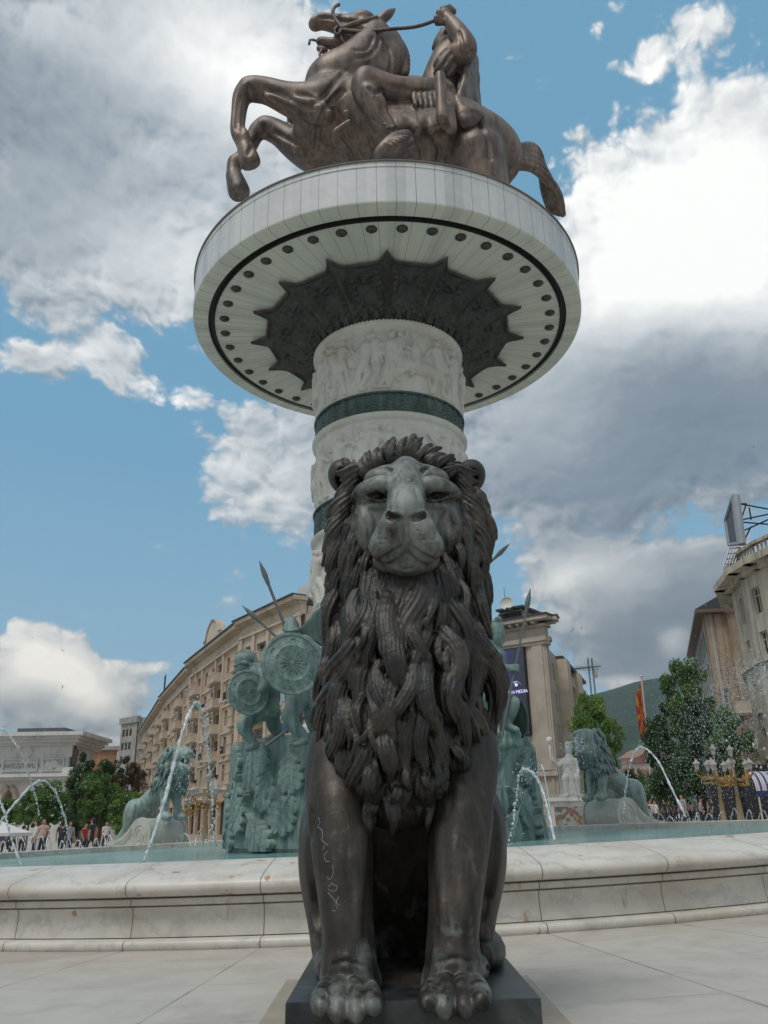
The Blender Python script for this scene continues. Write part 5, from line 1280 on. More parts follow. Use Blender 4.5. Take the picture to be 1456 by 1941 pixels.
def bar(par, P0, P1, z0, z1, out, mt, name, ends=.0, back=.0):
    """moulding along a wall, standing out by out"""
    P0 = np.asarray(P0, float); P1 = np.asarray(P1, float); L = np.linalg.norm(P1-P0); u = (P1-P0)/L; n = np.array([u[1], -u[0]])
    c = (P0+P1)/2+n*(out-back)/2; b = MB(); b.box((c[0], c[1], (z0+z1)/2), (L+2*ends, out+back, z1-z0), math.atan2(u[1], u[0])); return b.build(name, mt, par)
def hdir(px, py=1560):
    a, _ = azel(px, py); return np.array([math.sin(a), math.cos(a)])
def meet(P, a_deg, px, py=1560):
    """walk from plan point P in compass direction a_deg until it is seen at picture column px"""
    d = np.array([math.sin(R(a_deg)), math.cos(R(a_deg))]); h = hdir(px, py)
    t_ = (P[1]*h[0]-P[0]*h[1])/(d[0]*h[1]-d[1]*h[0]); return P+d*t_
def ending(par, pts, z, mt, name='roof', thick=.3):
    b = MB(); b.prism([(p[0], p[1], z) for p in pts], (0, 0, 0), (0, 0, thick)); return b.build(name, mt, par)

# long balconied apartment building on the left, four stretches bending away
A0 = at(572, 1122, 80)[:2]
A1 = meet(A0, -35, 460, 1176); A2 = meet(A1, -25.4, 366, 1244); A3 = meet(A2, -21.6, 316, 1292); A4 = meet(A3, -19.6, 272, 1364)
ZA = float(at(572, 1122, 80)[2]); FLR = (ZA-3.0-4.9)/5
ap = thing('apartment_building', 'long beige apartment building with rows of balconies and a curved gable, left of the column', 'building', (A1[0], A1[1], 0))
def rel(par, objs):
    for o in objs: under(o, par)
def plan(par, P): return np.asarray(P, float)-np.array(par.location[:2])
BAL = {}
def balcony(par, P, yaw, w_, d_, z, kind):
    k = (round(w_, 1), round(d_, 1), kind)
    if k not in BAL:
        b = MB(); b.box((0, -d_/2, .09), (w_, d_, .18)); b.box((0, -d_/2+.02, -.05), (w_*.9, d_*.8, .14)); o = b.build('balcony', M['cream'])
        b = MB()
        if kind == 'iron':
            for i in range(int(w_/.16)): b.box((-w_/2+.08+i*.16, -d_+.05, .6), (.03, .03, .84))
            b.box((0, -d_+.05, 1.04), (w_, .06, .05)); b.box((0, -d_+.05, .24), (w_, .05, .04)); rail = b.build('railing', M['iron'], o)
        elif kind == 'bal':
            n_ = int(w_/.30)
            for i in range(n_): b.box((-w_/2+.15+i*(w_-.3)/(n_-1), -d_+.10, .58), (.14, .14, .80))
            b.box((0, -d_+.10, 1.03), (w_, .22, .12)); b.box((0, -d_+.22, .60), (w_-.1, .05, .8))
            for s_ in (-1, 1): b.box((s_*(w_/2-.10), -d_/2, .62), (.16, d_-.1, .90))
            rail = b.build('railing', M['cream'], o)
        else:
            b.box((0, -d_+.08, .62), (w_, .14, .92)); b.box((0, -d_+.08, 1.10), (w_+.1, .22, .10))
            for s_ in (-1, 1): b.box((s_*(w_/2-.08), -d_/2-.05, .62), (.14, d_-.2, .90))
            rail = b.build('railing', M['beige'], o)
        BAL[k] = (o, rail); o.parent = par; f = o
    else:
        o, r_ = BAL[k]; f = o.copy(); COL.objects.link(f); f.parent = par; r2 = r_.copy(); COL.objects.link(r2); r2.parent = f
    f.location = (P[0], P[1], z); f.rotation_euler = (0, 0, yaw); return f
rg = random.Random(21)
GZ = -2.0
for si, (Pl, Pr, zt_, mt) in enumerate(((A1, A0, ZA, 'cream'), (A2, A1, ZA-.3, 'beige'), (A3, A2, ZA-1.0, 'beige'), (A4, A3, ZA-1.4, 'beige'))):
    pl, pr = plan(ap, Pl), plan(ap, Pr); L = np.linalg.norm(pr-pl); nb = max(3, int(round(L/(3.6 if si < 2 else 5.0)))); bw = L/nb; holes = []
    for f in range(5):
        zb = 4.9+f*FLR
        for i in range(nb):
            c = (i+.5)*bw
            if (i % 3) == 1: holes.append((c-bw*.36, c+bw*.36, zb+.25, zb+FLR-.55))
            else: holes.append((c-.62, c+.62, zb+.80, zb+FLR-.45))
    for i in range(nb):
        c = (i+.5)*bw; holes.append((c-bw*.36, c+bw*.36, .1, 3.6))
    if len(holes) > 96: holes = holes[-96:]
    u, n, L, yaw = span(ap, pl, pr, GZ, zt_-2.2, holes, M[mt], .45, 'framedark' if si else 'frame')
    k = 0
    for f in range(5):
        zb = 4.9+f*FLR
        bar(ap, pl, pr, zb-.12, zb+.10, .16, M['cream'], 'string_course')
        for i in range(nb):
            p = pl+u*(i+.5)*bw
            if i % 3 == 1 and f < 5: balcony(ap, p+n*.0, yaw, bw*.86, 1.15, zb+.10, 'bal' if f % 2 == 0 or si == 0 else 'solid')
            elif i % 3 == 0 and si < 3: balcony(ap, p, yaw, 1.9, .55, zb+.35, 'solid')
            elif f in (1, 3) and si < 2: balcony(ap, p, yaw, 1.5, .32, zb+.5, 'iron')
    for i in range(nb+1):
        if i % 3 in (1, 2) or i in (0, nb):
            p = pl+u*min(L-.3, max(.3, i*bw)); b = MB(); b.box((p[0]+n[0]*.13, p[1]+n[1]*.13, (4.9+zt_-2.4)/2+1), (.55, .26, zt_-2.4-4.9-1.2), yaw); b.build('pilaster', M['cream'], ap)
    # cornice: frieze, dentils, projecting slab, parapet
    bar(ap, pl, pr, zt_-2.2, zt_-1.15, .10, M['cream'], 'frieze', back=.6); bar(ap, pl, pr, zt_-2.45, zt_-2.2, .35, M['cream'], 'architrave', .1)
    b = MB(); nd_ = int(L/.55)
    for i in range(nd_):
        p = pl+u*(i+.5)*L/nd_+n*.35; b.box((p[0], p[1], zt_-1.0), (.26, .5, .28), yaw)
    b.build('dentils', M['cream'], ap)
    bar(ap, pl, pr, zt_-.86, zt_-.45, 1.05, M['cream'], 'cornice', .3, back=.6); bar(ap, pl, pr, zt_-.45, zt_-.30, 1.25, M['roofdark'], 'gutter', .3, back=.4)
    bar(ap, pl, pr, zt_-1.15, zt_-.86, .30, M['cream'], 'bed_mould', .1, back=.6)
    # roof slab and the mass behind
    q0, q1 = pl-n*12, pr-n*12; ending(ap, [pl-n*.7, pr-n*.7, q1, q0], zt_-1.2, M['roofdark'], 'roof', .8)
    b = MB(); b.prism([(p[0], p[1], GZ) for p in (pl-n*.75, pr-n*.75, q1, q0)], (0, 0, 0), (0, 0, zt_-1.3-GZ)); b.build('rear_mass', M[mt], ap)
    if si == 0:                                             # set-back attic and the sloping roof windows
        b = MB(); b.prism([(p[0], p[1], zt_-.4) for p in (pl*.22+pr*.78-n*1.2, pr-n*1.0, pr-n*9, pl*.22+pr*.78-n*9)], (0, 0, 0), (0, 0, 1.6)); b.build('attic', M['white'], ap)
        b = MB(); a_, c_ = pl*.62+pr*.38-n*1.0, pl*.30+pr*.70-n*1.0; b.prism([(a_[0], a_[1], zt_-.3), (c_[0], c_[1], zt_-.3), (c_[0]-n[0]*1.8, c_[1]-n[1]*1.8, zt_+1.3), (a_[0]-n[0]*1.8, a_[1]-n[1]*1.8, zt_+1.3)], (0, 0, 0), (-n[0]*3, -n[1]*3, 0)); b.build('roof_window', M['roofdark'], ap)
    if si == 1:                                             # curved gable
        c = pl*.42+pr*.58; prof = [(-4.2, 0), (-4.2, 1.0), (-3.2, 1.2), (-2.6, 2.4), (-1.4, 3.3), (0, 3.7), (1.4, 3.3), (2.6, 2.4), (3.2, 1.2), (4.2, 1.0), (4.2, 0)]
        b = MB(); b.prism([(c[0]+u[0]*x+n[0]*.9, c[1]+u[1]*x+n[1]*.9, zt_-.45+z*.8) for x, z in prof], (0, 0, 0), (-n[0]*.9, -n[1]*.9, 0)); gb_ = b.build('gable', M['cream'], ap)
        b = MB(); b.tube([(c[0]+u[0]*x+n[0]*.95, c[1]+u[1]*x+n[1]*.95, zt_-.45+z*.8) for x, z in prof[1:-1]], .14, 6); b.build('gable_moulding', M['sand'], gb_)
AC = None
for q in range(26):                                         # air conditioners hung under windows
    Pl, Pr = ((A1, A0), (A2, A1), (A3, A2))[q % 3]; w_ = plan(ap, Pl)+(plan(ap, Pr)-plan(ap, Pl))*rg.uniform(.06, .94); uu = shear_norm(np.append(Pr-Pl, 0)); nn_ = np.array([uu[1], -uu[0]])
    if AC is None: b = MB(); b.box((0, -.18, .3), (.85, .34, .60)); b.lathe([(.01, 0), (.22, .0), (.24, .02)], (0, 0, 0), 12); AC = b.build('air_conditioner', M['white'], ap); o = AC
    else: o = AC.copy(); COL.objects.link(o); o.parent = ap
    o.location = (w_[0]+nn_[0]*.02, w_[1]+nn_[1]*.02, 5.2+FLR*rg.randint(0, 4)+rg.uniform(0, .4)); o.rotation_euler = (0, 0, math.atan2(uu[1], uu[0]))
# blue advertising cloth on the near stretch
p0, p1 = A0+(A1-A0)*.30, A0+(A1-A0)*.10
bar(ap, plan(ap, p0), plan(ap, p1), 12.2, ZA-3.4, .12, flatmat('pale_blue_cloth', (.27, .37, .42), .7, var=.15), 'wall_banner', back=-.05)
p0, p1 = A0+(A1-A0)*.34, A0+(A1-A0)*.08
bar(ap, plan(ap, p0), plan(ap, p1), 5.2, 10.4, .12, flatmat('deep_blue_cloth', (.035, .085, .16), .6, var=.2), 'wall_banner', back=-.05)
b = MB()
for q in (.02, .05): p = plan(ap, A4+(A3-A4)*(.9+q)); b.tube([(p[0], p[1], ZA-2), (p[0], p[1], ZA+3)], .08, 5)
b.build('roof_mast', M['iron'], ap)

# grey block beyond its far end
G0 = meet(A4, -80, 250); gl = at(232, 1357, 205)[:2]; gr_ = at(262, 1357, 200)[:2]
gh = float(at(245, 1357, 200)[2]); gbld = thing('grey_block', 'plain grey flat roofed block at the far end of the beige building', 'building', (gl[0], gl[1], 0))
pl, pr = plan(gbld, gl), plan(gbld, gr_)
L = np.linalg.norm(pr-pl); hs_ = [(.8+i*1.6, 1.9+i*1.6, 3+f*3.1, 4.7+f*3.1) for i in range(int((L-1)/1.6)) for f in range(int(gh/3.1)-1)]
span(gbld, pl, pr, GZ, gh-1.5, hs_, M['greyr'], .2, 'framedark'); bar(gbld, pl, pr, gh-1.5, gh, .5, M['greyr'], 'parapet', .3, back=.6)
d_ = (pr-pl)/L; pn = np.array([d_[1], -d_[0]])*-1
b = MB(); b.prism([(p[0], p[1], GZ) for p in (pl+pn*.6, pr+pn*.6, pr+pn*20+d_*12, pl+pn*20)], (0, 0, 0), (0, 0, gh-.3-GZ)); b.build('rear_mass', M['greyr'], gbld)

# sand coloured building with the screen
C0 = at(1035, 1215, 95)[:2]; CL = meet(C0, -53, 880); CR = meet(C0, 20, 1102, 1300); ZC = float(at(1044, 1168, 95)[2])
sb_ = thing('screen_building', 'sand coloured corner building with a tall dark screen, right of the lion', 'building', (C0[0], C0[1], 0))
pl, pc, pr = plan(sb_, CL), plan(sb_, C0), plan(sb_, CR)
u, n, L, yaw = span(sb_, pl, pc, GZ, ZC-2.4, [], M['sand'], .3)
def crown(par, a, c, zt_, mt, e=.2):
    bar(par, a, c, zt_-3.3, zt_-2.9, .35, mt, 'string_course', e*.5); bar(par, a, c, zt_-2.9, zt_-2.4, .55, mt, 'string_course', e)
    bar(par, a, c, zt_-2.4, zt_-1.2, .15, mt, 'frieze', 0, back=.6); bar(par, a, c, zt_-1.2, zt_-.9, .5, mt, 'bed_mould', e, back=.5); bar(par, a, c, zt_-.55, zt_-.12, 1.5, mt, 'cornice', e*5, back=.5); bar(par, a, c, zt_-.12, zt_+.10, 1.62, M['roofdark'], 'gutter', e*5.5, back=.5)
    uu = (np.asarray(c)-np.asarray(a)); LL = np.linalg.norm(uu); uu = uu/LL; nn_ = np.array([uu[1], -uu[0]]); b = MB()
    for i in range(int(LL/1.0)):
        p = np.asarray(a)+uu*(i+.5)+nn_*.7; b.box((p[0], p[1], zt_-.73), (.4, 1.1, .34), math.atan2(uu[1], uu[0]))
    b.build('brackets', mt, par)
crown(sb_, pl, pc, ZC, M['sand'])
for a_, b2 in (((1008, 1040)), ((1016, 1036))):
    q0, q1 = plan(sb_, meet(C0, -53, a_, 1310)), plan(sb_, meet(C0, -53, b2, 1310)); bar(sb_, q0, q1, 6.2, ZC-3.3, .12+.02*(a_-1008), M['sand'], 'pilaster')
bar(sb_, pl, pc, 5.6, 6.1, .4, M['sand'], 'string_course', .2); bar(sb_, pl, pc, 3.3, 3.7, .3, M['sand'], 'string_course', .2)
q0, q1 = plan(sb_, meet(C0, -53, 946, 1310)), plan(sb_, meet(C0, -53, 1003, 1310)); zs0, zs1 = float(at(1006, 1395, 97)[2]), float(at(1000, 1227, 97)[2])
bar(sb_, q0, q1, zs0, zs1, .45, flatmat('screen_housing', (.02, .02, .025), .4), 'screen_housing')
scx = (q0+q1)/2+n*.47; wS = np.linalg.norm(q1-q0)-.3; hS = zs1-zs0-.3
mt, t, b = newmat('lit_screen'); v = nd(t, 'ShaderNodeTexCoord').outputs['Object']; sx_ = nd(t, 'ShaderNodeSeparateXYZ', ins={0: v})
cl_ = ramp(t, mth(t, 'ADD', mth(t, 'DIVIDE', sx_.outputs[0], wS), .5), [(.0, (.030, .035, .055)), (.30, (.030, .032, .11)), (.45, (.035, .035, .15)), (.60, (.03, .035, .075)), (1, (.032, .036, .050))])
setin(b, Base_Color=(.01, .01, .012), Roughness=.4, Emission_Color=cl_, Emission_Strength=.75)
b = MB(); b.box((0, 0, 0), (wS, .05, hS)); scr_ = b.build('screen', mt, sb_); scr_.location = (scx[0], scx[1], (zs0+zs1)/2); scr_.rotation_euler = (0, 0, yaw)
M['glow'] = flatmat('lit_lavender', (.3, .28, .4), .5, emis=(.62, .58, .95, 1), es=.85)
def text(par, s_, size, loc, mt, name='lettering', rz=0, ext=.02, align='CENTER'):
    cu = bpy.data.curves.new(name, 'FONT'); cu.body = s_; cu.size = size; cu.extrude = ext; cu.align_x = align; o = bpy.data.objects.new(name, cu); COL.objects.link(o)
    bpy.context.view_layer.update(); me = bpy.data.meshes.new_from_object(o.evaluated_get(bpy.context.evaluated_depsgraph_get())); bpy.data.objects.remove(o)
    o = link(name, me, mt, par); o.location = loc; o.rotation_euler = (R(90), 0, rz); return o
def onscreen(px, py):                                       # screen plane coordinates of a pixel
    r_ = ray(px, py); P0_ = np.array([C0[0]+scx[0], C0[1]+scx[1]]); t_ = np.dot(P0_-CAM[:2], n)/np.dot(r_[:2], n); p = CAM+r_*t_
    return float(np.dot(p[:2]-P0_, u)), float(p[2]-(zs0+zs1)/2)
ex0, ez0 = onscreen(1001, 1312); ex1, _ = onscreen(968, 1314)
text(scr_, 'ON MEDIA', (ex0-ex1)*.235, (ex0, -.05, ez0), M['glow'], align='RIGHT')
ex, ez = onscreen(979, 1298); er = (ex0-ex1)*.14
b = MB(); b.lathe([(.001, .03), (er*.62, .03), (er*.62, 0)], k=20); o = b.build('eye_emblem', M['glow'], scr_); o.rotation_euler = (R(90), 0, 0); o.location = (ex, -.03, ez)
b = MB(); b.tube([(ex-er*2.0+i*er*4/14, -.05, ez-.1*er+er*1.25*math.sin(math.pi*i/14)) for i in range(15)], [.01+.12*er*math.sin(math.pi*min(1, i/10)) if i < 14 else .01 for i in range(15)], 6); b.build('eye_emblem', M['glow'], scr_)
bx, bz = onscreen(1001, 1384); text(scr_, 'ink', (ex0-ex1)*.30, (bx, -.05, bz), M['glow'], align='RIGHT')
# its side street front
Ls = np.linalg.norm(pr-pc); hs_ = []
for f in range(5):
    for i in range(2): hs_.append((1.2+i*2.2, 2.4+i*2.2, 2.2+f*3.6, 4.3+f*3.6))
span(sb_, pc, pc+(pr-pc)*(6.5/Ls), GZ, ZC-3.6, hs_, M['sand'], .3)
u2 = (pr-pc)/Ls; n2 = np.array([u2[1], -u2[0]]); yaw2 = math.atan2(u2[1], u2[0])
crown(sb_, pc, pc+u2*1.2, ZC, M['sand'], .05)
pos = 6.5
while pos < Ls-3:
    b = MB(); c = pc+u2*(pos+1.5)+n2*.5; b.box((c[0], c[1], (ZC-4)/2), (3.0, 1.6, ZC-4), yaw2); b.build('stair_bay', M['cream'], sb_)
    e = min(Ls, pos+11); hs_ = [(.6+i*2.6, 2.6+i*2.6, 3+f*3.6, 5.4+f*3.6) for f in range(5) for i in range(int((e-pos-3.6)/2.6))]
    if e-pos > 5:
        span(sb_, pc+u2*(pos+3), pc+u2*e, GZ, ZC-4.2, hs_, M['sand'], .3, 'framedark')
        for f in range(5): o = balcony(sb_, pc+u2*((pos+3+e)/2), yaw2, e-pos-3.6, .8, 3+f*3.6, 'bal')
    bar(sb_, pc+u2*pos, pc+u2*e, ZC-4.0, ZC-3.6, .9, M['roofdark'], 'gutter', back=.5); pos = e
b = MB(); b.prism([(p[0], p[1], GZ) for p in (pl-n*1, pc-n*1-n2*.9, pr-n2*.9, pr-n2*14, pl-n*16)], (0, 0, 0), (0, 0, ZC-3.8-GZ)); b.build('rear_mass', M['sand'], sb_)
ending(sb_, [pl-n*1, pc-n*1-n2*1, pr-n2*1, pr-n2*14, pl-n*16], ZC-3.8, M['roofdark'], 'roof', .5)
b = MB(); b.prism([(p[0], p[1], ZC-3.4) for p in (pl-n*.8, pc-n*.8-n2*.8, pc+u2*3-n2*.8, pc+u2*3-n*9-n2*6, pl-n*9)], (0, 0, 0), (0, 0, 3.2)); b.build('attic', M['sand'], sb_)
h0, h1 = plan(sb_, meet(C0, -53, 935, 1160)), plan(sb_, meet(C0, -53, 976, 1160)); zz = ZC+.1
b = MB(); b.prism([(p[0], p[1], zz) for p in (h0-n*1.5, h1-n*1.5, h1-n*6, h0-n*6)], (0, 0, 0), (0, 0, 1.7)); rh = b.build('roof_house', M['sand'], sb_)
b = MB(); b.prism([(p[0], p[1], zz+1.7) for p in (h0-n*.6, h1-n*.6+u*.8, h1-n*7+u*.8, h0-n*7)], (0, 0, 0), (0, 0, .25)); b.build('roof', M['roofdark'], rh)
for i in range(3):
    p = h0+(h1-h0)*(.2+.3*i)-n*1.46; b = MB(); b.box((p[0], p[1], zz+.95), (1.5, .06, 1.0), yaw); b.build('pane', M['roofdark'], rh)
dsh = at(961, 1145, 98); b = MB(); b.lathe([(.001, 0), (.5, .06), (.85, .2), (.95, .32), (.97, .32), (.87, .18), (.5, .03), (.001, -.03)], k=24); 
dish = thing('satellite_dish', 'round pale satellite dish on the roof of the screen building', 'satellite dish', tuple(dsh))
o = b.build('reflector', flatmat('dish_white', (.55, .54, .5), .5), dish, smooth=True); o.rotation_euler = (R(-80), 0, R(-200)); o.scale = (.85,)*3
b = MB(); b.tube([(0, 0.2, .0), (0, .3, -1.2)], .08, 6); b.tube([(-.2, .1, 0), (-.2, .1, 2.2)], .03, 5); b.box((.2, -.2, -.75), (.9, .5, .4)); b.build('mount', M['iron'], dish)

# round fronted old building at the right edge, with its roof billboard
D0 = at(1383, 1106, 62)[:2]; ZD = float(at(1383, 1106, 62)[2])
ob = thing('corner_building', 'old stained corner building with bowed front and balustrade at the right edge', 'building', (D0[0], D0[1], 0))
D1 = meet(D0, 10, 1408, 1075); D2 = meet(D1, -5, 1436, 1056); D3 = meet(D2, -16, 1475, 1030); D4 = meet(D3, -30, 1560, 1000)
path = [plan(ob, p) for p in (D0+np.array([math.sin(R(25)), math.cos(R(25))])*5, D0, D1, D2, D3, D4)]
for i in range(len(path)-1):
    a_, c_ = path[i], path[i+1]; L_ = np.linalg.norm(c_-a_); hs_ = []
    for f in range(4):
        if L_ > 2.0:
            for k in range(max(1, int(L_/2.6))): c = L_*(k+.5)/max(1, int(L_/2.6)); hs_.append((c-.52, c+.52, 4.9+f*3.15, 6.8+f*3.15))
    span(ob, a_, c_, GZ, ZD-.9, hs_, M['old'], .3)
    bar(ob, a_, c_, ZD-.9, ZD-.55, .45, M['old'], 'bed_mould', .2, back=.3); bar(ob, a_, c_, ZD-.55, ZD-.05, 1.15, M['old'], 'cornice', .45, back=.3)
    bar(ob, a_, c_, 11.0, 11.35, .28, M['old'], 'string_course', .1); bar(ob, a_, c_, 4.0, 4.4, .35, M['old'], 'string_course', .1)
    bar(ob, a_, c_, ZD+.0, ZD+.22, .25, M['old'], 'balustrade_base', .05, back=.2); bar(ob, a_, c_, ZD+1.0, ZD+1.22, .25, M['old'], 'balustrade_rail', .05, back=.2)
    b = MB(); uu = (c_-a_)/L_
    for k in range(int(L_/.4)):
        p = a_+uu*(k+.5)*.4; b.lathe([(.05, .22), (.10, .40), (.06, .62), (.10, .78), (.07, 1.0)], (p[0], p[1], ZD), 8)
    b.build('balusters', M['old'], ob, smooth=True)
    for f in range(3):
        for h_ in hs_:
            if abs(h_[2]-(4.9+f*3.15)) < .1:
                p = a_+uu*(h_[0]+h_[1])/2; nn_ = np.array([uu[1], -uu[0]]); b = MB(); b.box((p[0]+nn_[0]*.12, p[1]+nn_[1]*.12, h_[2]-.12), (1.4, .34, .16), math.atan2(uu[1], uu[0])); b.build('sill', M['old'], ob)
b = MB(); poly = []
for i, p in enumerate(path):
    t0 = shear_norm(np.append(path[min(i+1, len(path)-1)]-path[max(i-1, 0)], 0)); poly.append((p[0]-t0[1]*.62, p[1]+t0[0]*.62, GZ))
poly += [(path[-1][0]+14, path[-1][1]+4, GZ), (path[0][0]+12, path[0][1]+2, GZ)]
b.prism(poly, (0, 0, 0), (0, 0, ZD-.2-GZ)); b.build('rear_mass', M['old'], ob)
b = MB(); b.prism([(p[0], p[1], ZD-.2) for p in poly], (0, 0, 0), (0, 0, .3)); b.build('roof', M['roofdark'], ob)
M['steel'] = flatmat('galvanised_steel', (.32, .34, .36), .4, .6, var=.2)
bbp = at(1398, 1040, 58); bbd = thing('roof_billboard', 'steel framed billboard seen edge on above the corner building roof', 'billboard', tuple(bbp))
loc = lambda px, py, Y=58: tuple(at(px, py, Y)-bbp)
b = MB(); f4 = [loc(1391, 938, 57), loc(1376, 986, 60), loc(1383, 1033, 60), loc(1404, 1030, 57)]; b.prism(f4, (0, 0, 0), (.12, -.05, 0)); b.build('back_panel', flatmat('billboard_back', (.10, .10, .105), .6, var=.3), bbd)
b = MB()
for i in range(4): b.tube([f4[i], f4[(i+1) % 4]], .16, 6)
b.tube([loc(1394, 940, 56.8), loc(1406, 1032, 56.8)], .34, 8); b.build('frame', M['steel'], bbd)
b = MB()
for a_, c_ in (((1402, 955), (1456, 965)), ((1408, 985), (1456, 975)), ((1408, 990), (1470, 995)), ((1415, 955), (1405, 985)), ((1412, 1005), (1456, 985)), ((1424, 998), (1412, 1022)), ((1402, 955), (1415, 955)), ((1420, 962), (1424, 985))): b.tube([loc(*a_), loc(*c_)], .06, 5)
b.build('struts', M['iron'], bbd)
b = MB()
for i in range(5): b.tube([loc(1383+i*5, 1036+i*.2), loc(1371+i*5.5, 1076-i*2)], .05, 5)
for i in range(4): b.tube([loc(1382-3*i, 1040+10*i), loc(1404-4*i, 1038+10*i)], .05, 5)
b.build('walkway', M['steel'], bbd)
# the shabby house behind it
H0 = at(1332, 1150, 84)[:2]; H1 = meet(H0, 17, 1312, 1225); H2 = meet(H0, 95, 1388, 1150); ZH = float(at(1332, 1150, 84)[2])
hb2 = thing('shabby_house', 'shabby brown and teal house with deep eaves behind the dark tree', 'house', (H0[0], H0[1], 0))
a_, c_, e_ = plan(hb2, H1), plan(hb2, H0), plan(hb2, H2)
LL = np.linalg.norm(c_-a_)
span(hb2, a_, c_, GZ, ZH-.8, [(1+i*3.2, 3+i*3.2, 4+f*3.4, 6.3+f*3.4) for i in range(int((LL-1)/3.2)) for f in range(5)], M['greyr'], .3, 'framedark', gm='bluepane')
span(hb2, c_, e_, GZ, ZH-.8, [(2.2, 3.4, 4+f*3.4, 6.2+f*3.4) for f in range(4)]+[(.3, 1.2, 7, 9.5), (.3, 1.2, 11, 13.2)], M['oldbrown'], .3, gm='bluepane')
uu = (e_-c_)/np.linalg.norm(e_-c_); vv = (a_-c_)/LL
b = MB(); b.prism([(p[0], p[1], ZH-.8) for p in (c_-uu*.9-vv*.9, e_+uu*.3-vv*.9, e_+vv*LL, a_-uu*.9)], (0, 0, 0), (0, 0, .35)); b.build('eaves', M['framedark'], hb2)
b = MB(); m0 = (c_+e_)/2; b.prism([(p[0], p[1], z) for p, z in ((c_-uu*.9-vv*.9, ZH-.45), (e_-vv*.9, ZH-.45), (m0-vv*.9, ZH+.8))], (0, 0, 0), (vv[0]*(LL+1), vv[1]*(LL+1), 0)); b.build('roof', M['roofdark'], hb2)
for f, w_ in ((0, 3.2), (1, 3.0)): balcony(hb2, (c_+uu*2.8), math.atan2(uu[1], uu[0]), w_, 1.2, 7.2+f*3.4, 'solid')
b = MB(); p = c_+uu*2.6; b.box((p[0], p[1]-.25, ZH/2+4), (1.0, .5, ZH-8.5)); b.build('pilaster', M['oldbrown'], hb2)
b = MB(); b.prism([(q_[0], q_[1], GZ) for q_ in (a_+uu*.9, c_+uu*.9+vv*.9, e_+vv*.9, e_+vv*LL)], (0, 0, 0), (0, 0, ZH-1-GZ)); b.build('rear_mass', M['greyr'], hb2)
b = MB()
for k in (0, 1):
    p = at(1370+7*k, 1120, 80)-np.array([H0[0], H0[1], 0]); b.ball((p[0], p[1], p[2]), .32, 10); b.tube([(p[0], p[1], p[2]-.2), (p[0], p[1], p[2]-2.2)], [.16, .30], 8)
b.build('chimney_figures', M['oldbrown'], hb2, smooth='all')
# ground floor shops of the right side: dark fronts, awning
sh = thing('shop_front', 'dark shop front with black sign board under the corner building', 'shop', (float(at(1400, 1500, 57)[0]), 57, 0))
for i, (px0, px1, y0_, y1_) in enumerate(((1352, 1405, 1450, 1560), (1408, 1470, 1470, 1560))):
    a_, c_ = at(px0, y1_, 57), at(px1, y0_, 55); b = MB(); b.box(((a_[0]+c_[0])/2-sh.location[0], -.5*i, (c_[2]-1)/2), (c_[0]-a_[0], .8, c_[2]+1)); b.build('dark_glazing', flatmat('shop_glazing', (.018, .018, .022), .25), sh)
a_, c_ = at(1414, 1474, 54), at(1452, 1448, 54); b = MB(); b.box(((a_[0]+c_[0])/2-sh.location[0], 54-57, (a_[2]+c_[2])/2), (c_[0]-a_[0], .25, c_[2]-a_[2])); b.build('sign_board', flatmat('black_sign', (.012, .012, .014), .4), sh)
b = MB(); x0_, x1_ = a_[0]-sh.location[0], c_[0]-sh.location[0]
b.tube([(x0_, -3.15, a_[2]-.5), (x0_, -3.15, c_[2]), (x1_, -3.15, c_[2])], .09, 6); b.build('sign_frame', flatmat('yellow_paint', (.42, .25, .05), .5), sh)
aw = thing('striped_awning', 'blue and white striped rounded awning at the right edge', 'awning', tuple(at(1450, 1500, 50)))
mt, t, b = newmat('awning_stripes'); sx_ = nd(t, 'ShaderNodeSeparateXYZ', ins={0: nd(t, 'ShaderNodeTexCoord').outputs['Object']})
fr = mth(t, 'FRACT', mth(t, 'MULTIPLY', sx_.outputs[0], 2.6)); setin(b, Base_Color=ramp(t, fr, [(0, (.035, .05, .16)), (.38, (.5, .48, .5)), (.62, (.4, .25, .2)), (.75, (.5, .48, .5))], 'CONSTANT'), Roughness=.8)
b = MB()
for i in range(9):
    q0, q1 = math.pi/2*i/9, math.pi/2*(i+1)/9
    b.add([(-1.0, -1.2*math.sin(q0), 1.1*math.cos(q0)), (1.5, -1.2*math.sin(q0), 1.1*math.cos(q0)), (1.5, -1.2*math.sin(q1), 1.1*math.cos(q1)), (-1.0, -1.2*math.sin(q1), 1.1*math.cos(q1))], [(0, 1, 2, 3)])
b.build('canvas', mt, aw, smooth='all'); b = MB(); b.box((.25, -1.2, -.15), (2.5, .03, .3)); b.build('valance', flatmat('navy_cloth', (.02, .03, .11), .8), aw)
for i in (-.9, .3, 1.4):
    b = MB(); b.tube([(i, -1.15, -.2), (i, -1.15, -2.6)], .05, 6); b.build('post', M['cream'], aw)

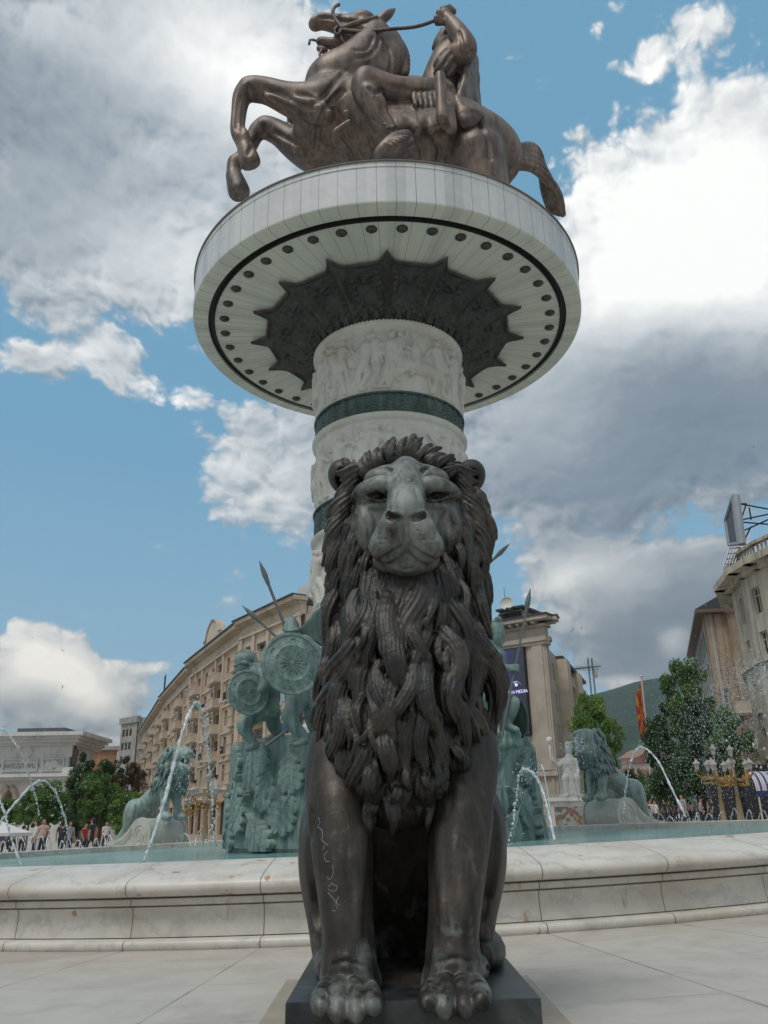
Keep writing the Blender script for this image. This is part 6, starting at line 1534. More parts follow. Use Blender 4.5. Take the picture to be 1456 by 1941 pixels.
# white triumphal arch far left
AY = 150.0
ax0 = at(0, 1500, AY)[0]; ar = thing('triumphal_arch', 'pale stone triumphal arch with heavy cornice and relief panels at far left', 'arch', (ax0, AY, 0))
X = lambda px: float(at(px, 1500, AY)[0]-ax0)
Zz = lambda py, px=60: float(at(px, py, AY)[2])
def abox(name, px0, px1, py0, py1, y0_, y1_, mt='white', par=ar):
    b = MB(); b.box(((X(px0)+X(px1))/2, (y0_+y1_)/2, (Zz(py0)+Zz(py1))/2), (X(px1)-X(px0), y1_-y0_, abs(Zz(py1)-Zz(py0)))); return b.build(name, M[mt], par)
WL = -300
abox('attic', WL, 128, 1414, 1436, 0, 12); abox('attic', WL, 124, 1436, 1466, 0.0, 12.1)
for i, (p1_, y0_, y1_, o_) in enumerate(((136, 1414, 1409, .8), (143, 1409, 1403, 1.6), (150, 1403, 1398, 2.4), (158, 1398, 1391, 3.3))): abox('cornice', WL, p1_, y0_, y1_, -o_, 13)
abox('ledge', WL, 146, 1474, 1468, -2.4, 13); abox('ledge', WL, 138, 1479, 1474, -1.5, 13); abox('plinth_block', 121, 142, 1468, 1457, -2.0, 5)
hx0, hx1 = X(3), X(32); zA = Zz(1492); b = MB(); zb_ = GZ-2; x0_, x1_, zt_ = X(WL), X(122), Zz(1479)
arcp = [(hx0+(hx1-hx0)*(.5-.5*math.cos(math.pi*i/16)), zA-2.6+2.6*math.sin(math.pi*i/16)) for i in range(17)]
outl = [(x0_, zb_), (hx0, zb_)]+arcp+[(hx1, zb_), (x1_, zb_), (x1_, zt_), (x0_, zt_)]
b.prism([(x, 0.2, z) for x, z in outl], (0, 0, 0), (0, 11.5, 0)); b.build('wall', M['white'], ar)
b = MB(); b.tube([(x, .05, z) for x, z in arcp], .55, 8); b.build('archivolt', M['beige'], ar, smooth='all')
for px0, px1 in ((-2, 66), (74, 116)):
    abox('panel_frame', px0, px1, 1438, 1440.5, -.3, .2); abox('panel_frame', px0, px1, 1460, 1462.5, -.3, .2); abox('panel_frame', px0, px0+3, 1440.5, 1460, -.3, .2); abox('panel_frame', px1-3, px1, 1440.5, 1460, -.3, .2)
text(ar, 'МАКЕДОНИЈА', 1.02, (X(31), -.05, Zz(1455)), M['greyr'], 'inscription', ext=.06)
rgb = random.Random(3); b = MB()
for i in range(7): x_ = X(81+i*4.6); b.ball((x_, -.02, Zz(1452)+rgb.uniform(-.5, .7)), (.5, .22, .9), 8)
b.tube([(X(80), -.02, Zz(1455)), (X(90), -.1, Zz(1447)), (X(100), -.1, Zz(1455)), (X(110), -.02, Zz(1445))], .28, 6); b.build('relief_figures', M['white'], ar, smooth='all')
for px in (38,):
    b = MB(); b.lathe([(1.0, 0), (1.25, .15), (1.35, 0), (1.3, -.1)], k=20); o = b.build('wreath', M['white'], ar, smooth=True); o.location = (X(px), -.05, Zz(1424)); o.rotation_euler = (R(90), 0, 0)
b = MB()
for i in range(9): x_ = X(10+i*10.5); b.tube([(x_, 4, Zz(1391)), (x_+.4, 4, Zz(1383))], .10, 5)
b.build('railing', M['iron'], ar)
b = MB(); b.box((X(52), 5, Zz(1381)), (X(100)-X(6), 5, .7)); b.build('roof_panel', flatmat('solar_grey', (.09, .095, .105), .5, var=.2), ar)
cst = Clay((-1.6, -1, -.1), (1.6, 1, 5.2), .07)
for s_ in (-1, 1): cst.chain([(s_*.3, 0, .1), (s_*.28, 0, 1.3), (s_*.2, 0, 2.4)], [.25, .3, .36], k=.15)
cst.chain([(0, 0, 2.3), (0, 0, 3.4), (0, 0, 3.9)], [.45, .6, .3], k=.2); cst.ell((0, 0, 4.5), (.33, .38, .42), .1); cst.chain([(-.5, 0, 3.6), (-1.0, -.1, 2.8), (-1.4, -.3, 2.3)], [.2, .17, .12], k=.1); cst.chain([(.5, 0, 3.6), (.75, -.1, 2.8), (.55, -.3, 2.2)], [.2, .17, .12], k=.1)
o = link('bronze_figure', cst.mesh('bronze_figure', 2), M['horse']); o.location = (ax0+X(130), AY+1.0, Zz(1457)); o.scale = (.86,)*3; tag(o, 'small dark bronze standing figure on the ledge of the arch', 'statue', kind='thing')
# red brick gable ends peeping over the trees
for px0, px1, y0_, lab in ((128, 146, 1420, 'narrow orange brick gable beside the bronze figure on the arch'), (162, 232, 1420, 'brick and white building showing over the dark tree at left')):
    a_, c_ = at(px0, y0_, 210), at(px1, y0_, 210); t_ = thing('brick_building', lab, 'building', ((a_[0]+c_[0])/2, 215, 0)); w_ = c_[0]-a_[0]
    b = MB(); b.box((0, 0, a_[2]/2-1), (w_, 8, a_[2]+2)); b.build('wall', stone('orange_brick', (.34, .16, .085), (.42, .22, .13)), t_); b = MB(); b.box((0, -.2, a_[2]+.2), (w_+1.2, 9, .9)); b.build('roof', M['greyr'], t_)
    for s_ in (-1, 1):
        b = MB(); b.box((s_*w_*.42, -4.2, a_[2]/2-1), (w_*.14, .5, a_[2]+1.8)); b.build('pilaster', M['white'], t_)
# ---------------------------------------------------------------- hills and town in the distance
def hillmat():
    mt, t, b = newmat('forest_hill'); v = nd(t, 'ShaderNodeTexCoord').outputs['Object']
    f = noise(t, v, .014, 9, .72); setin(b, Base_Color=ramp(t, f, [(.32, (.018, .036, .022)), (.55, (.036, .064, .034)), (.75, (.065, .088, .045))]), Roughness=.95, Specular_IOR_Level=.1, Normal=bump(t, noise(t, v, .03, 5, .7), 1.0, 12)); return mt
crest = [(-900, 1480), (-200, 1500), (300, 1490), (800, 1430), (1000, 1345), (1120, 1305), (1160, 1296), (1210, 1281), (1260, 1272), (1300, 1262), (1380, 1240), (1480, 1215), (1700, 1190), (2300, 1280), (2900, 1400)]
V = []; nr = 22; cols = np.arange(-900, 2901, 25); rgh = np.random.RandomState(4)
rn_ = np.interp(np.arange(len(cols)), np.arange(0, len(cols), 3), rgh.uniform(-1, 1, len(np.arange(0, len(cols), 3))))
for ci, px in enumerate(cols):
    py = np.interp(px, [c[0] for c in crest], [c[1] for c in crest]); top = at(px, py, 2200.0); top[2] += rn_[ci]*6
    d = np.array([top[0], top[1]])/np.hypot(top[0], top[1])
    for j in range(nr+1):
        q = j/nr; dist = 900+2400*q if q <= .96 else 3300; hgt = (top[2]+40)*(q**1.35)-40 if j < nr else top[2]-180
        w_ = 17*math.sin(px*.021+j*1.1)*math.sin(j*.9+px*.007)*math.sin(math.pi*q)
        r0 = np.hypot(top[0], top[1]); dist = r0*(.35+.65*q) if j < nr else r0*1.12
        V.append((d[0]*dist, d[1]*dist, hgt+w_))
n = nr+1; Fq = [(i*n+j, (i+1)*n+j, (i+1)*n+j+1, i*n+j+1) for i in range(len(cols)-1) for j in range(nr)]
tag(link('hills', npmesh('hills', V, Fq), hillmat()), 'dark forested hill behind the town', kind='structure')
rg = random.Random(31)
RF = [flatmat('red_tiles', (.21, .085, .06), .8, var=.2), flatmat('pale_tiles', (.27, .16, .12), .8, var=.2)]
WF = [flatmat('house_white', (.42, .40, .36), .8, var=.1), flatmat('house_ochre', (.36, .27, .18), .8, var=.1), flatmat('house_rose', (.34, .2, .16), .8, var=.1)]
towns = [(1198, 1478, 430, 9), (1211, 1470, 470, 12), (1222, 1484, 420, 9), (1232, 1462, 520, 12), (1243, 1473, 460, 10), (1252, 1456, 560, 12), (1206, 1448, 600, 13), (1217, 1437, 650, 18), (1229, 1444, 640, 12), (1190, 1462, 500, 10), (1238, 1490, 400, 8), (1214, 1492, 390, 8)]
names = ['first white', 'ochre']
for i, (px, py, Y, w_) in enumerate(towns):
    p = at(px, py, Y); h_ = rg.uniform(7, 10)*Y/480
    t_ = thing('hillside_house', 'small red roofed town house far off below the hill, between the trees', 'house', (p[0], p[1], p[2]-h_), rg.uniform(-.4, .4), 'red roofed town houses below the hill')
    w_ = w_*Y/480; b = MB(); b.box((0, 0, h_/2-12), (w_, w_*.8, h_+24)); b.build('wall', WF[i % 3], t_)
    b = MB(); b.prism([(-w_*.56, -w_*.5, h_), (w_*.56, -w_*.5, h_), (0, -w_*.5, h_+w_*.28)], (0, 0, 0), (0, w_, 0)); b.build('roof', RF[i % 2], t_)
    b = MB()
    for k in range(3): b.box((-w_*.3+k*w_*.3, -w_*.41, h_*.6), (w_*.12, .2, h_*.22))
    w__ = b.build('windows', M['roofdark'], t_)
# tower crane
p = at(1128, 1268, 300); crn = thing('tower_crane', 'tower crane with its jib showing above the roofs', 'crane', (p[0], 300, 0))
b = MB(); z_ = p[2]; k_ = 300/1548
for a in (-.5, .5): b.tube([(a-46*k_, 0, z_+a*.6), (a+9*k_, 0, z_+1.0)], .18, 5)
for i in range(16): b.tube([((-46+i*3.4)*k_, 0, z_-.6), ((-44.3+i*3.4)*k_, 0, z_+1.2)], .09, 4)
b.build('jib', flatmat('crane_steel', (.10, .09, .085), .6, .3), crn)
b = MB(); b.box((1*k_, 0, z_-1.5), (5*k_, 1.5, 3.0)); b.build('counterweight', M['greyr'], crn)
b = MB()
for sx_ in (-1, 1):
    for sy_ in (-1, 1): b.tube([(-8*k_+sx_*.7, sy_*.7, 0), (-8*k_+sx_*.7, sy_*.7, z_+4)], .12, 4)
b.build('mast', M['iron'], crn)

# ---------------------------------------------------------------- trees
def leafmat(name, c0, c1, c2):
    mt, t, b = newmat(name); a = nd(t, 'ShaderNodeAttribute', attribute_name='tint').outputs['Fac']
    c = ramp(t, a, [(0.05, c0), (.5, c1), (.95, c2)]); setin(b, Base_Color=c, Roughness=.55, Specular_IOR_Level=.3)
    tr = nd(t, 'ShaderNodeBsdfTranslucent', ins={0: mixc(t, .4, c, (.14, .22, .03))}); mx = nd(t, 'ShaderNodeMixShader', ins={0: .28, 1: b.outputs[0], 2: tr.outputs[0]})
    t.links.new(mx.outputs[0], t.nodes['Material Output'].inputs[0]); return mt
M['leafdark'] = leafmat('dark_leaves', (.016, .040, .014), (.036, .078, .024), (.07, .13, .036))
M['leafmid'] = leafmat('mid_leaves', (.045, .095, .022), (.09, .175, .038), (.15, .26, .065))
M['leaflight'] = leafmat('light_leaves', (.07, .13, .025), (.13, .225, .042), (.20, .31, .07))
M['leafred'] = leafmat('reddish_leaves', (.06, .035, .022), (.11, .065, .035), (.14, .11, .045))
M['bark'] = pmat('bark', [(.3, (.05, .038, .028)), (.7, (.11, .085, .062))], 6, .9, 0, .6, stretch=(1, 1, .2))
def crown_mesh(name, seed, rx, rz, n_cl, per, leaf, ragged=.35):
    rgn = np.random.RandomState(seed); V = []; T = []
    cs = []
    for i in range(n_cl):
        d = rgn.normal(size=3); d /= np.linalg.norm(d); q = rgn.uniform(.30, 1.0)**.6*(1+ragged*rgn.uniform(-.5, .6))
        cs.append((d*q*np.array([rx, rx, rz]), rgn.uniform(.16, .34)*rx, rgn.uniform(0, 1)))
    for c, r_, tn in cs:
        d = rgn.normal(size=(per, 3)); d /= np.linalg.norm(d, axis=1)[:, None]; P = c+d*(r_*rgn.uniform(.25, 1.05, per)**.6)[:, None]*np.array([1, 1, .75])
        a = rgn.normal(size=(per, 3))+d*.6+np.array([0, 0, .5]); a /= np.linalg.norm(a, axis=1)[:, None]
        x = np.cross(a, rgn.normal(size=(per, 3))); x /= np.linalg.norm(x, axis=1)[:, None]+1e-9; y = np.cross(a, x)
        s_ = leaf*rgn.uniform(.6, 1.3, per)[:, None]
        V.append(np.stack([P-x*s_, P-y*s_*.55+a*s_*.15, P+x*s_, P+y*s_*.55+a*s_*.15], 1).reshape(-1, 3)); T.append(np.clip(tn*.55+rgn.uniform(0, .45, per), 0, 1))
    V = np.concatenate(V); T = np.concatenate(T); m_ = npmesh(name, V, np.arange(len(V)).reshape(-1, 4), True)
    at_ = m_.attributes.new('tint', 'FLOAT', 'FACE'); at_.data.foreach_set('value', T.astype(np.float32)); return m_
CROWNS = [crown_mesh('crown', 1, 1, 1.15, 62, 210, .050, .3), crown_mesh('crown', 2, 1, 1.35, 70, 200, .050, .25), crown_mesh('crown', 3, 1, 1.0, 54, 240, .052, .45)]
def tree(px, ptop, pbot, wpx, Y, mt, label, ci, group, seed=0, cat='tree'):
    top, bot = at(px, ptop, Y), at(px, pbot, Y); r_ = wpx/2*mpp(top); hz = (top[2]-bot[2])/2; zc = (top[2]+bot[2])/2; x = (top[0]+bot[0])/2
    g0 = gz(x)-1.5; t_ = thing('broadleaf_tree', label, cat, (x, Y, g0), 0, group); rgt = random.Random(seed)
    b = MB(); tr_ = max(.10, r_*.07)
    b.tube(bez([(0, 0, 0), (rgt.uniform(-.1, .1)*r_, 0, (zc-g0)*.45), (rgt.uniform(-.1, .1)*r_, 0, zc-g0), (0, 0, zc-g0+hz*.6)], 4), [tr_*(1.25-.085*i) for i in range(13)], 9)
    tk = b.build('trunk', M['bark'], t_, smooth='all')
    b = MB()
    for i in range(7):
        a = rgt.uniform(0, 6.28); z0_ = zc-g0-hz*rgt.uniform(.2, .8); l_ = r_*rgt.uniform(.5, .85); b.tube(bez([(0, 0, z0_), (l_*.45*math.cos(a), l_*.45*math.sin(a), z0_+hz*.30), (l_*math.cos(a), l_*math.sin(a), z0_+hz*.75)], 3), [tr_*.5, tr_*.45, tr_*.4, tr_*.33, tr_*.28, tr_*.2, tr_*.1], 6)
    b.build('limbs', M['bark'], tk, smooth='all')
    me_ = CROWNS[ci] if not CROWNS[ci].materials else CROWNS[ci].copy()
    c_ = link('crown', me_, None, t_)
    if me_.materials: me_.materials[0] = M[mt]
    else: me_.materials.append(M[mt])
    c_.location = (0, 0, zc-g0); k_ = 1.0; ext = (1.15, 1.35, 1.0)[ci]; c_.scale = (r_*.84, r_*.84, hz*.86/ext); c_.rotation_euler = (0, 0, seed*1.7); return t_
gl_, gr2 = 'street trees left of the pool', 'street trees right of the pool'
tree(10, 1502, 1585, 60, 78, 'leaflight', 'bright green young tree at the far left edge before the arch', 1, gl_, 1)
tree(55, 1490, 1582, 56, 74, 'leafmid', 'green young tree with a thin trunk in front of the arch opening', 0, gl_, 2)
tree(98, 1462, 1578, 78, 70, 'leafmid', 'tall bright green tree under the standing figure of the arch', 1, gl_, 3)
tree(158, 1428, 1585, 84, 95, 'leafdark', 'darkest big tree behind the bright ones at left', 0, gl_, 4)
tree(196, 1418, 1580, 90, 100, 'leafdark', 'tall dark green tree in front of the brick and white building', 1, gl_, 5)
tree(190, 1466, 1588, 92, 80, 'leafmid', 'broad mid green tree in the middle of the left row', 2, gl_, 6)
tree(244, 1434, 1560, 66, 98, 'leafred', 'reddish brown leaved tree left of the spouting lion', 0, gl_, 7)
tree(236, 1502, 1596, 76, 72, 'leaflight', 'low bright tree right behind the left scroll', 2, gl_, 8)
tree(135, 1545, 1592, 44, 92, 'leafdark', 'small dark tree low between the left trunks', 2, gl_, 9)
tree(1131, 1284, 1505, 104, 84, 'leaflight', 'large light green tree beside the screen building', 1, gr2, 10)
tree(1120, 1360, 1530, 86, 80, 'leafmid', 'bushy green tree low behind the right spouting lion', 0, gr2, 18)
tree(1300, 1252, 1420, 104, 70, 'leafmid', 'tall spreading tree in front of the shabby house', 2, gr2, 11)
tree(1262, 1335, 1560, 84, 72, 'leafdark', 'dark tree right of the flagpole', 0, gr2, 12)
tree(1325, 1330, 1560, 130, 64, 'leafdark', 'big dark tree under the spray of water', 0, gr2, 13)
tree(1385, 1340, 1480, 90, 60, 'leafmid', 'green tree in front of the corner building', 2, gr2, 14)
tree(1218, 1458, 1545, 46, 150, 'leafmid', 'small round tree far off below the town houses', 0, gr2, 15)
tree(1196, 1440, 1560, 40, 110, 'leafdark', 'narrow dark tree left of the flagpole foot', 1, gr2, 16)
tree(1250, 1480, 1560, 50, 100, 'leafdark', 'low dark tree behind the flagpole', 2, gr2, 17)

# ---------------------------------------------------------------- flag, lamps, white seated statue
fp = at(1239, 1535, 100); ft = at(1216, 1282, 100); fx = float(fp[0])
fl = thing('flagpole', 'tall white flagpole with a limp red and yellow flag', 'flagpole', (fx, 100, gz(fx)))
L_ = ft-np.array([fx, 100, gz(fx)]); b = MB(); b.tube([(0, 0, 0), L_*.5, L_], [.28, .19, .10], 10); b.ball(tuple(L_), .18, 8); b.build('pole', flatmat('white_pole', (.52, .54, .55), .4, .2), fl, smooth=True)
mt, t, b_ = newmat('red_yellow_flag'); v = nd(t, 'ShaderNodeTexCoord').outputs['UV']; sx_ = nd(t, 'ShaderNodeSeparateXYZ', ins={0: v})
q1 = mth(t, 'SUBTRACT', sx_.outputs[0], .5); q2 = mth(t, 'SUBTRACT', sx_.outputs[1], .5); a_ = mth(t, 'ARCTAN2', q2, q1); rr_ = mth(t, 'SQRT', mth(t, 'ADD', mth(t, 'MULTIPLY', q1, q1), mth(t, 'MULTIPLY', q2, q2)))
ry_ = mth(t, 'GREATER_THAN', mth(t, 'COSINE', mth(t, 'MULTIPLY', a_, 8.0)), .35); sun_ = mth(t, 'MAXIMUM', mth(t, 'MULTIPLY', ry_, mth(t, 'GREATER_THAN', rr_, .19)), mth(t, 'LESS_THAN', rr_, .15))
setin(b_, Base_Color=mixc(t, sun_, (.42, .035, .03), (.55, .27, .03)), Roughness=.7)
nu, nv = 24, 40; V = []; U = []
for i in range(nu+1):
    for j in range(nv+1):
        x, y = i/nu, j/nv; fold = .45*math.sin(x*15+y*2.0)+.15*math.sin(x*31+y*5)
        hang = x*3.4; V.append((L_[0]*(1-.02)-.12-x*.85-.25*math.sin(y*2.4)*x+.1*fold+y*.20, L_[1]+fold*.7*(.3+x), L_[2]-.5-y*6.2*(1-.12*x)-hang*.55)); U.append((x, 1-y))
m_ = nv+1; Fq = [(i*m_+j, (i+1)*m_+j, (i+1)*m_+j+1, i*m_+j+1) for i in range(nu) for j in range(nv)]; me_ = npmesh('flag', V, Fq); uv = me_.uv_layers.new(name='UV'); uv.data.foreach_set('uv', np.array([U[i] for f in Fq for i in f], np.float32).ravel())
link('flag', me_, mt, fl)

M['gold'] = flatmat('dull_gold', (.30, .17, .045), .45, .5, var=.3); M['lampglass'] = flatmat('lamp_glass', (.38, .38, .35), .25); M['brass'] = flatmat('brassy_paint', (.22, .16, .08), .5, .3)
def lantern(par, p, s_):
    b = MB(); b.lathe([(.05*s_, 0), (.16*s_, .05*s_), (.26*s_, .55*s_), (.24*s_, .56*s_)], p, 6); o = b.build('lantern', M['lampglass'], par)
    b = MB(); b.lathe([(.36*s_, .54*s_), (.30*s_, .64*s_), (.12*s_, .80*s_), (.05*s_, .92*s_), (.01, 1.0*s_)], p, 12); b.lathe([(.02, -.1*s_), (.10*s_, -.02*s_), (.17*s_, .05*s_)], p, 8)
    for i in range(6): q = 2*math.pi*i/6; b.tube([(p[0]+.16*s_*math.cos(q), p[1]+.16*s_*math.sin(q), p[2]+.05*s_), (p[0]+.265*s_*math.cos(q), p[1]+.265*s_*math.sin(q), p[2]+.55*s_)], .018*s_, 4)
    b.build('lantern_cap', M['greyr'], o, smooth=True)
def lamp(px, pbase, ptop, Y, label, n_=5):
    base = at(px, pbase, Y); top = at(px, ptop, Y); x = float(base[0]); H_ = float(top[2])-gz(x); t_ = thing('street_lamp', label, 'street lamp', (x, Y, gz(x)), 0, 'many armed lantern posts around the square')
    b = MB(); b.lathe([(.28, 0), (.28, .3), (.16, .5), (.12, 1.2), (.085, 1.4), (.075, H_*.6), (.11, H_*.62), (.06, H_*.64), (.05, H_*.85), (.01, H_*.86)], k=10); b.build('post', M['brass'], t_, smooth=True)
    s_ = H_*.135; hub = H_*.66
    b = MB()
    for i in range(n_):
        q = 2*math.pi*i/n_+.4; c, s2 = math.cos(q), math.sin(q); b.tube(bez([(0, 0, hub-.25), (.45*s_*c*2, .45*s_*s2*2, hub-.35), (.85*s_*c*2, .85*s_*s2*2, hub-.1), (.8*s_*c*2, .8*s_*s2*2, hub+.10)], 4), .045, 6)
        b.tube(bez([(.2*c, .2*s2, hub-.5), (.6*s_*c*2, .6*s_*s2*2, hub-.55), (.55*s_*c*2, .55*s_*s2*2, hub-.25), (.3*s_*c*2, .3*s_*s2*2, hub-.3)], 4), .05, 6)
    b.build('bracket_arms', M['gold'], t_, smooth='all')
    for i in range(n_): q = 2*math.pi*i/n_+.4; lantern(t_, (.8*s_*2*math.cos(q), .8*s_*2*math.sin(q), hub+.12), s_)
    lantern(t_, (0, 0, H_*.86), s_)
lamp(389, 1590, 1462, 47, 'gilded lantern post before the beige building, right of the left lion', 5)
lamp(352, 1592, 1490, 62, 'smaller lantern post half hidden by the left lion', 4)
lamp(1373, 1560, 1408, 44, 'gilded lantern post under the dark tree at right', 5)
lamp(1406, 1560, 1410, 40, 'lantern post nearest the right edge beside the shop front', 5)

sc_ = Clay((-3.2, -1.7, -.1), (3.2, 1.7, 7.6), .07)
sc_.chain([(0, .3, 1.6), (0, .25, 3.0), (0, .1, 4.2), (0, 0, 5.0)], [1.05, 1.0, .95, .55], k=.3)
for s_ in (-1, 1):
    sc_.chain([(s_*.55, .2, 2.2), (s_*.8, -.9, 2.3), (s_*.75, -1.0, .3)], [.6, .5, .42], k=.25); sc_.chain([(s_*.75, -1.0, .3), (s_*.8, -1.4, .2)], [.3, .25], k=.1)
sc_.chain([(-.8, 0, 4.5), (-1.5, -.3, 3.9), (-2.2, -.5, 4.6), (-2.35, -.5, 5.2)], [.42, .32, .25, .2], k=.15); sc_.chain([(.8, 0, 4.5), (1.25, -.4, 3.4), (1.0, -.9, 2.9)], [.42, .34, .24], k=.15)
sc_.ell((0, -.05, 5.75), (.42, .48, .58), .15); sc_.chain([(0, -.05, 6.1), (0, -.05, 6.5)], [.50, .45], k=.06); sc_.ell((0, -.05, 6.75), (.12, .12, .25), .05)
for i in range(26):
    q = -1.25+i*.1; sc_.chain([(1.0*math.sin(q), -.9*math.cos(q)*.8, 4.2), (1.15*math.sin(q), -1.0*math.cos(q), 2.6), (1.35*math.sin(q), -1.25*math.cos(q), .4)], [.07, .09, .11], k=.05)
sc_.box((0, .95, 2.4), (1.7, .35, 2.5), .1, .1); sc_.box((0, .2, .1), (1.9, 1.5, .25), .05, .05)
stp = at(1086, 1512, 62); st_ = thing('seated_statue', 'white stone seated crowned figure with a raised arm on a pedestal, behind the right lion', 'statue', (stp[0], 62, 0), -.2)
o = link('figure', sc_.mesh('figure', 2), M['white'], st_); o.data.materials[0] = flatmat('grey_white_stone', (.36, .36, .345), .7, var=.2); ks = (float(at(1086, 1405, 62)[2])-stp[2])/7.0; o.scale = (ks*.92, ks*.92, ks); o.location = (0, 0, stp[2])
b = MB(); b.box((0, .5, stp[2]/2-.6), (3.7, 3.0, stp[2]+1.0)); b.box((0, .5, stp[2]-.12), (4.2, 3.4, .24)); b.build('pedestal', M['white'], st_)
mt, t, b_ = newmat('mosaic'); v = nd(t, 'ShaderNodeTexCoord').outputs['Object']; vo = nd(t, 'ShaderNodeTexVoronoi', ins={'Scale': 4.0}); t.links.new(v, vo.inputs['Vector'])
setin(b_, Base_Color=ramp(t, noise(t, vo.outputs['Position'], 1.3, 3, .6), [(.35, (.07, .11, .10)), (.45, (.26, .26, .23)), (.52, (.16, .09, .07)), (.60, (.24, .20, .12)), (.68, (.06, .07, .10))], 'CONSTANT'), Roughness=.5)
b = MB(); b.box((0, -1.02, stp[2]/2-.3), (2.7, .06, stp[2]-.6)); b.build('mosaic_panel', mt, st_)
b = MB(); b.tube([(-2.35*ks, -.5*ks, stp[2]+3.4*ks), (-2.35*ks, -.5*ks, stp[2]+7.2*ks)], .06, 6); b.ball((-2.35*ks, -.5*ks, stp[2]+7.2*ks), .22*ks*2, 8); b.build('sceptre', M['white'], st_, smooth='all')
# parasol at the left edge
up_ = at(-2, 1575, 45); um = thing('cafe_parasol', 'white cafe parasol at the left edge behind the pool', 'parasol', (up_[0], 45, gz(up_[0])))
b = MB(); hz = up_[2]-gz(up_[0]); b.lathe([(.02, hz+.5), (1.1, hz+.1), (1.75, hz-.1), (1.75, hz-.25)], k=8); b.build('canopy', flatmat('white_canvas', (.6, .58, .56), .8), um); b = MB(); b.tube([(0, 0, 0), (0, 0, hz+.4)], .04, 8); b.build('pole', M['iron'], um)

# ---------------------------------------------------------------- people beyond the pool
mt, t, b_ = newmat('clothes'); oc = nd(t, 'ShaderNodeObjectInfo').outputs['Color']; setin(b_, Base_Color=oc, Roughness=.85); M['cloth'] = mt
M['skin'] = flatmat('skin', (.36, .20, .14), .6); M['hair'] = flatmat('dark_hair', (.025, .018, .014), .7); M['trousers'] = flatmat('dark_trousers', (.03, .035, .05), .85, var=.3)
def person_proto(pose):
    c_ = Clay((-.5, -.45, -.05), (.5, .45, 1.85), .021); s_ = pose
    c_.chain([(0, 0, .95), (0, .01, 1.2), (0, 0, 1.40)], [.145, .15, .13], k=.06, flat=(0, 1, 0), fk=.7); c_.chain([(-.16, 0, 1.41), (.16, 0, 1.41)], [.075, .075], k=.06)
    for q in (-1, 1):
        st = .16*q*s_; c_.chain([(q*.09, 0, .92), (q*.10, -st, .50), (q*.10, st*.9, .09)], [.095, .065, .045], k=.03); c_.chain([(q*.10, st*.9, .06), (q*.11, st*.9-.14, .04)], [.05, .04], k=.02)
        c_.chain([(q*.20, 0, 1.40), (q*.25, st*.5, 1.14), (q*.24, st*.9-.08-.05*(1-s_), .90)], [.055, .044, .034], k=.02); c_.ell((q*.24, st*.9-.09, .84), (.03, .04, .07), .015)
        for f in range(4): c_.cap((q*.24, st*.9-.11+.018*f, .81), (q*.235, st*.9-.115+.018*f, .765), .009, .007, k=.003)
    c_.chain([(0, 0, 1.44), (0, -.01, 1.53)], [.055, .05], k=.03); c_.ell((0, -.01, 1.63), (.078, .095, .115), .02); c_.cap((0, -.10, 1.63), (0, -.115, 1.60), .014, .018, k=.01)
    for q in (-1, 1): c_.ell((q*.08, 0, 1.62), (.015, .025, .03), .01)
    b_ = c_.mesh('person', 2); z = c_.V[:, 2]; fc = c_.F; mz = z[fc].mean(1); mx_ = np.abs(c_.V[fc][:, :, 0].mean(1))
    idx = np.where(mz > 1.47, 1, np.where((mz < 1.0) & (mx_ < .185), 2, np.where((mx_ > .185) & (mz < 1.24), 1, 0))).astype(np.int32)
    for x in ('cloth', 'skin', 'trousers'): b_.materials.append(M[x])
    b_.polygons.foreach_set('material_index', idx)
    h_ = Clay((-.2, -.2, 1.45), (.2, .25, 1.85), .018); h_.ell((0, .02, 1.67), (.088, .10, .10), .01); h_.chain([(0, .06, 1.66), (0, .08, 1.52)], [.08, .05], k=.03); h_.ell((0, -.09, 1.60), (.07, .06, .08), .01, 'sub')
    hm = h_.mesh('hair', 1); hm.materials.append(M['hair']); return b_, hm
PROT = [person_proto(1.0), person_proto(.25)]
SH = [((.55, .54, .52), 'white'), ((.03, .03, .035), 'black'), ((.32, .04, .04), 'red'), ((.06, .09, .2), 'navy'), ((.25, .27, .29), 'grey'), ((.35, .22, .04), 'mustard'), ((.42, .30, .26), 'pink'), ((.09, .15, .11), 'green')]
rg = random.Random(77); placed = []
def person(px, Y, ci, label):
    x = float(at(px, 1560, Y)[0]); b_, hm = PROT[rg.randint(0, 1)]; o = link('person', b_, None); o.location = (x, Y, gz(x)-.02); o.rotation_euler = (0, 0, rg.uniform(0, 6.28)); o.scale = (1, 1, rg.uniform(.93, 1.06)); o.color = (*SH[ci][0], 1)
    tag(o, label, 'person', 'people strolling beyond the pool', 'thing'); link('hair', hm, None, o)
for i, px in enumerate((8, 22, 46, 84, 120, 134, 163, 176, 203, 30, 70)):
    ci = (3, 1, 4, 6, 1, 4, 2, 1, 0, 6, 0, 1, 4, 0, 7, 1)[i]; person(px, rg.uniform(40, 62), ci, 'person in a %s top beyond the pool, below the left trees' % SH[ci][1])
for i in range(44):
    ci = rg.choice([0, 1, 1, 1, 3, 3, 4, 4, 2, 6, 7, 5, 1]); person(1196+i*3.9+rg.uniform(-2, 2), rg.uniform(46, 105), ci, 'person in a %s top in the crowd at the right' % SH[ci][1])

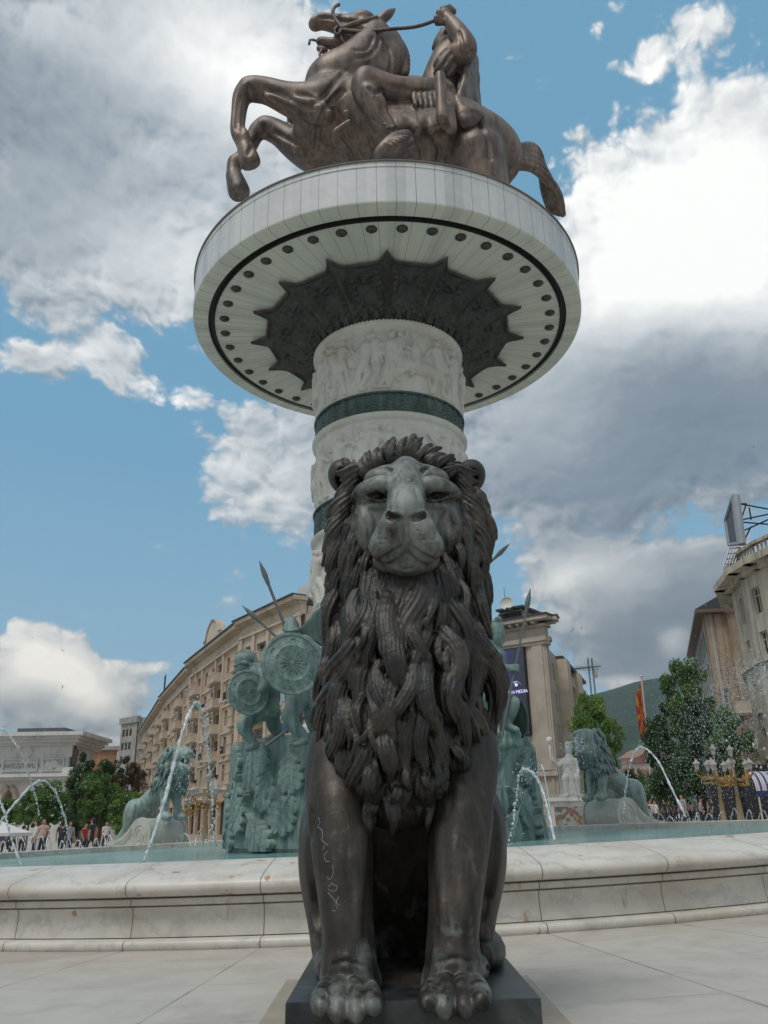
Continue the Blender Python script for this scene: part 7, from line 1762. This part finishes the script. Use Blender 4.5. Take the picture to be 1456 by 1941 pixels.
# ---------------------------------------------------------------- moving water
mt, t, b_ = newmat('spray_water'); v = nd(t, 'ShaderNodeTexCoord').outputs['Object']
setin(b_, Base_Color=ramp(t, noise(t, v, 9, 3), [(.35, (.55, .60, .62)), (.6, (.86, .89, .90))]), Roughness=.12, Transmission_Weight=.35, IOR=1.33, Specular_IOR_Level=.6); M['spray'] = mt
rg = random.Random(55); rgp = np.random.RandomState(8)
def jet(pts, r_, label, group, breakup=.5, name='water_jet', n=26, par=None, drops=.6):
    """pts: (px, py, Y) along the jet; thread of water that breaks up into beads towards the end"""
    c = bez(pts, n); P_ = [at(*q) for q in c]; m_ = len(P_); b = MB(); run = []; rr_ = []
    for i, p in enumerate(P_):
        s_ = i/(m_-1); j = .35*r_*(.3+s_); q = p+np.array([rg.uniform(-j, j), rg.uniform(-j, j), rg.uniform(-j, j)])
        br = s_ > breakup
        if br and rg.random() < .45:
            if len(run) > 1: b.tube(run, rr_, 5)
            run, rr_ = [], []; b.ball(q, (r_*rg.uniform(.4, .95),)*3 if rg.random() < .6 else (r_*.5, r_*.5, r_*rg.uniform(.8, 1.8)), 6)
        else: run.append(q); rr_.append(r_*rg.uniform(.45, 1.05)*(1-.25*s_))
        if br and rg.random() < drops: b.ball(p+rgp.normal(size=3)*r_*2.2, r_*rg.uniform(.2, .45), 5)
    if len(run) > 1: b.tube(run, rr_, 5)
    o = b.build(name, M['spray'], None, smooth='all', recalc=False); tag(o, label, 'water jet', group, 'thing'); return o
gj = 'jets of the fountain'
jet([(272, 1634, 10.8), (296, 1570, 10.9), (322, 1480, 11.1), (345, 1390, 11.3), (362, 1345, 11.5), (374, 1334, 11.6), (386, 1360, 11.8), (394, 1420, 12), (402, 1500, 12.2), (405, 1600, 12.4)], .032, 'tall jet of water arching up in front of the left spouting lion', gj, .50, n=20)
jet([(-40, 1630, 12), (0, 1560, 12), (40, 1510, 12.1), (62, 1488, 12.2), (82, 1480, 12.3), (104, 1500, 12.5), (120, 1540, 12.6), (132, 1590, 12.8)], .024, 'arching jet of water in front of the young trees at left', gj, .55, n=16)
jet([(40, 1640, 11), (22, 1590, 11), (8, 1540, 11), (-6, 1500, 11)], .022, 'broken jet of water at the left edge', gj, .2, n=16)
jet([(-10, 1375, 11), (14, 1390, 11), (34, 1418, 11), (48, 1450, 11.2), (58, 1480, 11.3), (68, 1510, 11.4), (74, 1545, 11.5)], .017, 'thin falling string of drops before the arch', gj, .1, n=14)
jet([(1300, 1548, 13), (1276, 1500, 13.2), (1252, 1450, 13.4), (1232, 1425, 13.6), (1215, 1417, 13.8), (1200, 1432, 14), (1190, 1470, 14.2), (1182, 1540, 14.4)], .023, 'slim jet of water arching beside the flagpole', gj, .5, n=16)
jet([(1052, 1594, 10.8), (1040, 1540, 11), (1026, 1492, 11.2), (1010, 1466, 11.3), (994, 1458, 11.4), (984, 1472, 11.5), (978, 1520, 11.6), (966, 1600, 11.7)], .026, 'jet of water in front of the leafy drum, right of the lion', gj, .35, n=16)
jet([(1045, 1550, 14), (1036, 1490, 14), (1030, 1460, 14), (1024, 1450, 14.1), (1018, 1470, 14.2)], .018, 'thin jet of water rising before the white seated statue', gj, .7, n=14)
jet([(1105, 1545, 20), (1094, 1500, 20), (1084, 1462, 20), (1076, 1450, 20), (1068, 1462, 20)], .020, 'thin jet of water crossing the white seated statue', gj, .7, n=14)
for i in range(26):                                         # small jets along the far wall
    px = (6, 40, 62, 78, 92, 118, 130, 148, 182, 196, 208, 352, 378, 400, 1036, 1066, 1232, 1252, 1270, 1300, 1322, 1344, 1368, 1392, 1420, 1446)[i]
    yb = 1622-.042*px; Y = 26.3-abs(px-700)*.0036; d = rg.choice([-1, 1])*rg.uniform(5, 11); h_ = rg.uniform(20, 34)
    jet([(px-d, yb-2, Y), (px-d*.4, yb-h_*.85, Y-.2), (px, yb-h_, Y-.4), (px+d*.6, yb-h_*.7, Y-.6), (px+d, yb, Y-.8)], .022, 'small jet of water springing from the far pool wall', 'small jets along the far pool wall', .7, n=7)
def spray(name, label, cones):
    """cloud of drops: (from, to, spread0, spread1, count, size)"""
    b = MB()
    for a, c, s0, s1, n_, r_ in cones:
        a, c = at(*a), at(*c)
        for i in range(n_):
            q = rgp.uniform()**.8; p = a+(c-a)*q+rgp.normal(size=3)*(s0+(s1-s0)*q); p[2] -= 0
            if p[2] < .6: continue
            s_ = r_*rgp.uniform(.35, 1.2)**1.5; b.ball(p, (s_, s_, s_*rgp.uniform(1, 2.0)), 4)
    o = b.build(name, M['spray'], None, recalc=False); tag(o, label, None, None, 'stuff'); return o
spray('spray', 'white spray of drops drifting before the trees at right', [((1500, 1240, 15), (1390, 1310, 16.5), .10, .42, 3400, .0056), ((1420, 1285, 16), (1310, 1450, 17.5), .30, .80, 6500, .0054), ((1345, 1380, 17), (1320, 1560, 18), .8, 1.2, 1300, .006), ((1456, 1290, 13), (1430, 1440, 13), .15, .3, 40, .016)])
spray('spray', 'fine drops round the left spouting lion and before the shop fronts', [((346, 1428, 24), (400, 1450, 22), .06, .55, 300, .012), ((400, 1450, 22), (380, 1590, 22), .7, 1.0, 260, .012), ((250, 1480, 20), (320, 1560, 20), .8, 1.2, 200, .010), ((200, 1420, 20), (240, 1470, 20), .7, .8, 160, .009), ((0, 1310, 14), (140, 1380, 15), .05, .6, 160, .005)])
spray('spray', 'drops falling from the mouth of the right spouting lion', [((1102, 1400, 25), (1080, 1424, 24.2), .05, .22, 300, .018), ((1085, 1420, 24), (1070, 1560, 23), .2, .5, 100, .013)])
# birds
bb_ = MB(); bb_.tube([(-.16, 0, 0), (.02, 0, 0), (.16, 0, .01)], [.015, .045, .02], 6); bb_.add([(-.02, 0, .02), (.08, 0, .02), (.02, .42, .12), (-.02, .40, .12), (-.02, 0, .02), (.08, 0, .02), (.02, -.42, .12), (-.02, -.40, .12)], [(0, 1, 2, 3), (4, 5, 6, 7)])
bp = bb_.build('bird', flatmat('dark_feathers', (.02, .02, .025), .8))
for i, (px, py, Y, lab) in enumerate(((1428, 848, 60, 'tiny dark bird high at the right under the grey cloud'), (61, 1209, 60, 'tiny dark bird before the top of the white cloud at left'), (119, 1233, 60, 'tiny dark bird before the middle of the white cloud at left'), (119, 1302, 55, 'small bird gliding under the white cloud at left'), (1086, 1194, 70, 'tiny bird above the screen building'), (1102, 1191, 70, 'tiny bird flying right of another above the screen building'))):
    o = bp if i == 0 else bp.copy()
    if i: COL.objects.link(o)
    o.location = at(px, py, Y); o.rotation_euler = (.3*i, .2, i*1.3); o.scale = (.4,)*3; tag(o, lab, 'bird', 'birds in the sky', 'thing')

# ---------------------------------------------------------------- air between here and the far hill
mt = bpy.data.materials.new('haze'); mt.use_nodes = True; t = mt.node_tree
for n_ in list(t.nodes): t.nodes.remove(n_)
pv = nd(t, 'ShaderNodeVolumePrincipled', ins={'Color': (.62, .74, .86, 1), 'Density': .00013, 'Anisotropy': .2}); ou = nd(t, 'ShaderNodeOutputMaterial'); t.links.new(pv.outputs[0], ou.inputs['Volume'])
b = MB(); b.box((0, 0, 220), (5760, 5760, 560)); hz_ = b.build('haze', mt); tag(hz_, 'thin bluish air in front of the far hill', kind='stuff')
